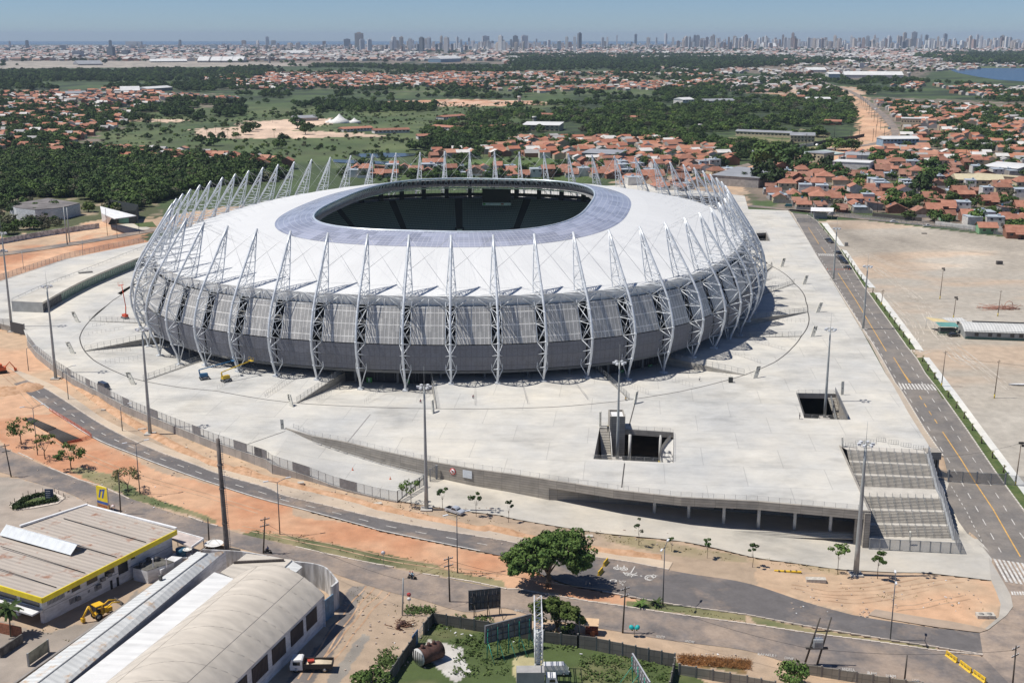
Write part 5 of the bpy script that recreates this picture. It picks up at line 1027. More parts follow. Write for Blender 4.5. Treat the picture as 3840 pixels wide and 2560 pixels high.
UP_=[(*d1(40,620),*d1(100,912),'dark wooden utility pole by the road at far left'),(*d1(1045,885),*d1(1065,1240),'dark slim utility pole standing right of the yellow petrol station sign'),(*d1(1832,1275),*e1(1845,175),'short dark pole left of the tall ladder pole'),(*d2(220,1265),*e2(205,268),'dark pole with crossarms by the road behind the warehouse'),(*e2(1838,295),*e2(1850,695),'dark pole with crossarms right of the motorcycle'),(*e2(1440,485),*e2(1432,815),'plain grey pole beside the stop sign'),(*e3(1283,560),*e3(1258,968),'dark pole with crossarms between kiosk and phone booth'),(*e4(2283,1080),*e4(2245,1500),'dark pole with many insulators at lower right corner'),(*e4(1322,1165),*e4(1297,1395),'short plain dark pole at the road edge near the painted words'),(*e3(878,815),*e3(872,995),'short grey pole left of the kiosk')]
ups=[utility(*a,cross=0 if 'plain' in a[4]or 'short' in a[4]or 'slim' in a[4]else 2,mt=M_POLE if 'grey' in a[4]else None)for a in UP_]
def bigpole():
 b=S(*e1(2015,390));h=hgt(px('E1',2015,390)[0],px('D1',1920,575)[1],b);rr=ray(*px('D1',1920,575));x=rr.x*(b.y/rr.y)-b.x;t=thing('telecom_pole','very tall dark weathered pole with ladder behind the warehouses','pole',b);mb=MB();mb.tube([(x*i/4,0,h*i/4)for i in range(5)],[.55,.5,.46,.42,.38],10)
 for z in(.35,.62,.8):mb.tube([(x*z,0,h*z-.15),(x*z,0,h*z+.15)],.56,10)
 mb.build('pole',mat('weathered_pole',(.16,.135,.12),.85,var=.4,scale=.5),t);mb=MB()
 for i in range(int(h/.45)):z=i*.45;mb.box((x*z/h+.62,0,z),(.45,.05,.05))
 mb.tube([(.75,0,2),(x+.65,0,h)],.03,4);mb.tube([(x,0,h),(x+.6,0,h+1.5)],.03,4);mb.build('ladder',M_RAIL,t)
bigpole()
def transformer():
 a=S(*e4(415,1250));b=S(*e4(528,1245));t=thing('transformer_platform','electric transformer hung between two tall dark poles above the boundary wall','transformer',a);h=hgt(px('E4',415,0)[0],px('E4',0,835)[1],a);d=b-a;mb=MB();mb.tube([(0,0,0),(2.2,0,h)],.2,8,r2=.13);mb.build('pole',M_WOOD,t);mb=MB();mb.tube([d,d+Vector((1.9,0,h))],.2,8,r2=.13);mb.build('pole',M_WOOD,t)
 z=h*.36;mb=MB();mb.box((d.x/2+.8,0,z),(d.x+1.5,.5,.25));mb.box((d.x/2+1.6,0,h*.72),(d.x+.3,.16,.16));mb.build('crossbeam',M_WOOD,t)
 mb=MB();mb.box((d.x/2+.9,0,z+1.0),(1.7,1.0,1.6));
 for i in range(8):mb.box((d.x/2+.2+i*.2,-.55,z+.95),(.06,.25,1.2))
 mb.build('transformer',mat('transformer_grey',(.42,.44,.45),.5,.2),t);mb=MB();[mb.lathe((d.x/2+.4+i*.5,0,z+1.8),[(.1,0),(.12,.3),(.05,.6)],8)for i in range(3)];mb.build('bushing',M_LAMP,t)
transformer()
def cable(pts,label):
 mb=MB();P=[]
 for a,b in zip(pts[:-1],pts[1:]):
  for i in range(9):s=i/8;q=a.lerp(b,s);P.append(q-Vector((0,0,4*s*(1-s)*(b-a).length*.03)))
 mb.tube(P,.035,3);tag(mb.build('overhead_cable',mat('cable_black',(.03,.03,.03),.7)),label,'cable')
tp=lambda o:o.location+Vector((0,0,(o.children[0].data.vertices[-1].co.z if False else max(v.co.z for v in o.children[0].data.vertices))-.4))
cable([tp(ups[6]),S(*e4(435,1100),z=-1),tp(ups[7])],'long black overhead cable running right from the pole by the kiosk');cable([tp(ups[3]),tp(ups[5])+Vector((0,0,0)),tp(ups[4]),tp(ups[6])],'long black overhead cable between the poles of the lower road')
gp=[]
def lotpole(r,x0,y0,x1,y1,label,fl=False):
 u0,v0=px(r,x0,y0);u1,v1=px(r,x1,y1);b=S(u1,v1);h=hgt(u1,v0,b);t=thing('lot_pole',label,'pole',b,0,'poles on the gravel lot');mb=MB();mb.tube([(0,0,0),(.3,0,h)],.16,7,r2=.1);mb.build('pole',mat('pole_brown',(.22,.17,.13),.8),t)
 if fl:mb=MB();mb.box((.3,0,h),(1.2,.4,.5));mb.box((.8,0,h-.7),(.5,.4,.5));mb.build('floodlight',M_WOOD,t)
 else:mb=MB();mb.box((.3,0,h-.5),(1.4,.1,.1),.4);mb.build('crossarm',M_WOOD,t)
 mb=MB();mb.tube([(0,0,0),(0.04,0,1.2)],.19,7);mb.build('painted_base',mat('warning_yellow'),t);return t
LP_=[lotpole('R6',1697,708,1680,908,'brown floodlight pole standing alone in the far part of the gravel lot',True),lotpole('R6',1787,897,1768,1035,'brown floodlight pole behind the yellow-roofed shed',True),lotpole('R6',2082,850,2058,1020,'thin pole beside the red scrap on the gravel lot'),lotpole('R6',1306,845,1297,950,'thin pale pole at the footpath beyond the avenue'),lotpole('R6',2065,1305,2035,1555,'brown pole in the near part of the gravel lot'),lotpole('R6',1713,1245,1690,1480,'thin leaning pole on the verge of palm stumps'),lotpole('D4',2325,612,2275,990,'dark floodlight pole beside the avenue gates at right edge',True)]
cable([tp(LP_[5]),tp(LP_[4]),tp(LP_[4])+Vector((60,-5,0))],'black overhead cable strung between two poles of the gravel lot');cable([S(*px('D4',1590,738),z=-.8),tp(LP_[6])],'black cable slung across the avenue above the mesh gates')
def leafmat(name,a,b):
 if name in MATS:return MATS[name]
 m=mat(name,a,.75,scale=.8,col2=b,thr=(.38,.62),detail=2);bs=m.node_tree.nodes['Principled BSDF'];bs.inputs['Specular IOR Level'].default_value=.25
 oi=N(m,'ShaderNodeObjectInfo');n=m.node_tree;l=bs.inputs['Base Color'].links[0].from_socket;v=N(m,'ShaderNodeVectorMath',operation='SCALE');LK(m,l,v.inputs[0]);LK(m,mathn(m,'MULTIPLY_ADD',oi.outputs['Random'],.95,.65),v.inputs['Scale']);LK(m,v.outputs[0],bs.inputs['Base Color'])
 return m
LEAF=leafmat('leaves_green',(.038,.075,.016),(.085,.13,.03));LEAFD=leafmat('leaves_dark',(.022,.048,.012),(.05,.085,.022));LEAFL=leafmat('leaves_light',(.09,.14,.025),(.15,.20,.05));LEAFY=leafmat('leaves_dry',(.14,.15,.05),(.22,.21,.10));BARK=mat('bark',(.12,.09,.065),.9,var=.3,scale=3)
def crown_mesh(mb,c,rx,ry,rz,clumps,leaves,ls,rnd,flat=.35,csize=.38):
 """leaf-sized quads gathered in clumps through an uneven crown"""
 cs=[]
 for i in range(clumps):
  while True:
   p=Vector((rnd.uniform(-1,1),rnd.uniform(-1,1),rnd.uniform(-flat,1)))
   if.35<p.length<1:break
  p=p.normalized()*(p.length**.5)*rnd.uniform(.68,1.0);cs.append((Vector((p.x*rx,p.y*ry,p.z*rz)),rnd.uniform(.6,1.15)*csize*(rx+ry)/2))
 for cc,cr in cs:
  for j in range(leaves):
   d=Vector((rnd.gauss(0,1),rnd.gauss(0,1),rnd.gauss(.15,.8))).normalized();p=c+cc+Vector((d.x*cr,d.y*cr,d.z*cr*.65))*rnd.uniform(.75,1.05)
   n=(d+Vector((rnd.uniform(-.7,.7),rnd.uniform(-.7,.7),rnd.uniform(-.2,.9)))).normalized();a=n.orthogonal().normalized();a=Matrix.Rotation(rnd.uniform(0,6.28),3,n)@a;b=n.cross(a);s=ls*rnd.uniform(.6,1.3);mb.add([p-a*s-b*s*.6,p+a*s-b*s*.6,p+a*s*.8+b*s*.7,p-a*s*.7+b*s*.6],[(0,1,2,3)])
 return cs
def tree(name,label,cat,loc,h,r,leaf,seed,clumps=40,leaves=60,ls=.3,trunk=.3,group=None,tf=.35,multi=4,rz=None,csize=.38,lobes=None):
 rnd=random.Random(seed);t=thing(name,label,cat,loc,0,group);mb=MB();c=Vector((0,0,h*tf+(h*(1-tf))*.42));rz_=rz or h*(1-tf)*.58;cs=[]
 for dx,dy,dz,k1,k2 in(lobes or[(0,0,0,1,1)]):cs+=crown_mesh(mb,c+Vector((dx*r,dy*r,dz*r)),r*k1,r*k1,rz_*k2,int(clumps*k1*k1),leaves,ls,rnd,csize=csize)
 mb.build('crown',leaf,t)
 mb=MB();mb.tube([(0,0,-.2),(.05*h*rnd.uniform(-.5,.5),0,h*tf*.6),(0,0,h*tf)],[trunk,trunk*.8,trunk*.65],8)
 for cc,cr in cs[:multi]:mb.tube([(0,0,h*tf*.8),c*.6+cc*.3,c+cc*.8],[trunk*.5,trunk*.3,trunk*.12],5)
 mb.build('trunk',BARK,t);return t
T1=S(*e3(598,560));hT=hgt(px('E3',598,0)[0],px('E3',0,75)[1],T1)
tree('broadleaf_tree','very large dark green tree with spreading crown between the two roads','tree',T1,hT,7.6,LEAF,3,clumps=150,leaves=80,ls=.25,csize=.27,trunk=.6,tf=.28,multi=12,rz=hT*.40,lobes=[(-.5,0,-.12,.66,.72),(.42,.1,.12,.72,.95),(.85,-.1,-.2,.42,.5),(-.05,.3,.05,.5,.8),(-.75,-.3,-.3,.35,.4)])
T2=S(*e3(680,960));hT=hgt(px('E3',680,0)[0],px('E3',0,650)[1],T2)
tree('broadleaf_tree','bright green bushy tree beside the kiosk and the lattice sign mast','tree',T2,hT,4.6,LEAFL,4,clumps=80,leaves=70,ls=.2,csize=.3,trunk=.35,tf=.15,multi=8,rz=hT*.5,lobes=[(-.4,0,.1,.66,.9),(.4,0,-.15,.7,.75),(.1,.2,.15,.5,.6)])
for i,(r,xt,yt,xb,yb,rad,lf,lb,kw)in enumerate([('D1',165,380,190,625,4.2,LEAF,'leafy medium tree at far left beside the dark steel grating',dict(clumps=22,leaves=34,ls=.2,csize=.26)),('D1',350,510,400,755,3.2,LEAFL,'small loose tree right of the leftmost street lamp',dict(clumps=18,leaves=26,ls=.19,csize=.26)),('D1',610,620,630,845,3.6,LEAF,'small dense tree on the kerb near the dark steel grating',dict(clumps=24,leaves=38,ls=.2,csize=.28)),('D1',1110,820,1133,1045,3.8,LEAFY,'dry pale round tree behind the petrol station sign',dict(clumps=26,leaves=30,ls=.17,csize=.26)),('D2',1480,945,1507,1160,2.9,LEAF,'sapling with flat spreading leaves beside the driveway gate',dict(clumps=7,leaves=45,ls=.2,tf=.6,trunk=.08)),('D2',1778,1000,1788,1205,1.3,LEAFD,'slim sapling with small round head left of the pickup',dict(clumps=7,leaves=45,ls=.17,tf=.6,trunk=.06)),('D2',2058,1050,2084,1260,1.5,LEAFD,'slim sapling with small round head right of the pickup',dict(clumps=8,leaves=40,ls=.17,tf=.65,trunk=.06)),('D3',5,1105,15,1312,1.0,LEAFD,'thin narrow sapling below the middle of the concrete wall',dict(clumps=5,leaves=35,ls=.17,tf=.5,trunk=.06)),('D3',1135,1245,0,0,1.4,LEAFD,'thin wispy sapling in front of the first canopy column',dict(clumps=5,leaves=30,ls=.16,tf=.4,trunk=.05)),('E3',1722,120,1690,250,.9,LEAFD,'small leaning sapling right of the twin lamp',dict(clumps=5,leaves=40,ls=.17,tf=.6,trunk=.05)),('E3',1985,125,2003,310,1.0,LEAFD,'short sapling with dark oval head on the dry verge',dict(clumps=6,leaves=45,ls=.17,tf=.55,trunk=.05)),('E3',0,0,0,0,1.0,LEAFD,'',{}),('E4',710,190,708,450,2.3,LEAF,'sapling with wide flat crown left of the large mast',dict(clumps=9,leaves=45,ls=.2,tf=.72,trunk=.07,rz=.7)),('E4',1050,250,1060,490,1.7,LEAF,'sapling with wide flat crown right of the large mast',dict(clumps=9,leaves=50,ls=.2,tf=.6,trunk=.08)),('E4',300,1240,310,1450,2.9,LEAF,'rounded dense green tree behind the panel wall at lower right',dict(clumps=24,leaves=60,ls=.2,tf=.15,trunk=.2)),('E2',1160,1300,1165,1460,3.2,LEAF,'green bushy treetop at the bottom edge of the view',dict(clumps=24,leaves=60,ls=.22,tf=.15,trunk=.2))]):
 if not lb:continue
 if xb==0 and lb.startswith('thin wispy'):u0,v0=px('D3',1135,1245);u1,v1=px('E3',1398,195)
 else:u0,v0=px(r,xt,yt);u1,v1=px(r,xb,yb)
 b=S(u1,v1);h=hgt(u1,v0,b);kw=dict(kw);kw.setdefault('tf',.35);kw.setdefault('trunk',.16);tree('young_tree',lb,'tree',b,h,rad,lf,20+i,**kw)
b=S(*px('V',1728,1302));tree('young_tree','short sapling with round head above the concrete block','tree',b,hgt(px('V',1728,0)[0],px('V',0,1243)[1],b),1.1,LEAFD,51,clumps=7,leaves=45,ls=.17,tf=.5,trunk=.06)
def palm(name,label,loc,h,L,nf=16,seed=1,group=None,droop=.9,leaf=None,trunk=.16):
 rnd=random.Random(seed);t=thing(name,label,'palm tree',loc,0,group);mb=MB();mb.tube([(0,0,-.2),(.1,0,h*.5),(.15,.1,h)],[trunk,trunk*.8,trunk*.7],7);mb.build('trunk',BARK,t);mb=MB();top=Vector((.15,.1,h))
 for i in range(nf):
  a=2.4*i+rnd.uniform(-.2,.2);e=rnd.uniform(-.1,1.1);prev=top;d=Vector((math.cos(a),math.sin(a),0));sd_=Vector((-d.y,d.x,0))
  for k in range(1,6):
   s=k/5;q=top+d*L*s*math.cos(e*.6)+Vector((0,0,L*(math.sin(e)*s-droop*s*s*.8)));w=L*.13*math.sin(math.pi*min(1,s*.9+.1));mb.add([prev-sd_*w-Vector((0,0,w*.6)),prev,q,q-sd_*w*.8-Vector((0,0,w*.6))],[(0,1,2,3)]);mb.add([prev+sd_*w-Vector((0,0,w*.6)),prev,q,q+sd_*w*.8-Vector((0,0,w*.6))],[(0,1,2,3)]);prev=q
 mb.build('fronds',leaf or LEAF,t);return t
b=S(*e1(95,1000));palm('palm_tree','feathery palm at the left edge in front of the white office corner',b,hgt(px('E1',95,0)[0],px('E1',0,690)[1],b)*.8,3.2,26,3,droop=.7)
for r,x,y,sd_ in(('E3',1410,740,1),('E3',1545,730,2)):palm('low_palm','low bushy palm on the road median, '+('left' if sd_==1 else 'right')+' one of the pair',S(*px(r,x,y)),.7,1.9,18,sd_,droop=.5)
PR=[('R6',x,y)for x,y in((1065,640),(1082,655),(1102,690),(1122,722),(1145,752),(1167,780),(1195,812),(1241,868),(1266,915),(1322,990),(1352,1028),(1383,1068),(1415,1115),(1444,1160),(1482,1205),(1566,1318),(1600,1378),(1646,1432))]+[('D4',x,y)for x,y in((1565,52),(1683,215),(1752,310),(1820,400),(1895,508),(1978,622),(2073,750),(2168,878))]+[('R6',920,460),('R6',950,500),('R6',985,545)]
p0=None;PR.sort(key=lambda q:-S(*px(*q)).y)
for i,(r,x,y)in enumerate(PR):
 b=S(*px(r,x,y));b.z+=.15;lb='short brown pruned palm stump on the grass verge, number %d in its line counted from the far end'%(i+1)
 lb='short pruned palm stump on the avenue verge, %s counted from the far end'%ORD(i+1)
 if p0 is None:p0=palm('pruned_palm',lb,b,1.9,.8,9,5,'pruned palms along the avenue verge',droop=.9,leaf=LEAFY,trunk=.2)
 else:copytree(p0,b,i*1.3,lb)
def glassm():return mat('car_glass',(.02,.022,.026),.1,spec=.8)
TYRE=mat('tyre',(.02,.02,.02),.8);RIM=mat('rim',(.45,.45,.46),.35,.8)
def car_body(mb,prof,w,tumble=.12):
 """side profile extruded across the width, glasshouse leaning in. prof: list of (x,z)"""
 n=len(prof);zs_=[z for _,z in prof];zm=.95;V=[]
 for s in(-1,1):
  for x,z in prof:V.append((x,s*(w/2-(tumble*max(0,z-zm)/.5)),z))
 mb.add(V,[(i,(i+1)%n,n+(i+1)%n,n+i)for i in range(n)]);tri=geometry.tessellate_polygon([[Vector((x,z,0))for x,z in prof]])
 mb.add(V,[tuple(t)for t in tri]);mb.add(V,[tuple(n+i for i in t)[::-1]for t in tri])
def wheels(t,xs,w,r=.32):
 for x in xs:
  for s in(-1,1):
   mb=MB();mb.tube([(x,s*(w/2-.12),r),(x,s*(w/2+.04),r)],r,14);o=mb.build('wheel',TYRE,t);mb=MB();mb.tube([(x,s*(w/2+.03),r),(x,s*(w/2+.055),r)],r*.6,10);mb.build('rim',RIM,o)
def car(label,loc,rz,col,kind='hatch',group=None,name='parked_car'):
 t=thing(name,label,{'pickup':'pickup truck','van':'van'}.get(kind,'car'),loc,rz,group);cm=mat('paint_%s'%'_'.join(str(int(c*100))for c in col),col,.28,.15,coat=.6,var=.03);mb=MB();w=1.72
 if kind=='pickup':
  car_body(mb,[(-2.35,.35),(2.3,.35),(2.35,.75),(2.2,.88),(1.15,1.0),(.55,1.5),(-.45,1.52),(-.6,1.0),(-2.35,.98)],w);mb.build('body',cm,t);mb=MB();mb.box((-1.48,0,.985),(1.6,1.4,.03));mb.build('cargo_bed',TYRE,t)
  g=[(1.08,1.01),(.56,1.44),(-.38,1.46),(-.5,1.01)]
 elif kind=='van':
  car_body(mb,[(-2.2,.35),(2.2,.35),(2.25,.8),(2.0,1.15),(1.45,1.95),(-2.0,2.0),(-2.25,1.2)],w,.08);mb.build('body',cm,t);g=[(1.85,1.2),(1.42,1.82),(-1.95,1.85),(-2.1,1.25)]
 else:
  L=2.05 if kind=='hatch' else 2.2;car_body(mb,[(-L,.32),(L,.32),(L+.05,.62),(L-.15,.82),(1.0,.95),(.35,1.4),(-1.0,1.43),(-1.6 if kind=='hatch' else-1.45,1.0),(-L,.95),(-L-.05,.6)],w);mb.build('body',cm,t);g=[(.94,.97),(.34,1.34),(-.98,1.37),(-1.5,1.0)]
 mb=MB();
 for s in(-1,1):mb.add([(x,s*(w/2-.12*max(0,z-.95)/.5+.012),z)for x,z in g],[(0,1,2,3)])
 a,b,c,d=g;
 for p,q,e in((a,b,.06),(d,c,-.06)):mb.add([(p[0]+e,-w/2+.15,p[1]+.02),(q[0]+e,-w/2+.2,q[1]-.02),(q[0]+e,w/2-.2,q[1]-.02),(p[0]+e,w/2-.15,p[1]+.02)],[(0,1,2,3)])
 mb.build('windows',glassm(),t);x1=max(p[0]for p in[(2.1,0)])
 for s in(-1,1):mb=MB();mb.box((2.07 if kind=='hatch' else 2.25,s*.6,.7),(.12,.32,.16));mb.build('headlight',mat('headlight',(.8,.8,.8),.2),t)
 wheels(t,(-1.35,1.35),w);return t
car('silver pickup parked on the dirt bank below the concrete wall',S(*d2(1897,1228)),-.62,(.50,.53,.58),'pickup');b=S(*d1(918,135),z=0.01);car('dark grey van parked on the plaza behind the street fence',b,-.75,(.06,.07,.09),'van',name='parked_van')
CA=[(950,528,(.02,.02,.025)),(962,542,(.10,.10,.11)),(1012,612,(.02,.022,.025)),(1024,640,(.16,.16,.17)),(1034,650,(.025,.025,.03)),(1045,662,(.02,.02,.02)),(1057,675,(.05,.05,.055)),(1076,710,(.09,.095,.10))]
names_=['black car, farther of two parked at the far avenue kerb','grey car, nearer of two parked at the far avenue kerb','black car farthest away in the queue by the verge','grey car second from the far end of the avenue queue','dark car in the middle of the avenue queue','black car behind the front group of the avenue queue','charcoal car near the front of the avenue queue','dark grey car nearest the viewer, next to the line of cones']
for(x,y,c),nm in zip(CA,names_):car(nm,S(*px('R6',x,y)),R(107),c,'sedan','cars queued along the avenue')
car('white car at the far gatehouse of the avenue',S(*px('R6',975,358)),.1,(.7,.7,.7));car('white car on the road beyond the gravel lot, left one',S(*px('R6',1380,410)),-.1,(.7,.7,.72));car('white pickup on the road beyond the gravel lot, right one',S(*px('R6',1598,436)),-.1,(.72,.72,.72),'pickup');car('black car parked beside the shed on the gravel lot',S(*px('R6',1770,1152)),.1,(.03,.03,.03))
def lorry():
 b=S(*e2(620,1290));t=thing('flatbed_truck','white-cabbed dropside truck loaded with sand parked beside the warehouse','truck',b,math.pi+.02);w=2.3;mb=MB();car_body(mb,[(1.1,.5),(3.2,.5),(3.25,1.2),(3.0,2.3),(1.3,2.35),(1.1,2.2)],w,.05);mb.build('cab',mat('truck_white',(.75,.75,.74),.4),t)
 mb=MB();mb.box((3.12,0,1.7),(.12,1.9,.7),ax=Matrix.Rotation(-.2,3,'Y'));mb.box((2.1,w/2-.03,1.7),(1.2,.08,.6));mb.box((2.1,-w/2+.03,1.7),(1.2,.08,.6));mb.build('windows',glassm(),t)
 mb=MB();mb.box((-1.4,0,.8),(4.9,2.2,.3));[mb.box((-1.4,s*1.13,1.25),(4.9,.08,.7))for s in(-1,1)];mb.box((1.05,0,1.5),(.1,2.3,1.2));mb.box((-3.85,0,1.25),(.1,2.3,.7));mb.build('cargo_bed',mat('truck_dark',(.04,.035,.035),.7),t)
 mb=MB();n=10;V=[]
 for i in range(n+1):
  for j in range(7):x=-3.6+4.4*i/n;y=-1+2*j/6;V.append((x,y,1.1+.6*math.sin(math.pi*i/n)*math.sin(math.pi*(j+.5)/7)))
 mb.sm=True;mb.add(V,[(i*7+j,i*7+j+1,(i+1)*7+j+1,(i+1)*7+j)for i in range(n)for j in range(6)]);mb.build('sand_load',mat('sand_pile',(.62,.52,.38),.9,bump=.5),t)
 mb=MB();mb.box((-.2,.2,1.75),(1.1,.8,.25),.2);mb.build('red_box',mat('red_paint',(.45,.05,.03),.6),t);wheels(t,(2.2,-2.6),2.2,.45)
lorry()
def boxtruck():
 b=S(*e3(560,1450));t=thing('box_truck','white box truck with grey cargo box at the bottom edge under the lattice mast','truck',b,0.02);mb=MB();mb.box((-2.2,0,2.2),(4.6,2.3,2.5));mb.build('cargo_box',mat('box_grey',(.36,.35,.34),.6),t);mb=MB();car_body(mb,[(.3,.6),(2.3,.6),(2.35,1.3),(2.1,2.3),(.4,2.4)],2.1,.05);mb.build('cab',mat('truck_white'),t);mb=MB();mb.box((2.2,0,1.8),(.12,1.7,.6),ax=Matrix.Rotation(-.2,3,'Y'));mb.box((1.4,-1.0,1.8),(.9,.1,.5));mb.build('windows',glassm(),t);wheels(t,(1.5,-3.2),2.1,.42)
 c=car('white van half hidden behind the box truck near the lattice mast',S(*e3(665,1330)),.05,(.72,.72,.72),'van',name='parked_van')
boxtruck()
def backhoe():
 b=S(*e1(895,830));t=thing('backhoe_loader','yellow backhoe loader parked beside the white office building','digger',b,.85);Y=mat('digger_yellow',(.72,.42,.02),.45);mb=MB();mb.box((.9,0,1.2),(2.2,1.1,.8));mb.box((-.6,0,.9),(1.6,1.3,.5));mb.build('chassis',Y,t)
 mb=MB();mb.box((-.5,0,2.75),(1.7,1.7,.14));mb.build('cab_roof',Y,t);mb=MB();[mb.box((x,y,1.9),(.09,.09,1.6))for x in(-1.2,.25)for y in(-.7,.7)];mb.box((-.5,0,1.3),(.6,.6,.6));mb.build('cab_frame',TYRE,t)
 for s in(-1,1):mb=MB();mb.tube([(.6,s*.65,1.7),(2.0,s*.65,2.4),(3.6,s*.65,1.9)],.13,6);mb.build('loader_arm',Y,t)
 mb=MB();mb.add([(3.5,-1.15,1.3),(3.5,1.15,1.3),(3.5,-1.15,2.3),(3.5,1.15,2.3),(4.3,-1.15,1.25),(4.3,1.15,1.25),(3.7,-1.15,1.2),(3.7,1.15,1.2)],[(0,1,3,2),(0,1,7,6),(6,7,5,4),(0,6,2),(1,3,7),(6,4,2),(7,3,5)]);mb.build('front_bucket',mat('bucket_steel',(.3,.29,.28),.5,.4),t)
 mb=MB();mb.tube([(-1.4,0,1.0),(-2.2,.2,2.9)],.22,6);mb.build('boom',Y,t);mb=MB();mb.tube([(-2.2,.2,2.9),(-3.3,.5,1.0)],.18,6);mb.build('dipper',Y,t);mb=MB();mb.box((-3.3,.5,.6),(.6,.7,.7));mb.build('rear_bucket',Y,t);wheels(t,(-.9,),1.7,.68);wheels(t,(1.7,),1.6,.42)
backhoe()
def lift(label,loc,rz,col,up=False,name='boom_lift'):
 t=thing(name,label,'boom lift',loc,rz,'boom lifts working round the stadium');m=mat('lift_%d'%int(col[0]*100),col,.45);mb=MB();mb.box((0,0,.75),(2.6,1.6,.5));mb.build('chassis',mat('lift_grey',(.25,.26,.27),.6),t);mb=MB();mb.box((-.2,0,1.5),(2.4,1.3,.9));mb.build('turret',m,t)
 a,b,c=((-.8,0,2.0),(-1.2,0,5.0),(.4,0,12.5))if up else((-1.3,0,1.8),(-1.5,0,3.2),(8.0,0,4.8));mb=MB();mb.tube([a,b],.22,6);mb.tube([b,c],.17,6);mb.build('boom',m,t);mb=MB();c=Vector(c);mb.box(c+Vector((.7,0,.1)),(.9,1.8,.12));[mb.box(c+Vector((.7+x,y,.6)),(.05,.05,1.1))for x in(-.4,.4)for y in(-.85,.85)];[mb.tube([c+Vector((.3,y,1.1)),c+Vector((1.1,y,1.1))],.03,4)for y in(-.85,.85)];mb.build('basket',m,t);wheels(t,(-1.0,1.0),1.7,.5)
lift('blue boom lift with lowered arm on the ramp before gate D',W('L4',1410,1420,.1),.42,(.02,.12,.25));lift('yellow boom lift with lowered arm, right of the blue one',W('L4',1560,1435,.1),.75,(.62,.42,.03));lift('orange-red boom lift with raised arm at left under the facade',W('L4',862,1005,-.5),2.4,(.60,.08,.03),True)
def person(label,loc,rz,top,legs,pose='stand',hat=None,name='person'):
 t=thing(name,label,'person',loc,rz);bm=bmesh.new();me=bpy.data.meshes.new('body');J={}
 if pose=='stand':pts=dict(pel=(0,0,.95),ch=(0,0,1.35),nk=(0,0,1.5),hd=(.02,0,1.66),ls=(0,.2,1.42),le=(.02,.26,1.15),lh=(.1,.27,.9),rs=(0,-.2,1.42),re=(.02,-.26,1.15),rh=(.12,-.27,.9),lk=(.03,.11,.5),lf=(0,.12,.06),lt=(.16,.12,.04),rk=(.03,-.11,.5),rf=(-.03,-.12,.06),rt=(.14,-.12,.04))
 elif pose=='ride':pts=dict(pel=(0,0,.9),ch=(.1,0,1.25),nk=(.15,0,1.4),hd=(.2,0,1.55),ls=(.12,.2,1.33),le=(.35,.26,1.1),lh=(.6,.27,1.05),rs=(.12,-.2,1.33),re=(.35,-.26,1.1),rh=(.6,-.27,1.05),lk=(.4,.2,.78),lf=(.25,.22,.36),lt=(.4,.22,.33),rk=(.4,-.2,.78),rf=(.25,-.22,.36),rt=(.4,-.22,.33))
 else:pts=dict(pel=(0,0,.42),ch=(.22,0,.75),nk=(.3,0,.88),hd=(.38,0,.99),ls=(.22,.2,.8),le=(.42,.24,.6),lh=(.6,.2,.42),rs=(.22,-.2,.8),re=(.42,-.24,.6),rh=(.62,-.2,.42),lk=(.38,.16,.46),lf=(.12,.16,.06),lt=(.28,.16,.04),rk=(.36,-.16,.4),rf=(.06,-.16,.06),rt=(.22,-.16,.04))
 rad=dict(pel=.15,ch=.17,nk=.07,hd=.11,ls=.08,le=.05,lh=.045,rs=.08,re=.05,rh=.045,lk=.075,lf=.055,lt=.04,rk=.075,rf=.055,rt=.04);K=list(pts)
 for k in K:J[k]=bm.verts.new(pts[k])
 for a,b in(('pel','ch'),('ch','nk'),('nk','hd'),('ch','ls'),('ls','le'),('le','lh'),('ch','rs'),('rs','re'),('re','rh'),('pel','lk'),('lk','lf'),('lf','lt'),('pel','rk'),('rk','rf'),('rf','rt')):bm.edges.new((J[a],J[b]))
 bm.to_mesh(me);bm.free();o=bpy.data.objects.new('body',me);COL.objects.link(o);sk=o.modifiers.new('s','SKIN');
 for i,k in enumerate(K):me.skin_vertices[0].data[i].radius=(rad[k],rad[k]*(.75 if k in('pel','ch')else 1));me.skin_vertices[0].data[i].use_root=(k=='pel')
 o.modifiers.new('u','SUBSURF').levels=1;dg=bpy.context.evaluated_depsgraph_get();m2=bpy.data.meshes.new_from_object(o.evaluated_get(dg));bpy.data.objects.remove(o);m2 .name='body'
 skin=mat('skin_brown',(.28,.15,.09),.6);tm=mat('cloth_%s'%'_'.join(str(int(c*100))for c in top),top,.85);lm=mat('cloth_%s'%'_'.join(str(int(c*100))for c in legs),legs,.85);m2 .materials.clear();[m2 .materials.append(x)for x in(skin,tm,lm)];pz=pts['pel']
 for p in m2 .polygons:
  c=p.center;p.use_smooth=True
  dh=min((Vector(pts[k])-c).length for k in('hd',));hand=min((Vector(pts[k])-c).length for k in('lh','rh'));up=min((Vector(pts[k])-c).length for k in('ch','ls','rs','le','re','nk'));lo=min((Vector(pts[k])-c).length for k in('pel','lk','rk','lf','rf','lt','rt'))
  p.material_index=0 if dh<.14 or hand<.09 else(1 if up<lo else 2)
 o=bpy.data.objects.new('body',m2);COL.objects.link(o);o.parent=t;mb=MB();h=pts['hd'];mb.lathe((h[0]-.01,h[1],h[2]+.03),[(.125,-.02),(.12,.05),(.07,.11),(0,.13)],10);mb.build('helmet' if hat else 'hair',mat('hat_%d'%int((hat or(.02,))[0]*100),hat or(.02,.015,.01),.5),t)
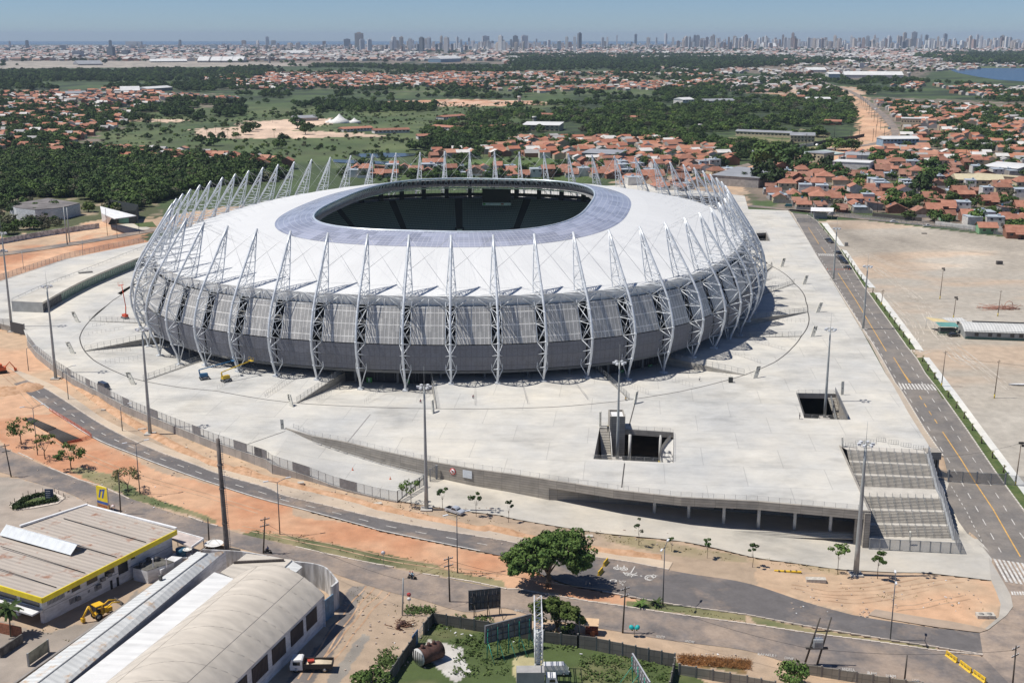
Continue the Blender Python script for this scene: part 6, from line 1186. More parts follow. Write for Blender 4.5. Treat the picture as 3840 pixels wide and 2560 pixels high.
 for k in('lh','rh'):
  mb=MB();p=Vector(pts[k]);
  for f in range(4):mb.tube([p+Vector((0,(f-1.5)*.02,-.02)),p+Vector((.02,(f-1.5)*.022,-.09)),p+Vector((.045,(f-1.5)*.022,-.125+abs(f-1.5)*.01))],.009,5)
  mb.tube([p+Vector((.02,.0,-.01)),p+Vector((.06,0,-.05))],.01,5);mb.build('fingers',skin,t)
 return t
person('man in yellow helmet and dark clothes on top of the stair by the lift shaft',W('D3',893,515,0.0),1.2,(.04,.05,.08),(.03,.03,.04),hat=(.7,.5,.05));person('standing figure in dark clothes left of the smaller plaza opening',W('D4',372,402,0),0,(.03,.03,.035),(.02,.02,.025));person('crouching worker in maroon shirt on the ramp near the E entrance',W('D2',1596,262,-.6),2.,(.20,.03,.05),(.03,.03,.05),'crouch')
person('bending worker in maroon shirt alone on the flat sector right of totem F',W('D2',2052,222,.2),1.,(.16,.03,.05),(.03,.03,.03),'crouch');person('worker in white and black on the ramp before gate G',W('D3',1693,62,-.3),0,(.6,.6,.6),(.02,.02,.03),'crouch');person('standing figure in dark clothes at the tip of the K ramp wall',W('Z4',1545,275,.1),0,(.08,.06,.08),(.02,.02,.03));person('small figure sitting on the ramp wall tip beside totem F',W('D3',1058,238,0),3.,(.4,.25,.03),(.1,.06,.04),'crouch')
def motorbike(label,loc,rz,riders):
 t=thing('motorcycle',label,'motorcycle',loc,rz)
 for x in(-.65,.65):mb=MB();mb.tube([(x,-.05,.31),(x,.05,.31)],.31,16);mb.build('wheel',TYRE,t)
 mb=MB();mb.tube([(.65,0,.31),(.42,0,.95)],.04,6);mb.tube([(-.65,0,.31),(0,0,.45),(.42,0,.8)],.06,6);mb.box((.0,0,.45),(.4,.28,.35));mb.tube([(.42,-.32,1.02),(.42,.32,1.02)],.025,5);mb.build('frame',mat('bike_black',(.02,.02,.02),.4,.4),t);mb=MB();mb.box((.2,0,.8),(.45,.26,.22));mb.build('tank',mat('bike_black'),t);mb=MB();mb.box((-.35,0,.78),(.75,.26,.1));mb.build('seat',TYRE,t)
 M=Matrix.Rotation(rz,3,'Z')
 for i,(tc,lc,hc,lb)in enumerate(riders):person(lb,Vector(loc)+M@Vector((-.1-i*.5,0,0)),rz,tc,lc,'ride',hat=hc)
motorbike('black motorcycle carrying two riders along the lower road',S(*e2(1518,495)),-.2,[((.12,.35,.5),(.05,.07,.12),(.35,.03,.03),'front rider in pale blue shirt and red helmet on the motorcycle'),((.55,.55,.6),(.03,.03,.04),(.3,.02,.02),'passenger in white shirt sitting behind on the motorcycle')])
motorbike('dark motorcycle behind the roadside wall left of the round roof',S(*e2(248,268)),2.8,[((.02,.05,.2),(.03,.03,.04),(.6,.6,.6),'lone rider in blue with white helmet behind the roadside wall')])
def cone(label,loc):t=thing('traffic_cone',label,'traffic cone',loc,0,'orange traffic cones');mb=MB();mb.box((0,0,.03),(.42,.42,.05));mb.lathe((0,0,.05),[(.17,0),(.03,.7),(0,.71)],10);mb.build('cone',mat('cone_orange',(.65,.12,.03),.6),t);mb=MB();mb.lathe((0,0,.05),[(.128,.22),(.09,.38)],10);mb.build('band',mat('sign_white',(.8,.8,.8),.5),t);return t
cone('orange cone standing alone in the middle of the driveway',Vector((*W('D2',993,828,-2).xy,DZ(W('D2',993,828,-2).x))));cone('orange cone low on the driveway near the sliding gate',Vector((*W('D2',1325,930,-3.1).xy,DZ(W('D2',1325,930,-3.1).x))))
for i,x in enumerate((945,966,984,998,1014,1028,1043,1058,1074,1090)):cone('orange cone, %s from left in the line drawn across the avenue'%ORD(i+1),S(*px('R6',x,718)))
def barrier(r,x0,y0,x1,y1,label):
 a,b=W(r,x0,y0),W(r,x1,y1);t=thing('road_barrier',label,'barrier',(a+b)/2,math.atan2((b-a).y,(b-a).x));L=(b-a).length;mb=MB();P=[(-.35,0),(.35,0),(.33,.12),(.14,.35),(.1,1.0),(-.1,1.0),(-.14,.35),(-.33,.12)];mb.add([(-L/2,y,z)for y,z in P]+[(L/2,y,z)for y,z in P],[(i,(i+1)%8,8+(i+1)%8,8+i)for i in range(8)]+[tuple(range(8))[::-1],tuple(range(8,16))]);mb.build('body',mat('barrier_yellow',(.72,.46,.03),.6,var=.2,scale=2),t)
 mb=MB();[mb.box((x,s*.19,.62),(.5,.02,.25))for x in(-.3*L,0,.3*L)for s in(-1,1)];mb.build('worn_patch',mat('barrier_worn',(.35,.28,.08),.8),t)
barrier('E3',1090,385,1125,345,'yellow plastic road barrier, upper of the pair beside the big tree');barrier('E3',1043,468,1080,425,'yellow plastic road barrier, lower of the pair beside the big tree')
for a,n in(((1665,1165,1760,1235),'upper left of three in a diagonal row at the junction'),((1788,1250,1885,1325),'middle of three in a diagonal row at the junction'),((1905,1335,2010,1410),'lower right of three in a diagonal row at the junction')):barrier('E4',*a,'large yellow concrete barrier, '+n)
def slab(name,label,r,x,y,sz,rz,m):return tag(MB().box((0,0,sz[2]/2),sz).build(name,m,loc=W(r,x,y),rz=rz),label,'concrete block')
MCB=mat('block_conc',(.50,.46,.40),.9,var=.2,scale=2)
slab('concrete_block','flat concrete block on the red dirt left of the big right mast','E4',515,515,(4.0,1.4,.7),-.06,MCB);
for i,x in enumerate((1975,2045)):
 o=thing('drain_cover','square concrete drain cover near the junction corner, '+('left' if i==0 else 'right')+' one','cover',W('E4',x,830),-.06);MB().box((0,0,.35),(1.9,1.6,.7)).build('slab',MCB,o);mb=MB();mb.tube([(0,0,.69),(0,0,.72)],.5,16);mb.build('lid',mat('lid_grey',(.25,.24,.22),.8),o)
slab('concrete_slab','small pale slab on the verge above the big tree','E3',965,120,(1.6,1.2,.25),.1,MCB);slab('concrete_slab','pale slab on the red bank before the driveway','D2',1217,1152,(1.8,1.2,.3),.3,MCB);slab('concrete_slab','tan block on the bank left of the twin lamp','D2',537,978,(1.5,1.2,.6),.2,MCB);slab('concrete_slab','pale slab on the bank by the tall mast with ladder','D1',1618,660,(2.,.8,.25),.3,MCB);slab('concrete_slab','pale slab on the bank right of the third floodlight mast','D1',1253,493,(2.2,.8,.25),.3,MCB);slab('concrete_slab','small slab on the bank above the footpath','D1',912,325,(1.2,.7,.3),.1,MCB)
g=thing('striped_timber','yellow and black painted timbers lying on the grass','timber',W('E4',268,432));MB().box((0,0,.15),(5.5,.5,.3),-.1).build('beam',mat('barrier_yellow'),g);mb=MB();[mb.box((x,-.02,.16),(.3,.54,.31),-.1)for x in(-1.8,-.6,.6,1.8)];mb.build('stripe',mat('sign_black',(.03,.03,.03),.5),g)
def roadsign(r,xt,yt,xb,yb,label,kind):
 u0,v0=px(r,xt,yt);u1,v1=px(r,xb,yb);b=S(u1,v1);h=hgt(u1,v0,b);t=thing('road_sign',label,'sign',b);mb=MB();mb.tube([(0,0,0),(0,0,h)],.05,6);mb.build('post',M_POLE,t);mb=MB();mb.tube([(0,-.06,h-.4),(0,-.03,h-.4)],.42,8 if kind=='stop' else 16);mb.build('disc',mat('sign_red')if kind=='stop' else mat('sign_white'),t)
 if kind=='stop':text_mesh('word','PARE',.26,mat('letter_white'),t,(0,-.09,h-.4),(R(90),0,0),.005);mb=MB();mb.tube([(0,-.06,h-1.35),(0,-.03,h-1.35)],.38,16);mb.build('disc',mat('sign_white'),t)
 else:mb=MB();mb.tube([(0,-.055,h-.4),(0,-.028,h-.4)],.46,16);mb.build('rim',mat('sign_red'),t)
roadsign('E2',1492,612,1493,755,'red octagonal stop sign above a white disc by the dirt track','stop');roadsign('E2',1272,245,1265,355,'small round white sign on the grass median','round');roadsign('D1',998,1155,1002,1225,'small round sign beside the petrol station pylon','round')
def pylon():
 a=W('D1',880,1190);b=W('D1',955,1212);h=hgt(px('D1',855,0)[0],px('D1',0,985)[1],a)+0;t=thing('station_pylon','tall yellow and blue petrol station sign with slanting blue emblem','sign',a-Vector((.2,0,0)),0);c=(b-a);ang=math.atan2(c.y,c.x);L=3.3;dx=Vector((math.cos(ang),math.sin(ang),0));nn=Vector((math.sin(ang),-math.cos(ang),0))
 mb=MB();mb.box((0,0,h/2),(.3,.3,h),ang);mb.box(dx*L,(.01,.01,.01));mb.box(dx*L+Vector((0,0,h/2)),(.3,.3,h),ang);mb.build('post',mat('sign_white'),t);Z=h
 def pan(name,z0,z1,m,off_=.0):mb=MB();c_=dx*L/2+nn*off_;mb.box(c_+Vector((0,0,(z0+z1)/2)),(L+.5-.3*(off_>0),.34,z1-z0),ang);return mb.build(name,m,t)
 yb=mat('station_yellow',(.78,.62,.02),.4);bl=mat('station_blue',(.03,.10,.38),.4);pan('panel',Z-3.4,Z,yb,.02);pan('stripe',Z-4.0,Z-3.4,bl,.02);pan('price_panel',Z-5.6,Z-4.0,mat('price_tan',(.45,.28,.12),.5),0);pan('shop_panel',Z-6.4,Z-5.6,mat('sign_white'),0);pan('lower_panel',Z-7.8,Z-6.4,bl,0)
 def P(x,z):return dx*x+nn*.22+Vector((0,0,z))
 mb=MB()
 for x in(.6,1.65):mb.add([P(x-.1,Z-2.6),P(x+.35,Z-2.6),P(x+1.0,Z-.6),P(x+.5,Z-.6)],[(0,1,2,3)])
 mb.add([P(1.2,Z-1.1),P(2.7,Z-.6),P(2.75,Z-.25),P(1.3,Z-.75)],[(0,1,2,3)]);mb.build('emblem',bl,t)
 for z_,tx,m_ in((Z-4.5,'GASOLINA',mat('red_paint')),(Z-5.2,'ALCOOL',bl),(Z-6.0,'mercado',bl),(Z-7.0,'Posto 24h',mat('letter_white'))):text_mesh('lettering',tx,.62,m_,t,dx*L/2+nn*.2+Vector((0,0,z_)),(R(90),0,ang),.01)
pylon()
I_=WL('D1',[(85,1165),(180,1100),(350,1050),(470,1045),(575,1100),(510,1150),(300,1190),(125,1210)]);mb=MB();mb.prism(I_,lambda p:ZG(*p[:2])-.2,lambda p:ZG(*p[:2])+.16);struct(mb.build('traffic_island',M_KERB))
hd=thing('island_hedge','low clipped hedge on the small traffic island with a dark board','hedge');mb=MB();rnd=random.Random(4);H_=WL('D1',[(130,1185),(220,1120),(340,1085),(420,1080),(490,1115),(490,1130),(330,1160),(140,1200),(130,1185)])
for p in resample(H_,.3):
 for k in range(46):q=Vector((p.x+rnd.gauss(0,.35),p.y+rnd.gauss(0,.3),ZG(p.x,p.y)+rnd.uniform(.1,.95)));a=Vector((rnd.uniform(-1,1),rnd.uniform(-1,1),rnd.uniform(-1,1))).normalized()*.12;b=a.orthogonal().normalized()*.1;mb.add([q-a-b,q+a-b,q+a+b,q-a+b],[(0,1,2,3)])
mb.build('foliage',LEAFD,hd);drape('island_grass',WL('D1',[(150,1180),(230,1120),(420,1085),(480,1120),(330,1155)]),.2,M_GRASS)
bd=thing('island_board','dark blue information board standing on the hedged traffic island','sign',W('D1',440,1120));MB().box((0,0,1.5),(1.9,.25,2.6)).build('panel',mat('board_navy',(.03,.06,.12),.5),bd);mb=MB();[mb.box((-.2,-.14,.8+i*.5),(1.0,.03,.12))for i in range(4)];mb.build('lettering',mat('letter_white'),bd)
for i,(x,y)in enumerate(((95,1165),(130,1135),(205,1090),(250,1070),(315,1058),(380,1045),(480,1045),(520,1065),(562,1090),(575,1105))):o=thing('bollard','short dark bollard, %s clockwise round the hedged traffic island'%ORD(i+1),'bollard',W('D1',x,y),0,'bollards round the traffic island');mb=MB();mb.tube([(0,0,0),(0,0,1.0)],.07,6);mb.build('post',M_WOOD,o)
for i,(P,ds)in enumerate((([(225,415),(270,398),(495,492),(420,520)],'upper'),([(425,522),(500,498),(725,595),(560,622)],'lower'))):
 t=thing('steel_grating','dark pile of steel bars laid flat on red earth, '+ds+' pile','steel bars');Q=WL('D1',P);mb=MB();n=16
 for k in range(n+1):a,b=Q[0].lerp(Q[1],k/n),Q[3].lerp(Q[2],k/n);mb.tube([a+Vector((0,0,.35)),b+Vector((0,0,.35))],.13,5)
 mb.build('bars',mat('rust_dark',(.05,.042,.038),.8),t);mb=MB();[mb.box(Q[0].lerp(Q[3],s).lerp(Q[1].lerp(Q[2],s),.5)+Vector((0,0,.1)),((Q[1]-Q[0]).length,.3,.25),math.atan2((Q[1]-Q[0]).y,(Q[1]-Q[0]).x))for s in(.1,.5,.9)];mb.build('bearer',M_WOOD,t)
nt_=thing('safety_netting','orange plastic safety netting along the kerb of the curved street','netting');fence_run(nt_,WL('D1',[(435,330),(640,450),(790,545),(815,572),(600,630)]),1.0,2.5,wire=mesh_mat('orange_net',(.75,.16,.07),.45),pm=mat('orange_post',(.6,.15,.05),.7),pr=.03)
ROCK=mat('rubble',(.42,.34,.28),.95,var=.3,scale=3)
mb=MB();rnd=random.Random(11)
for(r,x0,y0,x1,y1,n)in(('D2',300,960,1000,1180,50),('D2',1300,1180,2300,1320,50),('D1',1300,560,2300,900,40),('E3',0,60,1700,200,40),('E4',300,480,2000,760,60),('E2',900,600,1700,1300,90),('D1',300,620,1700,1300,70),('E3',1750,1150,2340,1260,80),('E4',900,760,1000,830,20)):
 for _ in range(n):
  p=W(r,rnd.uniform(x0,x1),rnd.uniform(y0,y1));s=rnd.uniform(.06,.3);mb.box((p.x,p.y,p.z+s*.3),(s*1.6,s,s*.8),rnd.uniform(0,3))
tag(mb.build('rubble',ROCK),'scattered small stones and rubble on the dirt verges','rubble',kind='stuff')
BR_=SL([d1(560,20),d1(800,190),d1(1000,330),d1(1250,480),d1(1450,590),d1(1650,690),d1(1900,800),d1(2200,890)]+[d2(0,830),d2(150,900),d2(400,970),d2(700,1045),d2(950,1100),d2(1250,1190),d2(1700,1280),d2(2100,1370)]+[e3(100,50),e3(400,120),e3(800,190),e3(1200,260),e3(1600,300)]);BR_=resample(smoothline(BR_,3),1.0);mb=MB();mb.sm=True;rows=[];rnd=random.Random(2)
for i,p in enumerate(BR_):
 d=(BR_[min(i+1,len(BR_)-1)]-BR_[max(0,i-1)]).normalized();n_=Vector((-d.y,d.x,0));h=.55+.35*math.sin(i*.37)*math.sin(i*.11+1);row=[]
 for j in range(9):s=(j-4)/4;q=p+n_*(s*1.7);row.append(Vector((q.x,q.y,ZG(q.x,q.y)+h*math.cos(s*math.pi/2)**1.5*(1+rnd.uniform(-.35,.35))-.04)))
 rows.append(row)
mb.add([q for r_ in rows for q in r_],[(i*9+j,i*9+j+1,(i+1)*9+j+1,(i+1)*9+j)for i in range(len(rows)-1)for j in range(8)]);struct(mb.build('earth_bank',mat('bank_soil',(.42,.24,.13),.95,scale=.5,col2=(.60,.38,.24),bump=.8,bscale=2)))
mb=MB()
def ring_(r,cx,cy,rx,ry,w=.22):ribbon(mb,[W(r,cx+rx*math.cos(a*math.pi/10),cy+ry*math.sin(a*math.pi/10))for a in range(21)],w,.10,2)
for c in((1210,400,30,13),(1208,402,15,6),(1270,408,30,14),(1268,410,14,6),(1493,486,38,22),(1500,490,28,14),(1175,512,28,10),(1535,472,16,10)):ring_('E3',*c)
for P in([(1214,370),(1212,400)],[(1270,378),(1270,408)],[(1262,435),(1290,450),(1330,458),(1370,450),(1385,440)],[(1366,385),(1330,445)],[(1300,470),(1310,450)],[(1335,480),(1350,455)],[(1290,440),(1390,465)],[(1262,436),(1285,462),(1340,470),(1388,462)],[(1410,470),(1432,470)],[(1420,463),(1424,477)],[(1475,465),(1500,462),(1570,468)],[(1510,480),(1530,455)],[(1228,512),(1245,525),(1262,512),(1270,528),(1284,515)],[(1228,528),(1265,550)],[(1258,555),(1260,540)]):ribbon(mb,WL('E3',P),.22,.105,2)
struct(mb.build('chalk_drawing',M_WHITE))
def gtext(txt,r,x0,y0,x1,y1,size):
 a,b=W(r,x0,y0),W(r,x1,y1);ang=math.atan2((b-a).y,(b-a).x);c=(a+b)/2;o=text_mesh('painted_word',txt,size,M_WHITE,None,(c.x,c.y,ZG(c.x,c.y)+.13),(0,0,ang),.004);L=(b-a).length;o.scale=(L/max(.1,o.dimensions.x),1,1);struct(o);return o
gtext('ANDREA','E4',745,1290,858,1305,1.5);gtext('IRAM','E4',968,1325,1050,1338,1.6);gtext('IVAM','E4',1135,1350,1220,1362,1.6);gtext('LOR','E4',1366,1390,1425,1402,1.5);gtext('AUGUSTO','E4',570,1258,655,1270,1.2);gtext('RAFAELE I','E4',5,1158,165,1178,1.2);gtext('DINE','E4',240,1192,320,1206,1.2);gtext('BENTO','E3',1555,1002,1630,1014,1.2);gtext('ANDRE','E3',1808,1042,1890,1058,1.2);gtext('NENTO','E3',305,772,380,785,1.2)
mb=MB();rnd=random.Random(21)
for(r,x0,y0,x1,y1,n)in(('D1',700,850,1700,1280,110),('E2',100,70,2300,520,260),('E3',700,60,2300,320,160),('E4',0,320,900,470,80),('E4',400,500,2000,780,60),('D2',0,880,2300,1380,160),('D1',600,150,2300,950,120),('E2',900,560,2000,1100,90),('E3',1300,700,2350,880,60),('E1',300,900,1300,1300,30)):
 for _ in range(n):
  x=rnd.uniform(x0,x1);t_=(x-x0)/(x1-x0);y=y0+(y1-y0)*min(1,max(0,t_+rnd.uniform(-.12,.12)));p=W(r,x,y)
  if rnd.random()<.55:continue
  for k in range(4):
   a=rnd.uniform(0,6.3);s=rnd.uniform(.07,.22);q=p+Vector((rnd.gauss(0,.25),rnd.gauss(0,.25),0));d=Vector((math.cos(a),math.sin(a),0))*s*.6;mb.add([q-d,q+d,q+d*.5+Vector((0,0,s)),q-d*.7+Vector((.1,0,s*.8))],[(0,1,2,3)])
tag(mb.build('dry_tufts',leafmat('leaves_straw',(.22,.21,.09),(.38,.33,.18))),'dry grass tufts scattered along the dusty verges','grass',kind='stuff')
mb=MB()
for P in([e4(300,560),e4(700,620),e4(1100,600),e4(1500,540),e4(1800,500)],[e4(500,660),e4(900,690),e4(1200,640),e4(1480,570)],[e4(700,560),e4(1000,540),e4(1400,470)],[e2(1290,600),e2(1100,800),e2(940,1010),e2(700,1300)],[e2(1150,560),e2(1000,740),e2(800,1020),e2(560,1380)],[d1(250,420),d1(700,700),d1(1300,930),d1(2300,1220)],[e2(0,40),e2(700,180),e2(1400,330),e2(2300,470)],[d1(-100,-150),d1(100,60),d1(330,300)],[e4(1200,760),e4(1500,720),e4(1850,650)]):
 Q=smoothline(SL(P),6)
 for o_ in(-.85,.85):
  A=[]
  for i,p in enumerate(Q):d=(Q[min(i+1,len(Q)-1)]-Q[max(0,i-1)]).normalized();A.append(p+Vector((-d.y,d.x,0))*(o_+.15*math.sin(i)))
  ribbon(mb,A,.34,.022,2)
struct(mb.build('tyre_tracks',mat('rut_soil',(.38,.24,.15),.95,col2=(.52,.36,.24),scale=.35,thr=(.42,.58),detail=7)))
mb=MB()
for P in([px('R6',*q)for q in((1230,850),(1420,1010),(1500,1110),(1480,1250))],[px('R6',*q)for q in((1240,700),(1500,900),(1700,1180),(2100,1500))],[px('R6',*q)for q in((1080,580),(1400,700),(1900,820),(2300,860))],[px('R6',*q)for q in((1560,1260),(1700,1240),(1850,1330),(2300,1400))],[px('R6',*q)for q in((1220,850),(1700,960),(2300,1000))],[px('R6',*q)for q in((1060,470),(1500,560),(2300,640))]):
 Q=smoothline(SL(P),6)
 for o_ in(-.9,.9,1.8,3.6):
  A=[]
  for i,p in enumerate(Q):d=(Q[min(i+1,len(Q)-1)]-Q[max(0,i-1)]).normalized();A.append(p+Vector((-d.y,d.x,0))*(o_+.3*math.sin(i)))
  ribbon(mb,A,.4,.03,4)
struct(mb.build('tyre_tracks',mat('rut_gravel',(.40,.345,.28),.95,col2=(.55,.50,.43),scale=.2,thr=(.42,.58),detail=7)))
t=thing('digger','small orange digger among the roadworks at the far left edge','digger',W('L4',12,1375),.6);mb=MB();mb.box((0,0,1.4),(2.6,1.8,1.2));mb.box((-.4,0,2.4),(1.3,1.4,1.1));mb.build('cab',mat('digger_orange',(.60,.13,.04),.5),t);mb=MB();mb.tube([(1,0,1.6),(2.6,0,3.2),(4,0,1.0)],.18,6);mb.box((4.1,0,.6),(.7,.9,.8));mb.build('boom',MATS['digger_orange'],t);mb=MB();[mb.box((0,s*.9,.45),(3.0,.5,.8))for s in(-1,1)];mb.build('crawler',TYRE,t)
for i,(r,x,y,rx,h,ds)in enumerate((('L4',190,1480,5,1.6,'rounded heap of brown earth at the start of the new asphalt'),('L4',30,1500,4,1.4,'dark earth heap left of the asphalt start'),('D1',60,160,5,1.2,'low sandy mound near the red netting at far left'))):
 b=W(r,x,y);mb=MB();mb.sm=True;rnd=random.Random(i);n=20;V=[(0,0,h)]+[(rx*q/5*math.cos(a*6.283/n)*rnd.uniform(.85,1.15),rx*q/5*math.sin(a*6.283/n)*rnd.uniform(.85,1.15),h*(1-(q/5)**1.6)*rnd.uniform(.8,1.1)-.1*(q==5))for q in range(1,6)for a in range(n)];F=[(0,1+a,1+(a+1)%n)for a in range(n)]+[(1+(q-1)*n+a,1+q*n+a,1+q*n+(a+1)%n,1+(q-1)*n+(a+1)%n)for q in range(1,5)for a in range(n)];mb.add(V,F);tag(mb.build('earth_heap',MATS['bank_soil'],loc=b),ds,'earth heap')
M_WHITEW=mat('white_wall',(.66,.66,.67),.8,var=.18,scale=.5,streak=(1,1,4));M_WIN=mat('window_dark',(.03,.033,.037),.25,spec=.6)
def sheetmat(name,c,axis_ang,pitch=.9,var=.16,rust=None):
 """profiled metal or fibre-cement roofing, ribs running along axis_ang"""
 if name in MATS:return MATS[name]
 m=mat(name,c,.6);b=m.node_tree.nodes['Principled BSDF'];g=N(m,'ShaderNodeNewGeometry');mp=N(m,'ShaderNodeMapping');mp.inputs['Rotation'].default_value=(0,0,-axis_ang);LK(m,g.outputs['Position'],mp.inputs[0]);s=N(m,'ShaderNodeSeparateXYZ');LK(m,mp.outputs[0],s.inputs[0])
 w=mathn(m,'SINE',mathn(m,'MULTIPLY',s.outputs[1],6.283/pitch));m2=N(m,'ShaderNodeMapping');m2 .inputs['Scale'].default_value=(.08,.9,1);LK(m,mp.outputs[0],m2 .inputs[0]);n1=N(m,'ShaderNodeTexNoise');n1 .inputs['Scale'].default_value=1;n1 .inputs['Detail'].default_value=6;LK(m,m2 .outputs[0],n1 .inputs['Vector'])
 n3=N(m,'ShaderNodeTexNoise');n3 .inputs['Scale'].default_value=.25;n3 .inputs['Detail'].default_value=7;n3 .inputs['Roughness'].default_value=.7;LK(m,g.outputs['Position'],n3 .inputs['Vector'])
 f=mathn(m,'ADD',mathn(m,'MULTIPLY_ADD',w,.03,.6),mathn(m,'ADD',mathn(m,'MULTIPLY',n1 .outputs[0],.42),mathn(m,'MULTIPLY',n3 .outputs[0],.34)));col=c
 if rust:
  k=N(m,'ShaderNodeClamp');LK(m,mathn(m,'MULTIPLY_ADD',n3 .outputs[0],9,-5.0),k.inputs[0]);k2=mathn(m,'MULTIPLY',k.outputs[0],mathn(m,'MULTIPLY',n1 .outputs[0],1.6));col=mixc(m,k2,c,rust)
 v=N(m,'ShaderNodeVectorMath',operation='SCALE')
 if isinstance(col,tuple):v.inputs[0].default_value=col
 else:LK(m,col,v.inputs[0])
 LK(m,f,v.inputs['Scale']);LK(m,v.outputs[0],b.inputs['Base Color']);bu=N(m,'ShaderNodeBump');bu.inputs['Strength'].default_value=.5;bu.inputs['Distance'].default_value=.08;LK(m,w,bu.inputs['Height']);LK(m,bu.outputs[0],b.inputs['Normal']);return m
def roofpoly(mb,P,z,th=.3):
 P=[Vector((p.x,p.y,z if z is not None else p.z))for p in P];n=len(P);V=P+[p-Vector((0,0,th))for p in P];tri=geometry.tessellate_polygon([P]);mb.add(V,[tuple(t)for t in tri]+[(i,n+i,n+(i+1)%n,(i+1)%n)for i in range(n)])
def wallseg(mb,a,b,z0,z1,th=.3):
 d=b-a;mb.box(((a.x+b.x)/2,(a.y+b.y)/2,(z0+z1)/2),(Vector((d.x,d.y)).length,th,z1-z0),math.atan2(d.y,d.x))
def office():
 zr=3.9;A,B,C,D=[S(*px(r,x,y),z=zr)for r,x,y in(('E1',372,662),('E1',1556,62),('D1',770,1177),('D1',178,1368))];Fp=S(-190,2137,zr);G_=S(-160,2062,zr)
 t=thing('office_building','two-storey white building with pale profiled roof and broad yellow eaves band beside the yard','building');ang=math.atan2((C-B).y,(C-B).x)
 mb=MB();C2,D2=C+Vector((0,0,.55)),D+Vector((0,0,.45));roofpoly(mb,[A,B,C2,D2,G_,Fp],None,.1);mb.build('roof',sheetmat('office_roof',(.44,.385,.33),math.atan2((A-B).y,(A-B).x)+1.57,1.1,rust=(.26,.10,.045)),t)
 mb=MB()
 for a,b in((A,B),(Fp,A)):d=(b-a).normalized();o=Vector((d.y,-d.x,0))*.06;wallseg(mb,a+o,b+o,zr-.95,zr+.06,.25)
 mb.build('eaves_band',mat('station_yellow'),t);mb=MB()
 for a,b in((B,C2),(C2,D2)):d=b-a;mb.box((a+b)/2+Vector((0,0,.1)),(d.length,.5,.35),math.atan2(d.y,d.x))
 mb.build('white_coping',mat('sign_white'),t);mb=MB();u=(B-A).normalized();v=(Fp-A).normalized();W0,W1,W2=A+v*1.0+Vector((-.0,1.6,0)),B-u*1.2+Vector((-.6,1.1,0)),Fp+Vector((0,1.4,0))
 wallseg(mb,W0,W1,-3.2,zr-.2);wallseg(mb,W2,W0,.6,zr-.2);mb.build('wall',M_WHITEW,t);L=W1-W0;nn=Vector((L.y,-L.x,0)).normalized();ang2=math.atan2(L.y,L.x)
 wi=[(.20,.26,1.3,2.6),(.31,.39,1.2,2.6),(.445,.52,1.1,2.5),(.55,.625,.1,2.9),(.655,.685,1.9,2.6),(.17,.185,1.7,2.3),(.265,.285,2.1,2.6),(.48,.497,-2.2,-.2),(.53,.547,-2.2,-.2)]
 for s0,s1,z0,z1 in wi:
  c=W0 .lerp(W1,(s0+s1)/2)+nn*.16;mb=MB();mb.box((c.x,c.y,(z0+z1)/2),(L.length*(s1-s0),.1,z1-z0),ang2);o=mb.build('window' if z0>-1 else 'door',M_WIN,t);mb=MB();mb.box((c.x,c.y,z0-.08),(L.length*(s1-s0)+.3,.3,.12),ang2);mb.build('sill',M_WHITEW,o)
 mb=MB()
 for s0,s1,z0,z1 in((.025,.15,1.1,2.5),(.175,.24,-.9,.2),(.36,.42,-.8,.2),(.31,.335,-.4,.1)):
  for k in range(int((s1-s0)*L.length/.3)):c=W0 .lerp(W1,s0)+L.normalized()*(k*.3+.15)+nn*.17;mb.box((c.x,c.y,(z0+z1)/2),(.16,.06,z1-z0),ang2)
 mb.build('vent_grille',mat('grille',(.16,.17,.18),.7),t);mb=MB();c=(W0+W1)/2+nn*.17;mb.box((c.x,c.y,.55),(L.length,.05,.07),ang2);mb.build('string_course',mat('line_grey',(.25,.25,.26),.8),t)
 for s_,z in((.23,-.3),(.42,1.0),(.385,.1),(.47,1.3)):mb=MB();c=W0 .lerp(W1,s_)+nn*.5;mb.box((c.x,c.y,z),(.9,.6,.6),ang2);mb.build('air_conditioner',mat('ac_grey',(.2,.2,.2),.6),t)
 d=W2-W0;n2=Vector((-d.y,d.x,0)).normalized();n2=n2 if n2 .y<0 else-n2;mb=MB();[wallseg(mb,W0 .lerp(W2,s0),W0 .lerp(W2,s0+.03),-3.2,.8,.5)for s0 in(0,.27,.5,.75)];mb.box(W0 .lerp(W2,.5)+Vector((0,0,-3.3))+n2*1,(d.length,3,.3),math.atan2(d.y,d.x));mb.build('porch_pillar',M_WHITEW,t)
 mb=MB();[mb.box(W0 .lerp(W2,(s0+s1)/2)*1+n2*.17+Vector((0,0,1.75-zr)),(d.length*(s1-s0),.1,1.6),math.atan2(d.y,d.x))for s0,s1 in((.03,.24),(.28,.52),(.56,.9))];mb.build('window_band',M_WIN,t);mb=MB();wallseg(mb,W2+Vector((0,4,0)),W0+Vector((-.5,4,0)),-3,.5);mb.build('back_wall',M_WIN,t)
 s0,s1=W('E1',62,75,zr+.5),W('E1',690,250,zr+.3);u2=(s1-s0);n3=Vector((-u2 .y,u2 .x,0)).normalized()*1.9;mb=MB();h=Vector((0,0,1.5));mb.add([s0-n3,s1-n3,s1+h,s0+h,s0+n3,s1+n3],[(0,1,2,3),(3,2,5,4)]);mb.build('skylight',sheetmat('skylight_white',(.62,.65,.67),math.atan2(u2 .y,u2 .x)+1.57,1.6),t)
 mb=MB();[mb.tube([s1-n3,s1+h],.06,4),mb.tube([s1+n3,s1+h],.06,4),mb.tube([s0+h,s1+h],.07,4)];mb.build('skylight_frame',mat('sign_white'),t)
 mb=MB();dd=(C-B)
 for s in(.22,.45,.68,.88):p=B.lerp(A,s);mb.tube([p+dd*.04+Vector((0,0,.09)),p+dd*.95+Vector((0,0,.5))],.09,4)
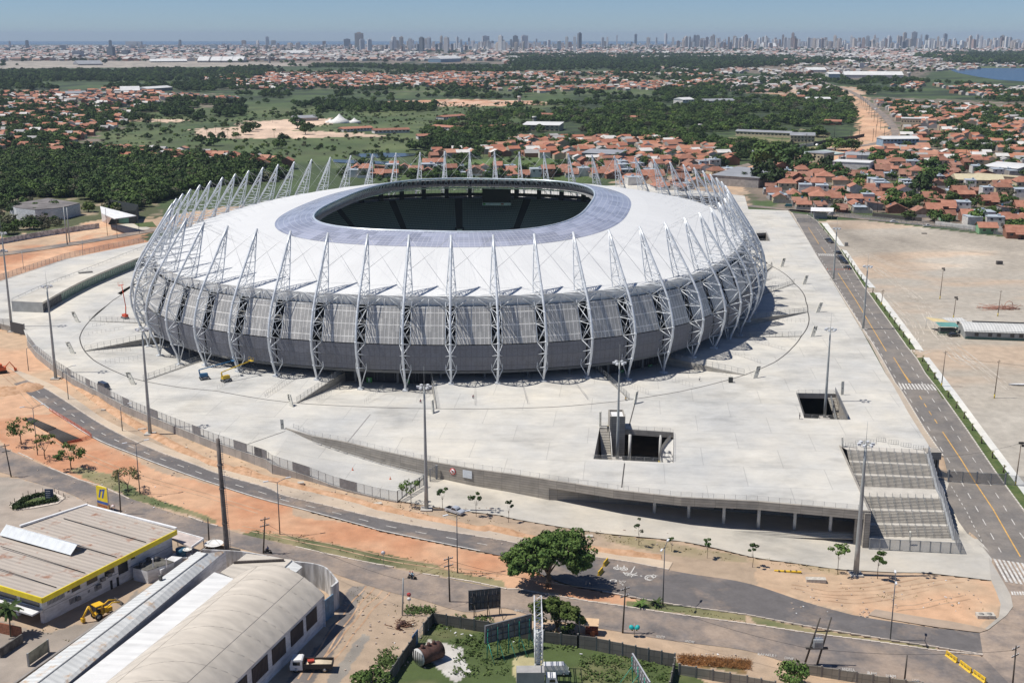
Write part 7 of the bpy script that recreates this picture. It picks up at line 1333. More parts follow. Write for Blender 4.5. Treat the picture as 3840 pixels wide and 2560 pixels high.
 mb.build('roof_joint',mat('joint_dark',(.06,.055,.05),.8),t)
 a=thing('yard_annex','low white service block with flat roofs, chimneys and tank behind the backhoe','building');P=[W('E1',x,y,.6)for x,y in((1170,395),(1300,425),(1535,345),(1390,300))];mb=MB();mb.prism(P,-3,.6);mb.build('wall',M_WHITEW,a);mb=MB();roofpoly(mb,[p+Vector((0,0,.1))for p in P],None,.08);mb.build('flat_roof',mat('tar_roof',(.10,.095,.085),.9,var=.5,scale=.5),a);P=[W('E1',x,y,.2)for x,y in((1360,400),(1420,415),(1610,300),(1510,290))];mb=MB();mb.prism(P,-3,.2);mb.build('wall',M_WHITEW,a)
 for x,y in((1352,390),(1470,390)):p=W('E1',x,y,.6);mb=MB();mb.lathe(p,[(.12,0),(.12,1.6),(.25,1.7),(.02,1.95)],8);mb.build('chimney',mat('sign_white'),a)
 for x,y in((1250,385),(1385,330),(1310,335)):p=W('E1',x,y,.7);mb=MB();mb.lathe(p,[(.5,0),(.55,.5),(.35,.75),(0,.8)],10);mb.build('water_tank',mat('tank_black',(.04,.04,.045),.6),a)
 P=[S(*px('E1',x,y),z=1.2)for x,y in((1505,130),(1560,75),(1795,140),(1690,215))];c=thing('side_canopy','flat white-edged canopy behind the yellow eaves at the roadside','canopy');mb=MB();roofpoly(mb,P,1.2,.35);mb.build('roof',mat('canopy_pink',(.50,.43,.40),.8),c);mb=MB();[wallseg(mb,P[i],P[i+1],1.0,1.45,.2)for i in(1,2)];mb.build('edge',mat('sign_white'),c);mb=MB();[mb.tube([(p.x,p.y,-2.4),(p.x,p.y,1)],.1,6)for p in P];mb.build('post',M_POLE,c)
 w=thing('water_tank','blue plastic water tank on a low block behind the boundary wall','tank',W('E1',1600,285,-1));mb=MB();mb.lathe((0,0,0),[(.9,0),(1.05,.8),(1.1,1.5),(.3,1.6),(0,1.6)],14);mb.build('tank',mat('tank_blue',(.03,.12,.2),.5),w);mb=MB();mb.box((.6,0,-.9),(5,2.4,1.8));mb.build('base',M_WHITEW,w)
office()
def dish(x,y,r,label):
 p=W('E1',x,y,-1 if r>1.5 else-.3);t=thing('satellite_dish',label,'satellite dish',p);mb=MB();mb.tube([(0,0,-1.5),(0,0,.9)],.1,6);mb.build('mast',M_POLE,t);mb=MB();prof=[(r*k/6,1.0+.22*r*(k/6)**2)for k in range(7)];mb.lathe((0,0,0),prof,20);o=mb.build('reflector',mat('dish_white',(.72,.70,.66),.6),t);mb=MB();mb.tube([(r*.7,0,1.1),(0,0,1.1+r*.8)],.04,4);mb.tube([(-r*.7,0,1.1),(0,0,1.1+r*.8)],.04,4);mb.build('feed',M_POLE,t)
dish(1890,235,1.9,'large upturned white satellite dish behind the boundary wall');dish(1655,280,.9,'small white satellite dish beside the blue water tank')
def warehouses():
 ze=3.0;ext=1.35
 def edge(p0,p1,z):a,b=S(*p0,z=z),S(*p1,z=z);return a,a+(b-a)*ext
 t=thing('warehouse','long pale gabled shed with rust-stained sheets along the dark boundary wall','warehouse');a0,a1=edge(px('E1',1740,250),px('E1',165,1411),ze);b0,b1=edge(px('E1',1992,243),px('E1',598,1411),ze-.2);r0,r1=edge(px('E1',1828,268),px('E1',330,1411),ze+.9);ax=math.atan2((a1-a0).y,(a1-a0).x)
 m1=sheetmat('shed_sheet',(.60,.61,.60),ax+1.57,1.2,rust=(.45,.27,.12));mb=MB();mb.add([a0,a1,r1,r0,b0,b1],[(0,1,2,3),(3,2,5,4)]);mb.build('roof',m1,t);mb=MB();wallseg(mb,a0+Vector((.3,-.2,0)),a1+Vector((.3,-.2,0)),-3.5,ze-.1);wallseg(mb,b0-Vector((.4,0,0)),b1-Vector((.4,0,0)),-3.5,ze-.3);mb.add([(a0 .x,a0 .y-.2,-3.5),(b0 .x,b0 .y-.2,-3.5),(b0 .x,b0 .y-.2,ze-.2),(r0 .x,r0 .y-.2,ze+.8),(a0 .x,a0 .y-.2,ze)],[(0,1,2,3,4)]);mb.build('wall',M_WHITEW,t)
 mb=MB();mb.tube([r0+Vector((0,0,.05)),r1+Vector((0,0,.05))],.13,5);mb.build('ridge_cap',mat('ridge_grey',(.45,.45,.44),.6),t);mb=MB();c=W('E1',1418,500,ze+.3);mb.lathe(c,[(.35,0),(.35,.7),(.6,.8),(0,1.0)],10);mb.build('roof_vent',mat('vent_dark',(.12,.11,.1),.6),t)
 t=thing('warehouse','narrow white sheet roof between the gabled shed and the big curved roof','warehouse');a0,a1=edge(px('E1',1890,432),px('E1',640,1411),ze-.4);b0,b1=edge(px('E1',2062,490),px('E1',928,1411),ze+.3);mb=MB();mb.add([a0,a1,b1,b0],[(0,1,2,3)]);mb.build('roof',sheetmat('white_sheet',(.66,.66,.65),ax+1.57,2.4),t);mb=MB();mb.add([(p.x,p.y,z)for p,z in((a0,ze-.45),(a1,ze-.45),(a1,-3.6),(a0,-3.6))],[(0,1,2,3)]);mb.add([(p.x,p.y,z)for p,z in((a0,ze-.4),(b0,ze+.25),(b0,-3.6),(a0,-3.6))],[(0,1,2,3)]);mb.build('wall',mat('gutter_dark',(.05,.048,.05),.9),t)
 t=thing('warehouse','large barrel-vaulted beige warehouse with dark louvred openings in its white side wall','warehouse');a0,a1=edge(px('E1',2050,500),px('E1',930,1411),ze+.2);b0,b1=edge(px('E2',745,635),px('E2',70,1290),ze);n=14;k=22;rows=[]
 for i in range(k+1):
  s=i/k;A,B=a0 .lerp(a1,s),b0 .lerp(b1,s*1.0);rows.append([A.lerp(B,j/n)+Vector((0,0,4.3*math.sin(math.pi*j/n)**.85))for j in range(n+1)])
 mb=MB();mb.sm=True;mb.add([p for r in rows for p in r],[(i*(n+1)+j,i*(n+1)+j+1,(i+1)*(n+1)+j+1,(i+1)*(n+1)+j)for i in range(k)for j in range(n)]);mb.build('roof',sheetmat('vault_sheet',(.56,.505,.43),math.atan2((b0-a0).y,(b0-a0).x),3.0),t)
 mb=MB()
 for i in range(0,k,3):
  for j in range(n):mb.tube([rows[i][j]+Vector((0,0,.01)),rows[i][j+1]+Vector((0,0,.01))],.025,3)
 for j in(4,11):mb.tube([rows[i][j]+Vector((0,0,.02))for i in range(k+1)],.035,3)
 mb.build('sheet_seam',mat('seam',(.46,.42,.37),.8),t);mb=MB();mb.add([rows[0][j]-Vector((0,0,.05))for j in range(n+1)]+[(b0 .x,b0 .y,-3.6),(a0 .x,a0 .y,-3.6)],[tuple(range(n+3))]);mb.build('end_wall',M_WHITEW,t)
 W0,W1=b0+Vector((-.5,.3,0)),b1+Vector((-.5,.3,0));mb=MB();wallseg(mb,W0,W1,-4.2,ze-.05);mb.build('wall',M_WHITEW,t);L=W1-W0;nn=Vector((-L.y,L.x,0)).normalized();nn=nn if nn.x>0 else-nn;ln=(S(*px('E2',70,1290),z=ze)-b0).length
 for x0,x1 in((678,580),(548,436),(388,274),(236,110),(70,-70),(-110,-260)):
  s0,s1=(745-x0)/675*ln/L.length,(745-x1)/675*ln/L.length;c=W0 .lerp(W1,(s0+s1)/2)+nn*.2;w=L.length*(s1-s0);mb=MB();mb.box((c.x,c.y,.55),(w,.12,2.9),math.atan2(L.y,L.x));o=mb.build('louvre_opening',mat('louvre',(.045,.035,.035),.8),t);mb=MB();[mb.box((c.x+nn.x*.08+L.normalized().x*q,c.y+nn.y*.08+L.normalized().y*q,.55),(.09,.05,2.9),math.atan2(L.y,L.x))for q in np.arange(-w/2+.2,w/2,.45)];mb.build('slat',mat('slat_brown',(.10,.085,.08),.7),o)
 t=thing('warehouse','flat cream roofed building with raised ribs at the street end of the warehouses','warehouse');P=[W(r,x,y,2.6)for r,x,y in(('E1',1945,432),('E1',2065,352),('E1',2175,268),('E2',60,268),('E2',460,322),('E2',322,452),('E2',150,440),('E1',2060,490))];mb=MB();roofpoly(mb,P,2.6,.2);mb.build('roof',sheetmat('cream_sheet',(.55,.50,.43),ax+1.5,1.8),t);mb=MB();mb.prism([p*1.0 for p in P],-4,2.4,top=False);mb.build('wall',M_WHITEW,t);mb=MB();a,b=W('E1',2070,352,2.7),W('E2',385,332,2.7);[mb.box(a.lerp(b,s)+Vector((0,0,.15)),(.35,.5,.35),.1)for s in np.arange(0,1,.03)];mb.build('ridge_tiles',mat('ridge_brown',(.12,.10,.09),.9),t);P=[W('E2',x,y,2.3)for x,y in((325,450),(465,335),(550,385),(440,480))];mb=MB();roofpoly(mb,P,2.3,.12);mb.build('lean_to_roof',sheetmat('shed_sheet',(.6,.61,.6),0),t)
 t=thing('yard_wall','tall stained white wall curving round the corner of the warehouse yard','wall');P=smoothline([W('E2',x,y,1.9)for x,y in((-330,232),(0,248),(250,290),(480,335),(620,352),(720,375),(775,408),(828,468),(862,512))],3);mb=MB()
 for a,b in zip(P[:-1],P[1:]):wallseg(mb,a,b,-4.5,1.9,.3)
 a,b=W('E2',862,512,1.9),W('E2',805,560,1.9);wallseg(mb,a,b,-4.5,1.9,.4);mb.build('wall',mat('stained_white',(.30,.29,.28),.9,col2=(.62,.62,.62),scale=.7,streak=(1,1,.18),thr=(.4,.6),detail=6),t);a,b=W('E2',822,645,.4),W('E2',703,738,.4);mb=MB();wallseg(mb,a,b,-4.3,.9,.2);mb.build('gate',mat('gate_blue',(.13,.23,.33),.6,var=.3,scale=1),t)
 t=thing('yard_debris','brown heap of dead branches behind the stained curved wall','debris',kind_:=(0,0,0))if False else None
 t=thing('boundary_wall','long dark stained wall running diagonally between the office yard and gabled shed','wall');a,b=W('E1',1860,182,-.2),W('E1',130,1411,-.2);b=a+(b-a)*1.25;mb=MB();wallseg(mb,a,b,-3.4,-.2,.3);wallseg(mb,a,W('E2',0,232,-.2),-4,-.2,.3);mb.build('wall',mat('dark_stain',(.07,.065,.06),.95,col2=(.2,.19,.175),scale=.8,detail=6),t);mb=MB();d=(b-a).normalized();mb.box((a+b)/2+Vector((0,0,.06)),((b-a).length,.42,.1),math.atan2(d.y,d.x));mb.build('coping',mat('cop_grey',(.27,.25,.23),.9),t)
 t=thing('yard_screen','freestanding greenish sheet screen in the yard below the office','screen',W('E1',255,1265));a=W('E1',430,1140)-t.location;mb=MB();wallseg(mb,Vector((0,0,0)),a,.2,2.4,.1);mb.build('panel',mat('screen_green',(.30,.30,.23),.7,var=.3,scale=1),t);mb=MB();[mb.box(p+Vector((0,0,1.2)),(.3,.3,2.5))for p in(Vector((0,0,0)),a)];mb.build('post',M_POLE,t)
 t=thing('brick_wall','low red brick and grey block wall with open gate at far lower left','wall');mb=MB();wallseg(mb,W('E1',-100,945),W('E1',195,1010),-2.3,.0,.25);mb.build('brick',mat('brick_red',(.28,.11,.06),.9,var=.3,scale=3),t);mb=MB();wallseg(mb,W('E1',200,1055),W('E1',0,1190),-2.3,-.3,.25);mb.build('block',mat('dark_stain'),t);mb=MB();[mb.tube([W('E1',95+i*36,1110-i*22)+Vector((0,0,h))for i in range(4)],.04,4)for h in(.1,.8,1.5)];mb.build('gate_rail',M_POLE,t)
warehouses()
MPW=wallmat('panel_wall',(.115,.11,.10),1.3,1.1);MPW2=wallmat('panel_wall_tan',(.24,.225,.19),1.3,1.1)
def panelwall(P,label,h=2.2,m=MPW,post=2.6,gap=None):
 t=thing('panel_wall',label,'wall',(0,0,0),0,'precast panel walls round the waste lots');mb=MB();mp_=MB();Q=[]
 for a,b in zip(P[:-1],P[1:]):n=max(1,round((b-a).length/post));Q+=[a.lerp(b,i/n)for i in range(n)]
 Q.append(P[-1])
 for a,b in zip(Q[:-1],Q[1:]):z=(a.z+b.z)/2;wallseg(mb,a,b,z-.6,z+h,.14)
 for a in Q:mp_.box((a.x,a.y,a.z+h/2),(.28,.28,h+.5))
 mb.build('panel',m,t);mp_.build('post',mat('post_grey',(.22,.21,.19),.9),t);return t
panelwall([W('E2',x,y)for x,y in((1220,1560),(1305,1440),(1440,1235),(1545,1090))],'dark panel wall on the left side of the waste lot beside the dirt track');panelwall([W('E2',1620,985),W('E2',1700,888)],'short dark panel wall at the back left corner of the waste lot')
panelwall([W('E2',1700,888),W('E2',2190,968),W('E3',560,1050),W('E3',862,1098)],'dark panel wall behind the two billboards');panelwall([W('E3',862,1098),W('E3',1025,1125),W('E3',1370,1200),W('E3',1715,1270)],'dark panel wall in front of the kiosk',2.5,wallmat('panel_wall_mid',(.16,.15,.135),1.3,1.1))
panelwall([W('E3',1715,1285),W('E3',1690,1411),W('E3',1670,1500)],'short dark panel wall dividing the waste lots, seen end-on',2.0);panelwall([W('E3',1755,1335),W('E3',2352,1440),W('E3',2600,1490)],'tan panel wall below the burnt brush',1.9,MPW2);panelwall([W('E4',285,1300),W('E4',410,1330),W('E4',870,1405),W('E4',1300,1475),W('E4',1600,1525)],'grey panel wall along the road at lower right',1.9,MPW2)
g=thing('lot_gate','blue painted sheet gate in the panel wall of the waste lot','gate');mb=MB();a,b=W('E2',1520,1120),W('E2',1570,1055);wallseg(mb,a,b,a.z,a.z+2.6,.12);mb.build('sheet',mat('gate_blue2',(.03,.10,.22),.6,var=.2,scale=1),g);mb=MB();c,d=W('E2',1572,1050),W('E2',1615,990);[mb.tube([c.lerp(d,s),c.lerp(d,s)+Vector((0,0,2.2))],.04,4)for s in(0,.25,.5,.75,1)];[mb.tube([c+Vector((0,0,h)),d+Vector((0,0,h))],.04,4)for h in(.3,1.2,2.1)];mb.build('rail',M_POLE,g)
def billboard(label,r,TL,TR,BR,BL,legs,legm,m,group='billboards seen from behind'):
 """corner pixels of the panel; legs: list of (x,y) foot pixels"""
 feet=[W(r,*q)for q in legs];y=sum(f.y for f in feet[:len(feet)])/len(feet);f0=feet[0]
 def onv(x,y_):
  a,b=feet[0],feet[-1];d=(b-a);d.z=0;rr=ray(*px(r,x,y_));den=rr.x*d.y-rr.y*d.x;t_=(a.x*d.y-a.y*d.x)/den;return Vector((rr.x*t_,rr.y*t_,CAMH+rr.z*t_))
 P=[onv(*q)for q in(TL,TR,BR,BL)];t=thing('billboard',label,'billboard',(0,0,0),0,group);d=(P[1]-P[0]);nn=Vector((d.y,-d.x,0)).normalized()*.12;nn=nn if nn.y<0 else-nn;mb=MB();mb.add([p-nn for p in P]+[p+nn for p in P],[(0,1,2,3),(4,7,6,5),(0,4,5,1),(1,5,6,2),(2,6,7,3),(3,7,4,0)]);mb.build('panel',m,t);mb=MB();n2=nn*2
 for i in range(9):s=i/8;mb.tube([P[0].lerp(P[1],s)+n2,P[3].lerp(P[2],s)+n2],.06,4)
 for s in(0,.33,.66,1):mb.tube([P[0].lerp(P[3],s)+n2,P[1].lerp(P[2],s)+n2],.07,4)
 mb.build('batten',mat('batten',(.11,.10,.10),.8),t)
 for f in feet:
  a=f-P[3];s=max(.05,min(.95,Vector((a.x,a.y,0)).dot(Vector((d.x,d.y,0)))/d.length_squared));top=P[3].lerp(P[2],s).lerp(P[0].lerp(P[1],s),.8)+n2;mb=MB();mb.tube([f*1.0,Vector((top.x,top.y,top.z))],.09,5);mb.tube([f+nn*22,f.lerp(top,.62)],.06,4);mb.build('leg',legm,t)
 return t
MBB=mat('billboard_back',(.17,.16,.155),.8,var=.25,scale=1);MBT=mat('leg_teal',(.03,.33,.24),.5)
billboard('upright dark billboard standing beside the lower road, seen from behind','E2',(2013,592),(2295,566),(2293,735),(2017,765),[(2065,822),(2183,812),(2290,800)],M_WOOD,MBB)
billboard('dark billboard with teal legs standing inside the waste lot','E3',(42,905),(450,800),(450,960),(42,1058),[(62,1195),(155,1175),(252,1150),(345,1125),(430,1095)],MBT,mat('billboard_back2',(.13,.145,.165),.8,var=.25,scale=1))
billboard('pale billboard with teal braces seen almost edge-on at the bottom edge','E3',(1345,1145),(1500,1400),(1480,1500),(1345,1240),[(1345,1400),(1400,1470),(1470,1540)],MBT,mat('billboard_pale',(.45,.46,.50),.7))
def lattice():
 b=W('E3',512,1395);h=hgt(px('E3',512,0)[0],px('E3',0,690)[1],b);hp=hgt(px('E3',512,0)[0],px('E3',0,1010)[1],b);t=thing('lattice_sign_mast','grey pole carrying an empty white lattice sign frame, edge-on, in the waste lot','mast',b);mb=MB();mb.tube([(0,0,-.3),(0,0,hp+1.5)],.42,10);mb.build('pole',M_POLE,t)
 mb=MB();z0=hp-3.6;z1=h;W_=mat('lattice_white',(.72,.73,.75),.5);P=lambda s,k:Vector(((-.5 if k%2==0 else.9)+s*1.0*(1 if k%2 else.35),(-4 if k<2 else 4)*(1-.0),0))
 for y in(-4.5,0,4.5):
  zt=z1-(0.5-y*.18)-1.5;zb_=z0+(y*-.1)+1;mb.tube([(-.6,y,zb_),(-.6,y,zt)],.1,5);mb.tube([(.6,y,zb_),(.6,y,zt)],.1,5);n=8
  for i in range(n):za,zb2=zb_+(zt-zb_)*i/n,zb_+(zt-zb_)*(i+1)/n;mb.tube([(-.6,y,za),(.6,y,zb2)],.06,4);mb.tube([(.6,y,za),(-.6,y,za)],.06,4)
 for z in np.linspace(z0+1,z1-2.2,5):mb.tube([(-.6,-4.5,z),(-.6,4.5,z)],.08,4);mb.tube([(.6,-4.5,z),(.6,4.5,z)],.08,4)
 mb.build('lattice_frame',W_,t)
lattice()
t=thing('rusty_tank','large rusty brown cylindrical tank lying in the waste lot','tank');a,b=W('E2',1585,1250),W('E2',1765,1180);a.z+=1.5;b.z+=1.5;d=(b-a);L=d.length;mb=MB();mb.tube([a,a.lerp(b,.33),a.lerp(b,.66),b],1.5,20);mb.build('shell',mat('rust',(.085,.04,.03),.85,var=.4,scale=1.2,bump=.3),t);mb=MB();[mb.tube([a.lerp(b,s)+Vector((0,0,1.3)),a.lerp(b,s)+Vector((0,0,2.0))],.3,8)for s in(.15,.45,.7)];mb.build('nozzle',mat('rust'),t);mb=MB();mb.tube([a-d.normalized()*.35,a-d.normalized()*.1],1.55,20);mb.build('end_disc',mat('disc_pale',(.5,.5,.48),.6),t);mb=MB();nrm_=d.normalized();[mb.box(a-nrm_*.38+Vector((-nrm_.y*k*.4,nrm_.x*k*.4,0)),(.05,.16,2.2),math.atan2(nrm_.y,nrm_.x))for k in(-3,-1.5,0,1.5,3)];mb.build('stripe',mat('sign_black'),t)
def kiosk():
 b=W('E3',985,985);t=thing('kiosk','small red wooden kiosk with pale tarpaulin roof beside the lower road','kiosk',b,-.08);mb=MB();mb.box((0,.6,.55),(2.3,1.2,1.1));mb.build('counter',mat('kiosk_red',(.25,.07,.035),.8,var=.3,scale=2),t);mb=MB();[mb.box((x,y,1.15),(.1,.1,2.3))for x in(-1.1,1.1)for y in(-.1,1.3)];mb.build('post',mat('kiosk_red'),t);mb=MB();mb.add([(-1.4,-.5,2.1),(1.2,-.5,2.0),(1.3,1.0,2.75),(-1.3,1.0,2.85)],[(0,1,2,3)]);mb.add([(-1.3,1.0,2.85),(1.3,1.0,2.75),(1.3,1.8,2.3),(-1.3,1.8,2.4)],[(0,1,2,3)]);mb.build('roof',mat('tarp',(.65,.45,.28),.8),t);mb=MB();mb.box((.1,-.6,.5),(.8,.06,1.0));mb.build('board',mat('kiosk_board',(.35,.12,.06),.8),t)
kiosk()
t=thing('telephone_booth','pair of teal dome telephone hoods on one post at the roadside','telephone',W('E3',1360,1000));mb=MB();mb.tube([(0,0,0),(0,0,2.6)],.07,6);mb.build('post',M_POLE,t)
for s in(-1,1):
 mb=MB();n=12
 for i in range(6):
  for j in range(n):
   def q(i_,j_):ph=i_/6*1.9;th=j_/n*2*math.pi;return Vector((s*.5+.5*math.sin(ph)*math.cos(th)+s*.1*math.cos(ph),.5*math.sin(ph)*math.sin(th),1.75+.55*math.cos(ph)))
   mb.add([q(i,j),q(i,j+1),q(i+1,j+1),q(i+1,j)],[(0,1,2,3)])
 mb.build('hood',mat('teal',(.02,.38,.38),.35),t);mb=MB();mb.box((s*.4,-.1,1.5),(.3,.2,.5));mb.build('telephone_set',mat('olive',(.30,.26,.06),.5),t)
t=thing('debris_pile','heap of broken brown timber and drums beside the dirt track','debris',W('E2',1420,915));mb=MB();rnd=random.Random(5)
for i in range(22):p=Vector((rnd.gauss(0,1.1),rnd.gauss(0,.8),rnd.uniform(.1,.5)));a=rnd.uniform(0,3);mb.tube([p,p+Vector((math.cos(a)*1.6,math.sin(a)*1.6,rnd.uniform(-.1,.4)))],.08,4)
mb.build('timber',mat('old_timber',(.16,.08,.05),.9,var=.4,scale=3),t);mb=MB();[mb.tube([(x,y,0),(x,y,.9)],.32,10)for x,y in((-.4,-.9),(.6,.3),(.1,.1))];mb.build('drum',mat('rust'),t)
mb=MB();rnd=random.Random(6)
for(r,pts,n)in(('E2',[(1720,830),(2190,930)],40),('E3',[(0,950),(850,1110)],40),('E2',[(1900,1000),(2350,1350)],40),('E3',[(900,1170),(1650,1400)],50),('E2',[(1250,1100),(1420,1300)],18),('E2',[(1460,740),(1700,800)],16),('E2',[(1240,1180),(1350,1260)],12)):
 (x0,y0),(x1,y1)=pts
 for _ in range(n*26):
  p=W(r,rnd.uniform(x0,x1),rnd.uniform(y0,y1))if _%13==0 else p0+Vector((rnd.gauss(0,.5),rnd.gauss(0,.5),0));p0=p if _%13==0 else p0;s=rnd.uniform(.1,.26);a=Vector((rnd.uniform(-1,1),rnd.uniform(-1,1),rnd.uniform(-.5,.5))).normalized()*s;b=Vector((-a.y,a.x,rnd.uniform(.3,1)*s)).normalized()*s;q=p+Vector((0,0,s*.8));mb.add([q-a-b*.5,q+a-b*.5,q+a*.5+b,q-a*.5+b],[(0,1,2,3)])
tag(mb.build('weeds',leafmat('weed_leaves',(.05,.085,.02),(.10,.14,.04))),'tufts of green weeds in the walled waste lot','weeds',kind='stuff')
mb=MB();rnd=random.Random(8)
for _ in range(60):
 r,x0,y0,x1,y1=rnd.choice((('E2',1720,930,2200,1010),('E2',1300,700,1700,1300),('E3',100,1000,900,1200),('E3',1750,1150,2350,1230),('D1',700,900,1700,1250),('E4',300,500,1900,800)));p=W(r,rnd.uniform(x0,x1),rnd.uniform(y0,y1));s=rnd.uniform(.08,.25);mb.box(p+Vector((0,0,.08)),(s*rnd.uniform(1,3),s,.08),rnd.uniform(0,3))
tag(mb.build('litter',mat('litter_white',(.7,.7,.7),.7)),'white scraps of litter strewn over dirt and grass','litter',kind='stuff')
mb=MB();rnd=random.Random(9)
for _ in range(2600):
 p=W('E3',rnd.uniform(1740,2400),0)if False else None
 x=rnd.uniform(1745,2390);y=1170+(x-1745)*.08+rnd.uniform(0,75);p=W('E3',x,y);a=rnd.uniform(0,6.3);mb.tube([p+Vector((0,0,.1)),p+Vector((math.cos(a)*.5,math.sin(a)*.4,rnd.uniform(.1,.8)))],.025,3,cap=False)
tag(mb.build('dead_brush',mat('brush_orange',(.32,.15,.05),.9,var=.4,scale=1)),'long strip of dead orange brush behind the tan panel wall','brush',kind='stuff')
def site_hut():
 t=thing('site_building','long low grey site building with curved pale roof on the gravel lot','building');z=0;A,B=W('R6',1845,1168),W('R6',2330,1185);d=(B-A);B=A+d*1.5;d=B-A;ang=math.atan2(d.y,d.x);nn=Vector((-d.y,d.x,0)).normalized();dep=14;mb=MB();n=8;g0=A.z;rows=[[p+nn*(dep*j/n-.6)+Vector((0,0,2.8+1.5*math.sin(math.pi*j/n)))for j in range(n+1)]for p in(A-d.normalized()*.6,B)];mb.sm=True;mb.add(rows[0]+rows[1],[(j,j+1,n+2+j,n+1+j)for j in range(n)]);mb.build('roof',sheetmat('hut_roof',(.58,.58,.56),ang+1.57,1.0),t);mb=MB()
 for p,q in((A,B),(A,A+nn*dep)):wallseg(mb,p,q,g0-.5,g0+3.1,.2)
 mb.build('wall',mat('hut_grey',(.30,.31,.30),.8),t);mb=MB();[mb.box(A.lerp(B,s)-nn*.15+Vector((0,0,1.7)),(1.3,.1,1.1),ang)for s in(.1,.22,.3,.42,.5,.62)];mb.build('window',M_WIN,t);mb=MB();mb.box(A.lerp(B,.5)+nn*8+Vector((0,0,4.45)),(d.length*.8,.7,.25),ang);mb.build('ridge_slot',M_DARK,t);mb=MB();mb.box(A.lerp(B,.5)-nn*.14+Vector((0,0,.4)),(d.length,.08,.9),ang);mb.build('green_skirt',mat('skirt_green',(.06,.12,.10),.7),t)
 s=thing('market_shed','open shed with yellow and teal roof panels left of the site building','shed');b=W('R6',1720,1135);mb=MB();mb.add([b+Vector(v)for v in((-5,8,4.2),(1,7,3.6),(2.2,3.2,3.4),(-3.6,3.8,3.6))],[(0,1,2,3)]);mb.build('yellow_roof',mat('roof_cream',(.62,.5,.27),.7),s);mb=MB();mb.add([b+Vector(v)for v in((-2.8,3.5,3.4),(4,3.0,3.3),(4.4,-.2,2.5),(-2.4,0,2.6))],[(0,1,2,3)]);mb.build('teal_roof',mat('roof_teal',(.12,.30,.28),.6),s);mb=MB();mb.add([b+Vector(v)for v in((1,8,3.9),(8,8,3.9),(8.6,4,3.6),(2,4.2,3.6))],[(0,1,2,3)]);mb.build('grey_roof',mat('hut_roof'),s);mb=MB();[mb.tube([b+Vector((x,y,-.3)),b+Vector((x,y,3.2))],.08,5)for x,y in((-3,3),(4,3),(4,0),(-2.2,.2),(-4.5,7.5),(8,7.5))];mb.build('post',M_POLE,s);mb=MB();mb.box(b+Vector((.8,1.6,.8)),(5.5,2.6,1.6));mb.build('counter',mat('counter_dark',(.08,.085,.08),.8),s)
 f=thing('green_fence','low green railing in front of the yellow and teal roofed shed','fence');P=WL('R6',[(1665,1142),(1780,1150),(1785,1128)]);fence_run(f,P,1.1,2.0,wire=mesh_mat('green_mesh',(.08,.2,.14),.3),pm=mat('green_steel',(.05,.16,.11),.6))
 s=thing('scrap_pile','tangle of pale red steel scaffold scrap on the gravel lot','scrap',W('R6',2060,975));mb=MB();rnd=random.Random(3);[mb.tube([(rnd.uniform(-8,9),rnd.uniform(-2,3),.1),(rnd.uniform(-8,9),rnd.uniform(-2,3),rnd.uniform(.2,2))],.07,4)for _ in range(40)];mb.tube([(4+1.6*math.cos(a/8*6.28),0,1.6+1.6*math.sin(a/8*6.28))for a in range(9)],.12,5);mb.build('bars',mat('scrap_red',(.45,.22,.16),.8),s)
 tag(MB().box((0,0,.8),(2.6,1.6,1.6)).build('dumped_box',mat('dark_box',(.10,.09,.085),.8),loc=W('R6',2068,682)),'dark box-like object alone in the far gravel lot','box');tag(MB().box((0,0,.2),(2.6,1.3,.4)).build('dumped_sheet',mat('dark_box'),loc=W('R6',1578,482)),'flat dark object near the far fence of the gravel lot','box');tag(MB().box((0,0,.9),(1.6,1.2,1.8)).build('grey_cabinet',mat('hatch_grey'),loc=W('R6',1068,562)),'grey cabinet at the end of the far footpath','cabinet');tag(MB().box((0,0,.8),(1.2,1.0,1.5)).build('waste_bin',mat('bin_dark',(.06,.065,.06),.7),loc=W('R6',313,1452,0)),'dark square bin on the plaza left of totem G','bin')
 c=thing('canoe','white hull-shaped object lying on the gravel at the right edge','boat',W('D4',2310,105),-.05);mb=MB();n=10;V=[];[V.extend([(x,-w,.5),(x,0,0),(x,w,.5)])for x,w in[(-3.2+6.4*i/n,.55*math.sin(math.pi*(i+.2)/(n+.4)))for i in range(n+1)]];mb.add(V,[(3*i+j,3*i+j+1,3*i+j+4,3*i+j+3)for i in range(n)for j in range(2)]);mb.add(V,[(3*i,3*i+3,3*i+5,3*i+2)for i in range(n)]);mb.build('hull',mat('sign_white'),c)
 g=thing('gatehouse','small gatehouse under a flat white canopy at the far end of the avenue','building',W('R6',905,385));mb=MB();mb.add([(-6.5,-1,4.6),(6,-2,4.4),(9,8,5.2),(-4,9,5.4)],[(0,1,2,3)]);mb.build('canopy',mat('canopy_white',(.75,.75,.75),.6),g);mb=MB();mb.box((0,3,1.6),(7,4,3.2));mb.build('booth',mat('hut_grey'),g);mb=MB();[mb.tube([(x,y,0),(x,y,4.6)],.15,6)for x,y in((-6,-.5),(5.6,-1.5),(8.4,7.4),(-3.8,8.4))];mb.build('post',M_POLE,g)
site_hut()
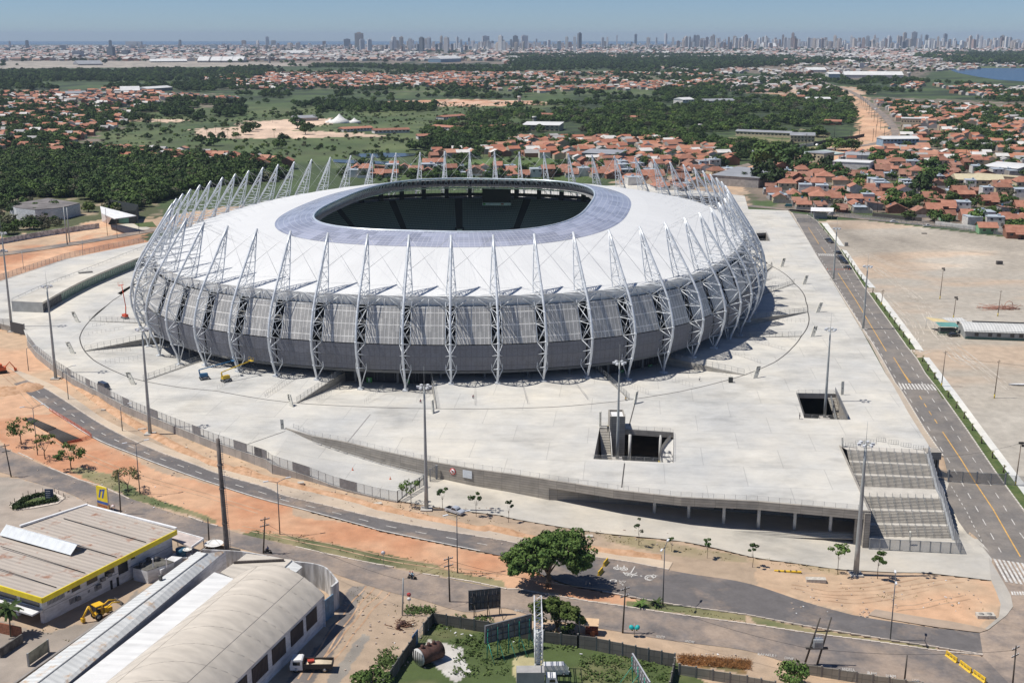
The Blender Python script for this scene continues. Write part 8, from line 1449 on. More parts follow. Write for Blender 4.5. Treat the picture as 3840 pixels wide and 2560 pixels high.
def left_side():
 t=thing('grey_roofed_halls','wide low halls with dark grey fibre roofs among trees at far left','building');z=5;P=[W('L4',*q,z)for q in((60,215),(330,170),(550,205),(430,235),(240,250),(110,235))];mb=MB();roofpoly(mb,P,z,.4);mb.build('roof',mat('fibre_grey',(.17,.155,.15),.9,var=.3,scale=.15),t);mb=MB();mb.prism([p*1.0 for p in P],-2.5,z-.3,top=False);mb.build('wall',M_WHITEW,t)
 t=thing('white_hall','white sloping-roofed hall with dark open front left behind the red track','building');P=[W('L4',*q,7)for q in((690,232),(940,285),(790,300),(700,275))];P[0].z=7.5;P[1].z=6.5;P[2].z=6;mb=MB();roofpoly(mb,P,None,.4);mb.build('roof',mat('roof_white'),t);mb=MB();Q=[W('L4',*q,-2)for q in((705,335),(745,350),(940,345),(960,300),(760,262))];mb.prism(Q[1:4]+[Q[4]],-2.5,5.2,top=False);mb.build('wall',mat('hall_dark',(.06,.07,.07),.8),t);mb=MB();mb.add([Q[0],Q[1],W('L4',780,290,5.5),P[0]],[(0,1,2,3)]);mb.build('buttress',mat('roof_white'),t);mb=MB();a,b=Q[1],Q[2];wallseg(mb,a.lerp(b,.4)-Vector((0,.6,0)),a.lerp(b,.75)-Vector((0,.6,0)),-1.5,1.8,.3);mb.build('green_door',mat('door_green',(.12,.28,.22),.6),t)
 t=thing('graffiti_wall','long pale graffiti-covered wall under trees behind the left street','wall');P=[W('L4',*q)for q in((-200,530),(0,488),(200,452),(330,430),(450,412),(560,395),(685,378))];mb=MB();[wallseg(mb,a,b,a.z-.3,a.z+2.8,.3)for a,b in zip(P[:-1],P[1:])];mb.build('wall',mat('graffiti',(.30,.29,.30),.9,col2=(.62,.60,.60),scale=.5,thr=(.42,.55)),t)
 for x0,y0,x1,y1,ds in((437,230,465,495,'tall grey pole, left of a close pair behind the left street'),(460,236,480,476,'tall grey pole, right of a close pair behind the left street'),(725,240,741,430,'dark pole before the white hall'),(800,310,808,445,'short dark pole beside the lawn by the white hall'),(948,292,961,415,'dark pole at the right end of the lawn by the white hall'),(565,455,572,570,'short thin pole on the red earth track'),(150,540,163,660,'short thin pole on the plaza fence at far left')):utility(*px('L4',x0,y0),*px('L4',x1,y1),ds,cross=0,mt=M_POLE if 'grey' in ds or 'thin' in ds else None,r=.35 if 'pair' in ds else.14)
 car('white pickup at the far left edge on the road behind the red earth track',W('L4',18,545),.1,(.7,.7,.7),'pickup')
 drape('lawn',WL('L4',[(925,350),(1050,335),(1080,370),(960,372)]),.2,M_GRASS,cell=20);drape('forecourt',WL('L4',[(760,362),(900,345),(1040,378),(980,402),(880,418),(820,395)]),.15,M_CONC2,cell=20)
 tag(MB().box((0,0,.1),(.1,.1,.1)).build('x',ROCK),'x','x')if False else None
left_side()
def project(p):
 x,y,z=p[0],p[1],p[2]-CAMH;f=y*math.cos(PITCH)-z*math.sin(PITCH);u_=y*math.sin(PITCH)+z*math.cos(PITCH);return 1920+FPX*x/f,1280-FPX*u_/f
def hidden_by_stadium(p):
 u,v=project(p);return 560<u<2700 and v>(640 if 1250<u<2300 else 720)and p[1]>450 or(480<u<2860 and v>760)
TILE=mat('roof_tiles',(.27,.11,.07),.85,scale=.35,col2=(.41,.195,.13),thr=(.3,.7),detail=6);TILE2=mat('old_roof_tiles',(.22,.10,.07),.9,scale=.35,col2=(.38,.20,.14),thr=(.3,.7),detail=6)
for m in(TILE,TILE2):
 b=m.node_tree.nodes['Principled BSDF'];oi=N(m,'ShaderNodeObjectInfo');l=b.inputs['Base Color'].links[0].from_socket;v=N(m,'ShaderNodeVectorMath',operation='SCALE');LK(m,l,v.inputs[0]);LK(m,mathn(m,'MULTIPLY_ADD',oi.outputs['Random'],.45,.75),v.inputs['Scale']);LK(m,v.outputs[0],b.inputs['Base Color'])
WALLS={'white':mat('house_white',(.62,.60,.57),.85,var=.15),'brick':mat('house_brick',(.26,.12,.075),.9,var=.25,scale=.8),'cream':mat('house_cream',(.52,.44,.30),.85,var=.15),'grey':mat('house_grey',(.33,.31,.29),.85,var=.2),'green':mat('house_green',(.22,.40,.22),.85,var=.1),'tan':mat('house_tan',(.38,.27,.19),.9,var=.2)}
def house_proto(wall,kind,w,d,h,roofm,seed):
 rnd=random.Random(seed);t=thing('house','x','house',(0,0,-500));mb=MB();rise=.24*d if kind in('gable','hip')else 1.1
 if kind=='flat':mb.box((0,0,h/2),(w,d,h));mb.build('wall',WALLS[wall],t);mb=MB();mb.box((0,0,h+.04),(w+.4,d+.4,.14));mb.box((w*.25,0,h+.6),(1.6,1.6,1.1));mb.build('roof',mat('flat_white',(.60,.59,.56),.8,var=.2,scale=.4),t)
 else:
  mb.add([(-w/2,-d/2,-1),(w/2,-d/2,-1),(w/2,d/2,-1),(-w/2,d/2,-1),(-w/2,-d/2,h),(w/2,-d/2,h),(w/2,d/2,h),(-w/2,d/2,h),(-w/2,0,h+rise*.9),(w/2,0,h+rise*.9)]if kind=='gable' else[(-w/2,-d/2,-1),(w/2,-d/2,-1),(w/2,d/2,-1),(-w/2,d/2,-1),(-w/2,-d/2,h),(w/2,-d/2,h),(w/2,d/2,h+(rise if kind=='shed' else 0)),(-w/2,d/2,h+(rise if kind=='shed' else 0))],[(0,1,5,4),(2,3,7,6)]+([(1,2,6,9,5),(3,0,4,8,7)]if kind=='gable' else[(1,2,6,5),(3,0,4,7)]));mb.build('wall',WALLS[wall],t)
  mb=MB();e=.55;W_,D_=w/2+e,d/2+e;z0=h-.1
  if kind=='gable':mb.add([(-W_,-D_,z0),(W_,-D_,z0),(W_,0,z0+rise),(-W_,0,z0+rise),(W_,D_,z0),(-W_,D_,z0)]+[(-W_,-D_,z0-.18),(W_,-D_,z0-.18)],[(0,1,2,3),(3,2,4,5),(6,7,1,0)])
  elif kind=='hip':mb.add([(-W_,-D_,z0),(W_,-D_,z0),(W_,D_,z0),(-W_,D_,z0),(-W_*.45,0,z0+rise),(W_*.45,0,z0+rise)],[(0,1,5,4),(1,2,5),(2,3,4,5),(3,0,4)])
  else:mb.add([(-W_,-D_,z0),(W_,-D_,z0),(W_,D_,z0+rise+.1),(-W_,D_,z0+rise+.1)],[(0,1,2,3)])
  if rnd.random()<.45:x=rnd.uniform(-.3,.3)*w;mb.add([(x-2.2,-D_-2.2,z0-.7),(x+2.2,-D_-2.2,z0-.7),(x+2.2,-D_+.6,z0+.1),(x-2.2,-D_+.6,z0+.1)],[(0,1,2,3)])
  mb.build('roof',roofm,t)
 for i in range(3 if w>9 else 2):
  x=-w/2+w*(i+.6)/(3.2 if w>9 else 2.2);z=h-1.3;mb=MB();mb.box((x,-d/2-.03,z),(1.3,.08,1.1));mb.build('window',M_WIN,t)
 if seed%2==0:mb=MB();[mb.box(c_,s_)for c_,s_ in(((0,-d/2-4,.8),(w+1,.2,2)),((-w/2-.5,-1.5,.8),(.2,d+4,2)),((w/2+.5,-1.5,.8),(.2,d+4,2)))];mb.build('yard_wall',WALLS['grey' if seed%4 else 'white'],t)
 if seed%3==1:mb=MB();mb.lathe((w*.2,d*.25,h+.6),[(.65,0),(.75,1.0),(.3,1.3),(0,1.3)],8);mb.build('water_tank',mat('tank_blue' if seed%2 else 'flat_white',(.4,.45,.5)),t)
 mb=MB();mb.box((w*.36,-d/2-.03,1.05),(1.0,.08,2.1));mb.build('door',mat('door_brown',(.07,.045,.03),.7),t);return t
PROTO=[]
for i,(wl_,k,w,d,h,rm)in enumerate([('white','gable',9,11,3.2,TILE),('brick','gable',8,12,3.4,TILE),('cream','gable',11,9,3.2,TILE),('brick','shed',8,10,3.2,TILE2),('white','hip',12,10,3.3,TILE),('brick','gable',9,10,5.8,TILE),('white','gable',8,10,6.0,TILE),('grey','shed',9,12,3.4,TILE2),('tan','gable',10,13,3.3,TILE2),('white','flat',9,10,5.8,None),('grey','flat',10,9,3.4,None),('green','gable',8,9,3.2,TILE),('cream','hip',11,11,6.0,TILE)]):PROTO.append((house_proto(wl_,k,w,d,h,rm,i),wl_,k,w,d,h))
DESC={'gable':'pitched orange roof','shed':'low faded tile roof','hip':'hipped orange roof','flat':'flat pale roof'}
VW=lambda pts:WL('V',pts)
ROADS=[(SL([(3250,380),(3320,440),(3360,500),(3330,525),(3250,545),(3100,560),(2960,585),(2800,620),(2700,650),(2600,665),(2450,690)]),11),(SL([(3250,380),(3180,340),(3090,310)]),22),(WL('R6',[(690,328),(880,345),(1000,365),(1500,415),(1900,445),(2400,500)]),7),(WL('R6',[(1500,410),(1700,375),(1900,340),(2100,310),(2300,280)]),6),(WL('R6',[(420,300),(690,325),(880,345)]),8)]
def nearroad(p):
 for P,w in ROADS:
  for a,b in zip(P[:-1],P[1:]):
   d=b-a;d.z=0;t=max(0,min(1,((p.x-a.x)*d.x+(p.y-a.y)*d.y)/d.length_squared));q=a+d*t
   if math.hypot(p.x-q.x,p.y-q.y)<w:return True
 return False
BLOCK=[]
def shed(r,x0,y0,x1,y1,dep,h,roof,wall,label,cat='building',name='hall',kind='gable',wins=0,along=None):
 a,b=W(r,x0,y0),W(r,x1,y1);d=b-a;L=math.hypot(d.x,d.y);ang=math.atan2(d.y,d.x);z=min(a.z,b.z);t=thing(name,label,cat,(a.x,a.y,z),ang);BLOCK.append(((a.x+b.x)/2-math.sin(ang)*dep/2,(a.y+b.y)/2+math.cos(ang)*dep/2,max(L,dep)*.62))
 mb=MB();mb.box((L/2,dep/2,h/2-.5),(L,dep,h+1));mb.build('wall',wall,t);mb=MB();e=.6;rs={'gable':dep*.13,'arch':dep*.18,'flat':.3,'shed':1.6}[kind]
 if kind=='arch':rows=[[(x,dep*j/8,h+rs*math.sin(math.pi*j/8))for j in range(9)]for x in(-e,L+e)];mb.add(rows[0]+rows[1],[(j,j+1,10+j,9+j)for j in range(8)]+[tuple(range(9))[::-1],tuple(range(9,18))])
 elif kind=='gable':mb.add([(-e,-e,h-.1),(L+e,-e,h-.1),(L+e,dep/2,h+rs),(-e,dep/2,h+rs),(L+e,dep+e,h-.1),(-e,dep+e,h-.1)],[(0,1,2,3),(3,2,4,5),(1,4,2),(0,3,5)])
 elif kind=='shed':mb.add([(-e,-e,h),(L+e,-e,h),(L+e,dep+e,h+rs),(-e,dep+e,h+rs)],[(0,1,2,3)])
 else:mb.box((L/2,dep/2,h+.15),(L+.6,dep+.6,.5))
 mb.build('roof',roof,t)
 for rw in range(2 if h>6 and wins else 1 if wins else 0):
  for i in range(wins):mb=MB();mb.box((L*(i+.5)/wins,-.04,h*(.62 if h<=6 else.3+.45*rw)),(L/wins*.55,.1,1.3));mb.build('window',M_WIN,t)
 return t
RW=mat('far_white_roof',(.66,.66,.65),.6,var=.08,scale=.1);RG=mat('far_grey_roof',(.30,.31,.33),.6,var=.12,scale=.1);WG=WALLS['grey'];WC=WALLS['cream'];WWm=WALLS['white'];BL=mat('far_blue',(.22,.34,.45),.6)
shed('B2',1245,758,1500,758,32,7,RW,WC,'large gymnasium with bright white roof among trees beyond the stadium',kind='shed',wins=8);shed('B1',835,502,965,500,40,6,RW,WG,'arched white roofed depot in the far left village',kind='arch');shed('B1',1015,488,1190,476,25,6,RW,WG,'long white shed right of the arched depot at far left');shed('B3',1115,395,1520,397,60,9,RW,WWm,'very long white warehouse near the lagoon',kind='gable');shed('B3',1003,411,1083,411,30,16,RW,WWm,'tall white barn left of the very long white warehouse')
shed('B3',862,350,990,350,50,6,RW,WWm,'white hall roof in the far town left of the lagoon');shed('B2',685,285,825,280,60,14,RW,BL,'exhibition hall with white arched roof in front of the far city',kind='arch');shed('B3',0,578,78,575,22,8,RW,WWm,'white angular building at the wood edge right of centre',wins=4);shed('B3',150,572,360,568,20,5,RG,WWm,'long low grey roofed building right of the white angular one');shed('B3',855,552,1020,552,18,4,RW,WC,'long white roof just left of the red earth avenue');shed('B3',690,538,850,536,18,4,TILE,WC,'long orange roof left of the red earth avenue')
shed('B3',1378,862,1625,860,16,7,RW,BL,'long blue-white shop building at the bend of the red earth road',wins=10);shed('B3',1030,1050,1282,1062,18,9,RW,WWm,'blank white box-like factory behind the right houses',kind='flat');shed('B3',1500,745,1638,748,18,12,RW,WC,'four-storey apartment block with dark windows beside the red earth avenue',wins=7,kind='flat');shed('B3',740,835,908,838,18,7,RG,WC,'cream two-storey school wing with ramp roof above the street',wins=7);shed('B3',365,790,740,805,12,5,RG,WC,'long cream school wing half hidden by trees',wins=14)
shed('B3',200,1128,520,1150,46,7,RG,WG,'huge grey roofed warehouse just behind the right end of the stadium',kind='shed');shed('B2',1655,955,1900,965,22,6,RG,WG,'grey roofed depot among brick houses behind the masts',kind='shed');shed('B3',475,960,560,962,16,7,RG,WWm,'white walled workshop left of the tree clump',kind='flat');shed('B3',1885,1139,2210,1146,22,5,mat('yellowish_roof',(.55,.49,.33),.7,var=.1),WC,'cream roofed villa group near the right edge',kind='gable',wins=6);shed('B3',2060,1042,2300,1062,26,5,RW,WG,'white ribbed workshop roof near the right edge',kind='shed')
shed('B3',2000,1092,2480,1130,8,4,WC,WALLS['tan'],'long tan wall-like store building near the right edge',kind='flat');shed('B3',1120,960,1280,965,14,5,RG,WWm,'small grey roofed workshop below the flat canopy')
t=shed('B3',848,1000,968,1010,16,11,RG,WC,'beige three-storey office block below the large flat canopy',wins=5,kind='flat');a=thing('station_canopy','large flat pale green canopy of a filling station beyond the right houses','canopy',(0,0,0));P=[W('B3',x,y,8)for x,y in((820,900),(970,925),(1118,908),(985,885))];mb=MB();roofpoly(mb,P,8,1.2);mb.build('roof',mat('canopy_green',(.42,.50,.46),.6),a);mb=MB();[mb.tube([(p.x*.98+P[2].x*.02,p.y+2,-1),(p.x*.98+P[2].x*.02,p.y+2,7)],.4,6)for p in P];mb.build('post',M_DARK,a);BLOCK.append((P[1].x,P[1].y,30))
for q in((15,765,220,755,'left one of two long school pavilions in the green field'),(230,775,472,768,'right one of two long school pavilions in the green field'),(530,815,665,812,'orange roofed pavilion nearest the pond field'),(620,745,830,760,'broad orange roofed pavilion behind the pond field'),(985,752,1170,742,'orange roofed pavilion left of the white gymnasium'),(705,680,855,668,'orange roofed house among dark trees above the pavilions'),(1320,660,1450,662,'orange roofed block beside the concrete water tower'),(1930,680,2070,682,'orange roofed villa in the dark wood at right'),(2130,683,2205,682,'small orange roofed cottage in the dark wood at right')):shed('B2',*q[:4],13,3.6,TILE,WWm,q[4],wins=9)
shed('B1',315,938,462,925,14,6.5,TILE,WC,'two-storey cream house at the left wood edge',wins=6);shed('B1',2035,690,2195,685,20,4,RG,WG,'grey roofed shed left of the white circus tent');shed('B3',960,712,1090,715,14,4,TILE,WALLS['brick'],'brick and orange roofed sheds left of the red earth avenue',wins=3);shed('B1',460,515,600,512,30,4,RG,WG,'low grey shed in the far left village');shed('B1',0,632,145,622,20,4,BL,WG,'blue-grey roofed shed at the left edge')
for q in((1450,300),(1530,300),(1600,300)):pass
for i,x in enumerate((1360,1450,1520,1600)):shed('B1',x,285,x+75,285,90,7,RW,WG,'arched airport hangar, %s of four in the far left distance'%ORD(i+1),kind='arch',name='hangar')
shed('B1',540,305,710,303,90,5,RG,WG,'long grey airport shed in the far left distance');shed('B1',1040,285,1290,283,70,5,RW,WG,'long white airport terminal roof in the far left distance');shed('B1',2010,232,2150,230,120,9,RW,WG,'long white roof below the left part of the skyline');shed('B3',555,188,645,188,160,18,RW,WWm,'large white arena roof in the middle of the right skyline',kind='arch')
def tower_thing(r,x,yt,yb,w,label,cat='water tower',name='water_tower',head=True):
 b=W(r,x,yb);h=hgt(px(r,x,yb)[0],px(r,x,yt)[1],b);t=thing(name,label,cat,b);mb=MB();mb.lathe((0,0,-1),[(w,0),(w,h*.72)],12);mb.build('shaft',WALLS['grey'],t);mb=MB();mb.lathe((0,0,h*.7),[(w,0),(w*1.25,.6),(w*1.25,h*.28),(0,h*.3)],12);mb.build('tank',WWm,t)
tower_thing('B2',1330,655,697,2.2,'round concrete water tower left of the white gymnasium');tower_thing('B2',1226,515,556,2.4,'round water tower above the far earthwork');tower_thing('B3',797,490,528,2.2,'white water tower above the orange roof left of the red avenue');tower_thing('B3',1557,350,397,4,'water tower at the right end of the long white warehouse');tower_thing('B1',1857,225,290,5,'airport control tower in the far left distance','tower','control_tower');tower_thing('B2',1535,345,380,2.5,'pale water tower in the middle village');tower_thing('B3',120,708,740,2,'small water tower on the wood wall at right')
b=W('B2',922,246);t=thing('radar_tower','pale tower topped by a white radar ball before the skyline','tower',b);h=hgt(px('B2',922,0)[0],px('B2',0,195)[1],b);mb=MB();mb.tube([(0,0,0),(0,0,h-16)],6,8);mb.build('shaft',WALLS['grey'],t);mb=MB();mb.lathe((0,0,h-18),[(9*math.sin(math.pi*i/8)+.01,9-9*math.cos(math.pi*i/8))for i in range(9)],14);mb.build('ball',WWm,t)
t=thing('circus_tent','white circus tent with peaked roofs in the green field','tent',W('B1',2340,700));mb=MB()
for cx,cy,r_,h in((0,0,13,11),(18,2,8,6),(-12,4,6,5)):mb.lathe((cx,cy,0),[(r_,0),(r_,1.8),(r_*.55,h*.42),(r_*.2,h*.75),(.1,h)],14)
mb.build('canvas',mat('canvas_white',(.72,.71,.68),.7),t);BLOCK.append((t.location.x,t.location.y,30))
def clear(p,pad=0):
 return all((p.x-x)**2+(p.y-y)**2>(r+pad)**2 for x,y,r in BLOCK)
REGIONS=[('gravel-lot quarter',[(1995,503),(2352,548),(2480,560),(2480,375),(2060,345),(1880,372),(1760,405),(1740,430),(1800,478)],10.5,14,-.10,.70),('red-avenue quarter',[(2060,338),(2480,370),(2480,255),(2100,240),(2010,235),(2040,295)],13,19,-.08,.62),('rear-right rows',[(1290,392),(1420,420),(1560,440),(1700,405),(1700,392),(1640,372),(1400,372)],9,13,.25,.66),('masts village',[(930,372),(1060,366),(1200,360),(1400,378),(1690,388),(1690,345),(1500,322),(1180,322),(1010,352)],9.5,13,.2,.56),('roof-edge row',[(800,385),(1400,398),(1400,412),(780,412)],9,14,.05,.7),('wood-edge row',[(60,338),(430,352),(640,372),(700,400),(640,392),(430,376),(60,357)],10,13,-.1,.75),('left hamlet',[(-60,232),(90,235),(300,262),(290,290),(140,338),(-60,345)],12,17,.1,.55)]
FARREG=[([(-80,212),(250,205),(560,232),(470,252),(250,250),(-80,240)],.5,15),([(500,172),(1000,165),(1010,205),(600,208),(440,192)],.6,17),([(1000,168),(1640,172),(1640,203),(1240,214),(1000,200)],.6,17),([(1290,128),(2352,120),(2500,130),(2500,150),(2060,168),(1880,178),(1560,168)],.6,26),([(2030,198),(2352,235),(2500,240),(2500,215),(2150,190)],.45,18),([(1650,175),(1880,185),(1960,205),(1700,215),(1640,200)],.35,20),([(1560,440),(1700,405),(1690,388),(1560,420)],.1,14)]
cands=[];tree_spots=[];rnd=random.Random(42)
for name_,poly,sx,sy,ang,pr in REGIONS:
 P=VW(poly);x0,x1,y0,y1=min(p.x for p in P),max(p.x for p in P),min(p.y for p in P),max(p.y for p in P);c,s=math.cos(ang),math.sin(ang);cx,cy=(x0+x1)/2,(y0+y1)/2;n=int(max(x1-x0,y1-y0)/sx/2*1.5)+2
 for i in range(-n,n):
  for j in range(-n,n):
   lx,ly=i*sx+rnd.uniform(-1,1),j*sy+rnd.uniform(-2,2);x,y=cx+lx*c-ly*s,cy+lx*s+ly*c
   if j%3==0 and rnd.random()<.55 or not(x0<x<x1 and y0<y<y1)or not inp1(x,y,P):continue
   p=Vector((x,y,ZG(x,y)))
   if nearroad(p)or not clear(p)or hidden_by_stadium(p+Vector((0,0,5))):continue
   u,v=project(p)
   if u<-80 or u>3920:continue
   if rnd.random()<pr:cands.append((y,name_,p,ang+rnd.choice((0,0,math.pi/2))+rnd.uniform(-.12,.12)))
   elif rnd.random()<.8:tree_spots.append(p)
cands.sort(key=lambda q:q[0]);NH=290;near,rest=cands[:NH],cands[NH:]
byreg={}
for q in near:byreg.setdefault(q[1],[]).append(q)
for rname,L in byreg.items():
 L.sort(key=lambda q:q[0]);rows={};y0=L[0][0]
 for q in L:rows.setdefault(int(math.log(q[0]/y0)/.045),[]).append(q)
 for ri,(rk,row)in enumerate(sorted(rows.items())):
  row.sort(key=lambda q:q[2].x)
  for i,q in enumerate(row):
   pi_=rnd.choice([0,1,1,2,3,4,5,1,6,7,8,8,9,10,11,12,9,3,10,7,9]if 'masts' not in rname else[1,1,5,3,8,0,1,2]);pt,wl_,k,w,d,h=PROTO[pi_]
   if 'wood' in rname:pi_=rnd.choice([1,3,5,8,0]);pt,wl_,k,w,d,h=PROTO[pi_]
   lb='%s %shouse, %s, %s from left in %s row of %s'%(wl_,'two-storey ' if h>5 else '',DESC[k],ORD(i+1),ROWN[ri],rname)
   copytree(pt,q[2],q[3],lb,'houses with tiled roofs',scale=(rnd.uniform(.75,1.2),rnd.uniform(.7,1.1),rnd.uniform(.85,1.2)))
for pt,*_ in PROTO:
 for c in list(pt.children):bpy.data.objects.remove(c)
 bpy.data.objects.remove(pt)
def mergehouses(name,items,label,jitter=1.):
 V,F,Cc=[],[],[];rr=random.Random(5)
 RC=[(.38,.145,.085),(.43,.19,.11),(.30,.14,.09),(.33,.13,.08),(.46,.23,.15),(.62,.60,.57),(.35,.34,.33)];WCc=[(.58,.55,.50),(.27,.13,.08),(.45,.37,.27),(.33,.31,.29)]
 for p,ang,s in items:
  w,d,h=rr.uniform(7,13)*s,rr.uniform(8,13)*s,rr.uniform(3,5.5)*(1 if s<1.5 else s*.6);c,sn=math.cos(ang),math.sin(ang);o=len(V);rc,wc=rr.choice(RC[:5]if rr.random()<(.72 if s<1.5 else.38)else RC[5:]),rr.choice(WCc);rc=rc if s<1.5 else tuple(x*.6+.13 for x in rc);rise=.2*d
  for x,y,z in((-w/2,-d/2,-1),(w/2,-d/2,-1),(w/2,d/2,-1),(-w/2,d/2,-1),(-w/2,-d/2,h),(w/2,-d/2,h),(w/2,d/2,h),(-w/2,d/2,h),(-w/2,0,h+rise),(w/2,0,h+rise)):V.append((p.x+x*c-y*sn,p.y+x*sn+y*c,p.z+z))
  F+=[tuple(o+k for k in f)for f in((0,1,5,4),(1,2,6,9,5),(2,3,7,6),(3,0,4,8,7),(4,5,9,8),(8,9,6,7))];Cc+=[wc]*4+[rc]*2
 me=bpy.data.meshes.new(name);me.from_pydata(V,[],F);a=me.color_attributes.new('Col','FLOAT_COLOR','CORNER');buf=[]
 for f,c in zip(F,Cc):buf+=[*c,1]*len(f)
 a.data.foreach_set('color',buf);me.materials.append(attr_mat('far_house',nscale=.2,namt=.5,fine=1.,famt=.2));o=bpy.data.objects.new(name,me);COL.objects.link(o);tag(o,label,'houses',kind='stuff')
items=[(q[2],q[3],1.0)for q in rest]
def randin(P,n,rr):
 x0,x1,y0,y1=min(p.x for p in P),max(p.x for p in P),min(p.y for p in P),max(p.y for p in P);out=[];k=0
 A=np.array([[p.x,p.y]for p in P])
 while len(out)<n and k<40:
  X=np.array([rr.uniform(x0,x1)for _ in range(n*2)]);Y=np.array([rr.uniform(y0,y1)for _ in range(n*2)]);m=inpoly(X,Y,A);out+=list(zip(X[m],Y[m]));k+=1
 return out[:n]
def parea(P):return abs(sum(a.x*b.y-b.x*a.y for a,b in zip(P,P[1:]+P[:1])))/2
rf=random.Random(77)
for poly,pr,sp in FARREG:
 P=VW(poly);n=int(min(2600,parea(P)/(sp*sp)*pr))
 for x,y in randin(P,n,rf):
  p=Vector((x,y,ZG(x,y)))
  if fbm(np.array([x/160]),np.array([y/260]))[0]>.60 or nearroad(p)or not clear(p):continue
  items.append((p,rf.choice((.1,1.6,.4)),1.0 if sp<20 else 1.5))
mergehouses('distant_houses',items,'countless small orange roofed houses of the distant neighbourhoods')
items=[]
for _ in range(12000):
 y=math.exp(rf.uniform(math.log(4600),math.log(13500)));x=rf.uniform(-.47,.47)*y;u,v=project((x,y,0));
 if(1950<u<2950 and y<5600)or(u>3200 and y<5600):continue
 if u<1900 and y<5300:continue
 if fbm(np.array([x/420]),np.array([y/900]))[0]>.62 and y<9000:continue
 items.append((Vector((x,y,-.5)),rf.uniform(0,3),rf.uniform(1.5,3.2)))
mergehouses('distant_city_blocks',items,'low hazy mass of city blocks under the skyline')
def towermat(name,c):
 m=mat(name,c,.7);b=m.node_tree.nodes['Principled BSDF'];g=N(m,'ShaderNodeTexCoord');s=N(m,'ShaderNodeSeparateXYZ');LK(m,g.outputs['Object'],s.inputs[0]);fz=mathn(m,'LESS_THAN',mathn(m,'FRACT',mathn(m,'MULTIPLY',s.outputs[2],1/3.2)),.42);fx=mathn(m,'LESS_THAN',mathn(m,'FRACT',mathn(m,'MULTIPLY',mathn(m,'ADD',s.outputs[0],s.outputs[1]),1/7.)),.6)
 oi=N(m,'ShaderNodeObjectInfo');v=N(m,'ShaderNodeVectorMath',operation='SCALE');LK(m,mixc(m,mathn(m,'MULTIPLY',fz,fx),c,tuple(x*.6 for x in c)),v.inputs[0]);LK(m,mathn(m,'MULTIPLY_ADD',oi.outputs['Random'],.4,.8),v.inputs['Scale']);LK(m,v.outputs[0],b.inputs['Base Color']);return m
TM=[('white',towermat('tower_white',(.80,.79,.76))),('pale grey',towermat('tower_grey',(.58,.59,.61))),('beige',towermat('tower_beige',(.66,.58,.50))),('brown',towermat('tower_brown',(.40,.30,.26))),('dark',towermat('tower_dark',(.22,.24,.27)))]
TW=[]
for r,L in(('B2',[(125,95,72,200,2),(40,130,55,180,4),(145,135,38,205,1),(195,135,34,210,1),(365,120,34,200,0),(415,120,33,205,2),(475,130,28,205,0),(555,125,34,215,4),(605,122,30,200,1),(690,115,18,200,2),(725,125,36,220,0),(800,120,18,190,1),(825,135,18,200,1),(880,125,14,190,4),(995,112,58,180,1),(1098,115,32,212,0),(1200,112,38,190,4),(1262,110,56,190,1),(1345,128,10,170,4),(1430,138,22,195,1),(1500,145,34,205,0),(1553,120,20,205,0),(1607,120,24,215,0),(1640,97,28,200,4),(1800,122,22,190,0),(1832,120,16,185,0),(1898,108,12,175,0),(2027,100,20,170,4),(2115,120,30,170,2),(2170,120,14,170,1),(2235,97,18,175,1),(2285,120,18,175,0)]),('B1',[(190,140,22,190,4),(70,145,14,185,1),(768,185,60,250,4),(762,138,24,180,4),(925,145,150,180,1),(1243,136,16,180,4),(1475,165,58,200,0),(1682,138,36,175,3),(1778,140,18,180,0),(1843,115,28,165,1),(1885,137,40,165,2),(2000,155,42,195,2),(2055,155,38,195,0),(2235,143,26,180,3),(980,195,60,238,0),(435,170,50,205,1),(540,210,90,245,1),(870,205,60,240,4)]),('B3',[(755,95,22,190,3),(775,130,28,205,3),(865,125,22,200,0),(1070,140,24,205,2),(1590,88,44,180,1),(1525,92,28,180,2),(1805,98,34,170,4),(2200,108,26,180,2),(1583,180,20,225,0),(1230,292,40,325,0)])):
 for x,yt,w,yb,mi in L:TW.append((*px(r,x,yb),px(r,x,yt)[1],w*.5442,mi))
for r,x0,x1,n,t0,t1,b0,b1 in(('B3',0,2352,118,98,150,172,205),('B2',330,1320,44,125,165,180,215),('B2',1360,2352,24,135,165,175,200),('B2',0,330,9,150,175,185,212),('B1',1600,2352,16,145,175,180,210),('B1',0,1600,14,158,180,185,215)):
 for i in range(n):
  x=x0+(x1-x0)*(i+rf.random())/n;yb=rf.uniform(b0,b1);yt=min(yb-18,rf.uniform(t0,t1)+(yb-b0)*.6);TW.append((*px(r,x,yb),px(r,x,yt)[1],rf.uniform(14,30)*.5442,rf.choice((0,0,1,1,2,2,3,4))))
TW.sort(key=lambda q:q[0])
for i,(u,v,vt,w,mi)in enumerate(TW):
 b=S(u,v,-1);h=hgt(u,vt,b)*1.12;ww=w/FPX*b.y*.8;cn,m=TM[mi];mb=MB();dp=min(ww,24)*rf.uniform(.7,1.1);mb.box((0,0,h/2),(ww,dp,h))
 mb.box((rf.uniform(-.1,.1)*ww,0,h+h*.03),(ww*.45,dp*.6,h*.06))
 if mi in(1,2):mb.box((0,0,h*.47),(ww*.5,dp*1.25,h*.94))
 o=mb.build('tower_block',m,loc=b,rz=rf.uniform(-.5,.5));tag(o,'%s %s tower block, %s from the left along the far skyline'%('tall' if h>95 else 'mid-height' if h>60 else 'lower',cn,ORD(i+1)),'tower block','tower blocks of the skyline')
V,F,Cc=[],[],[]
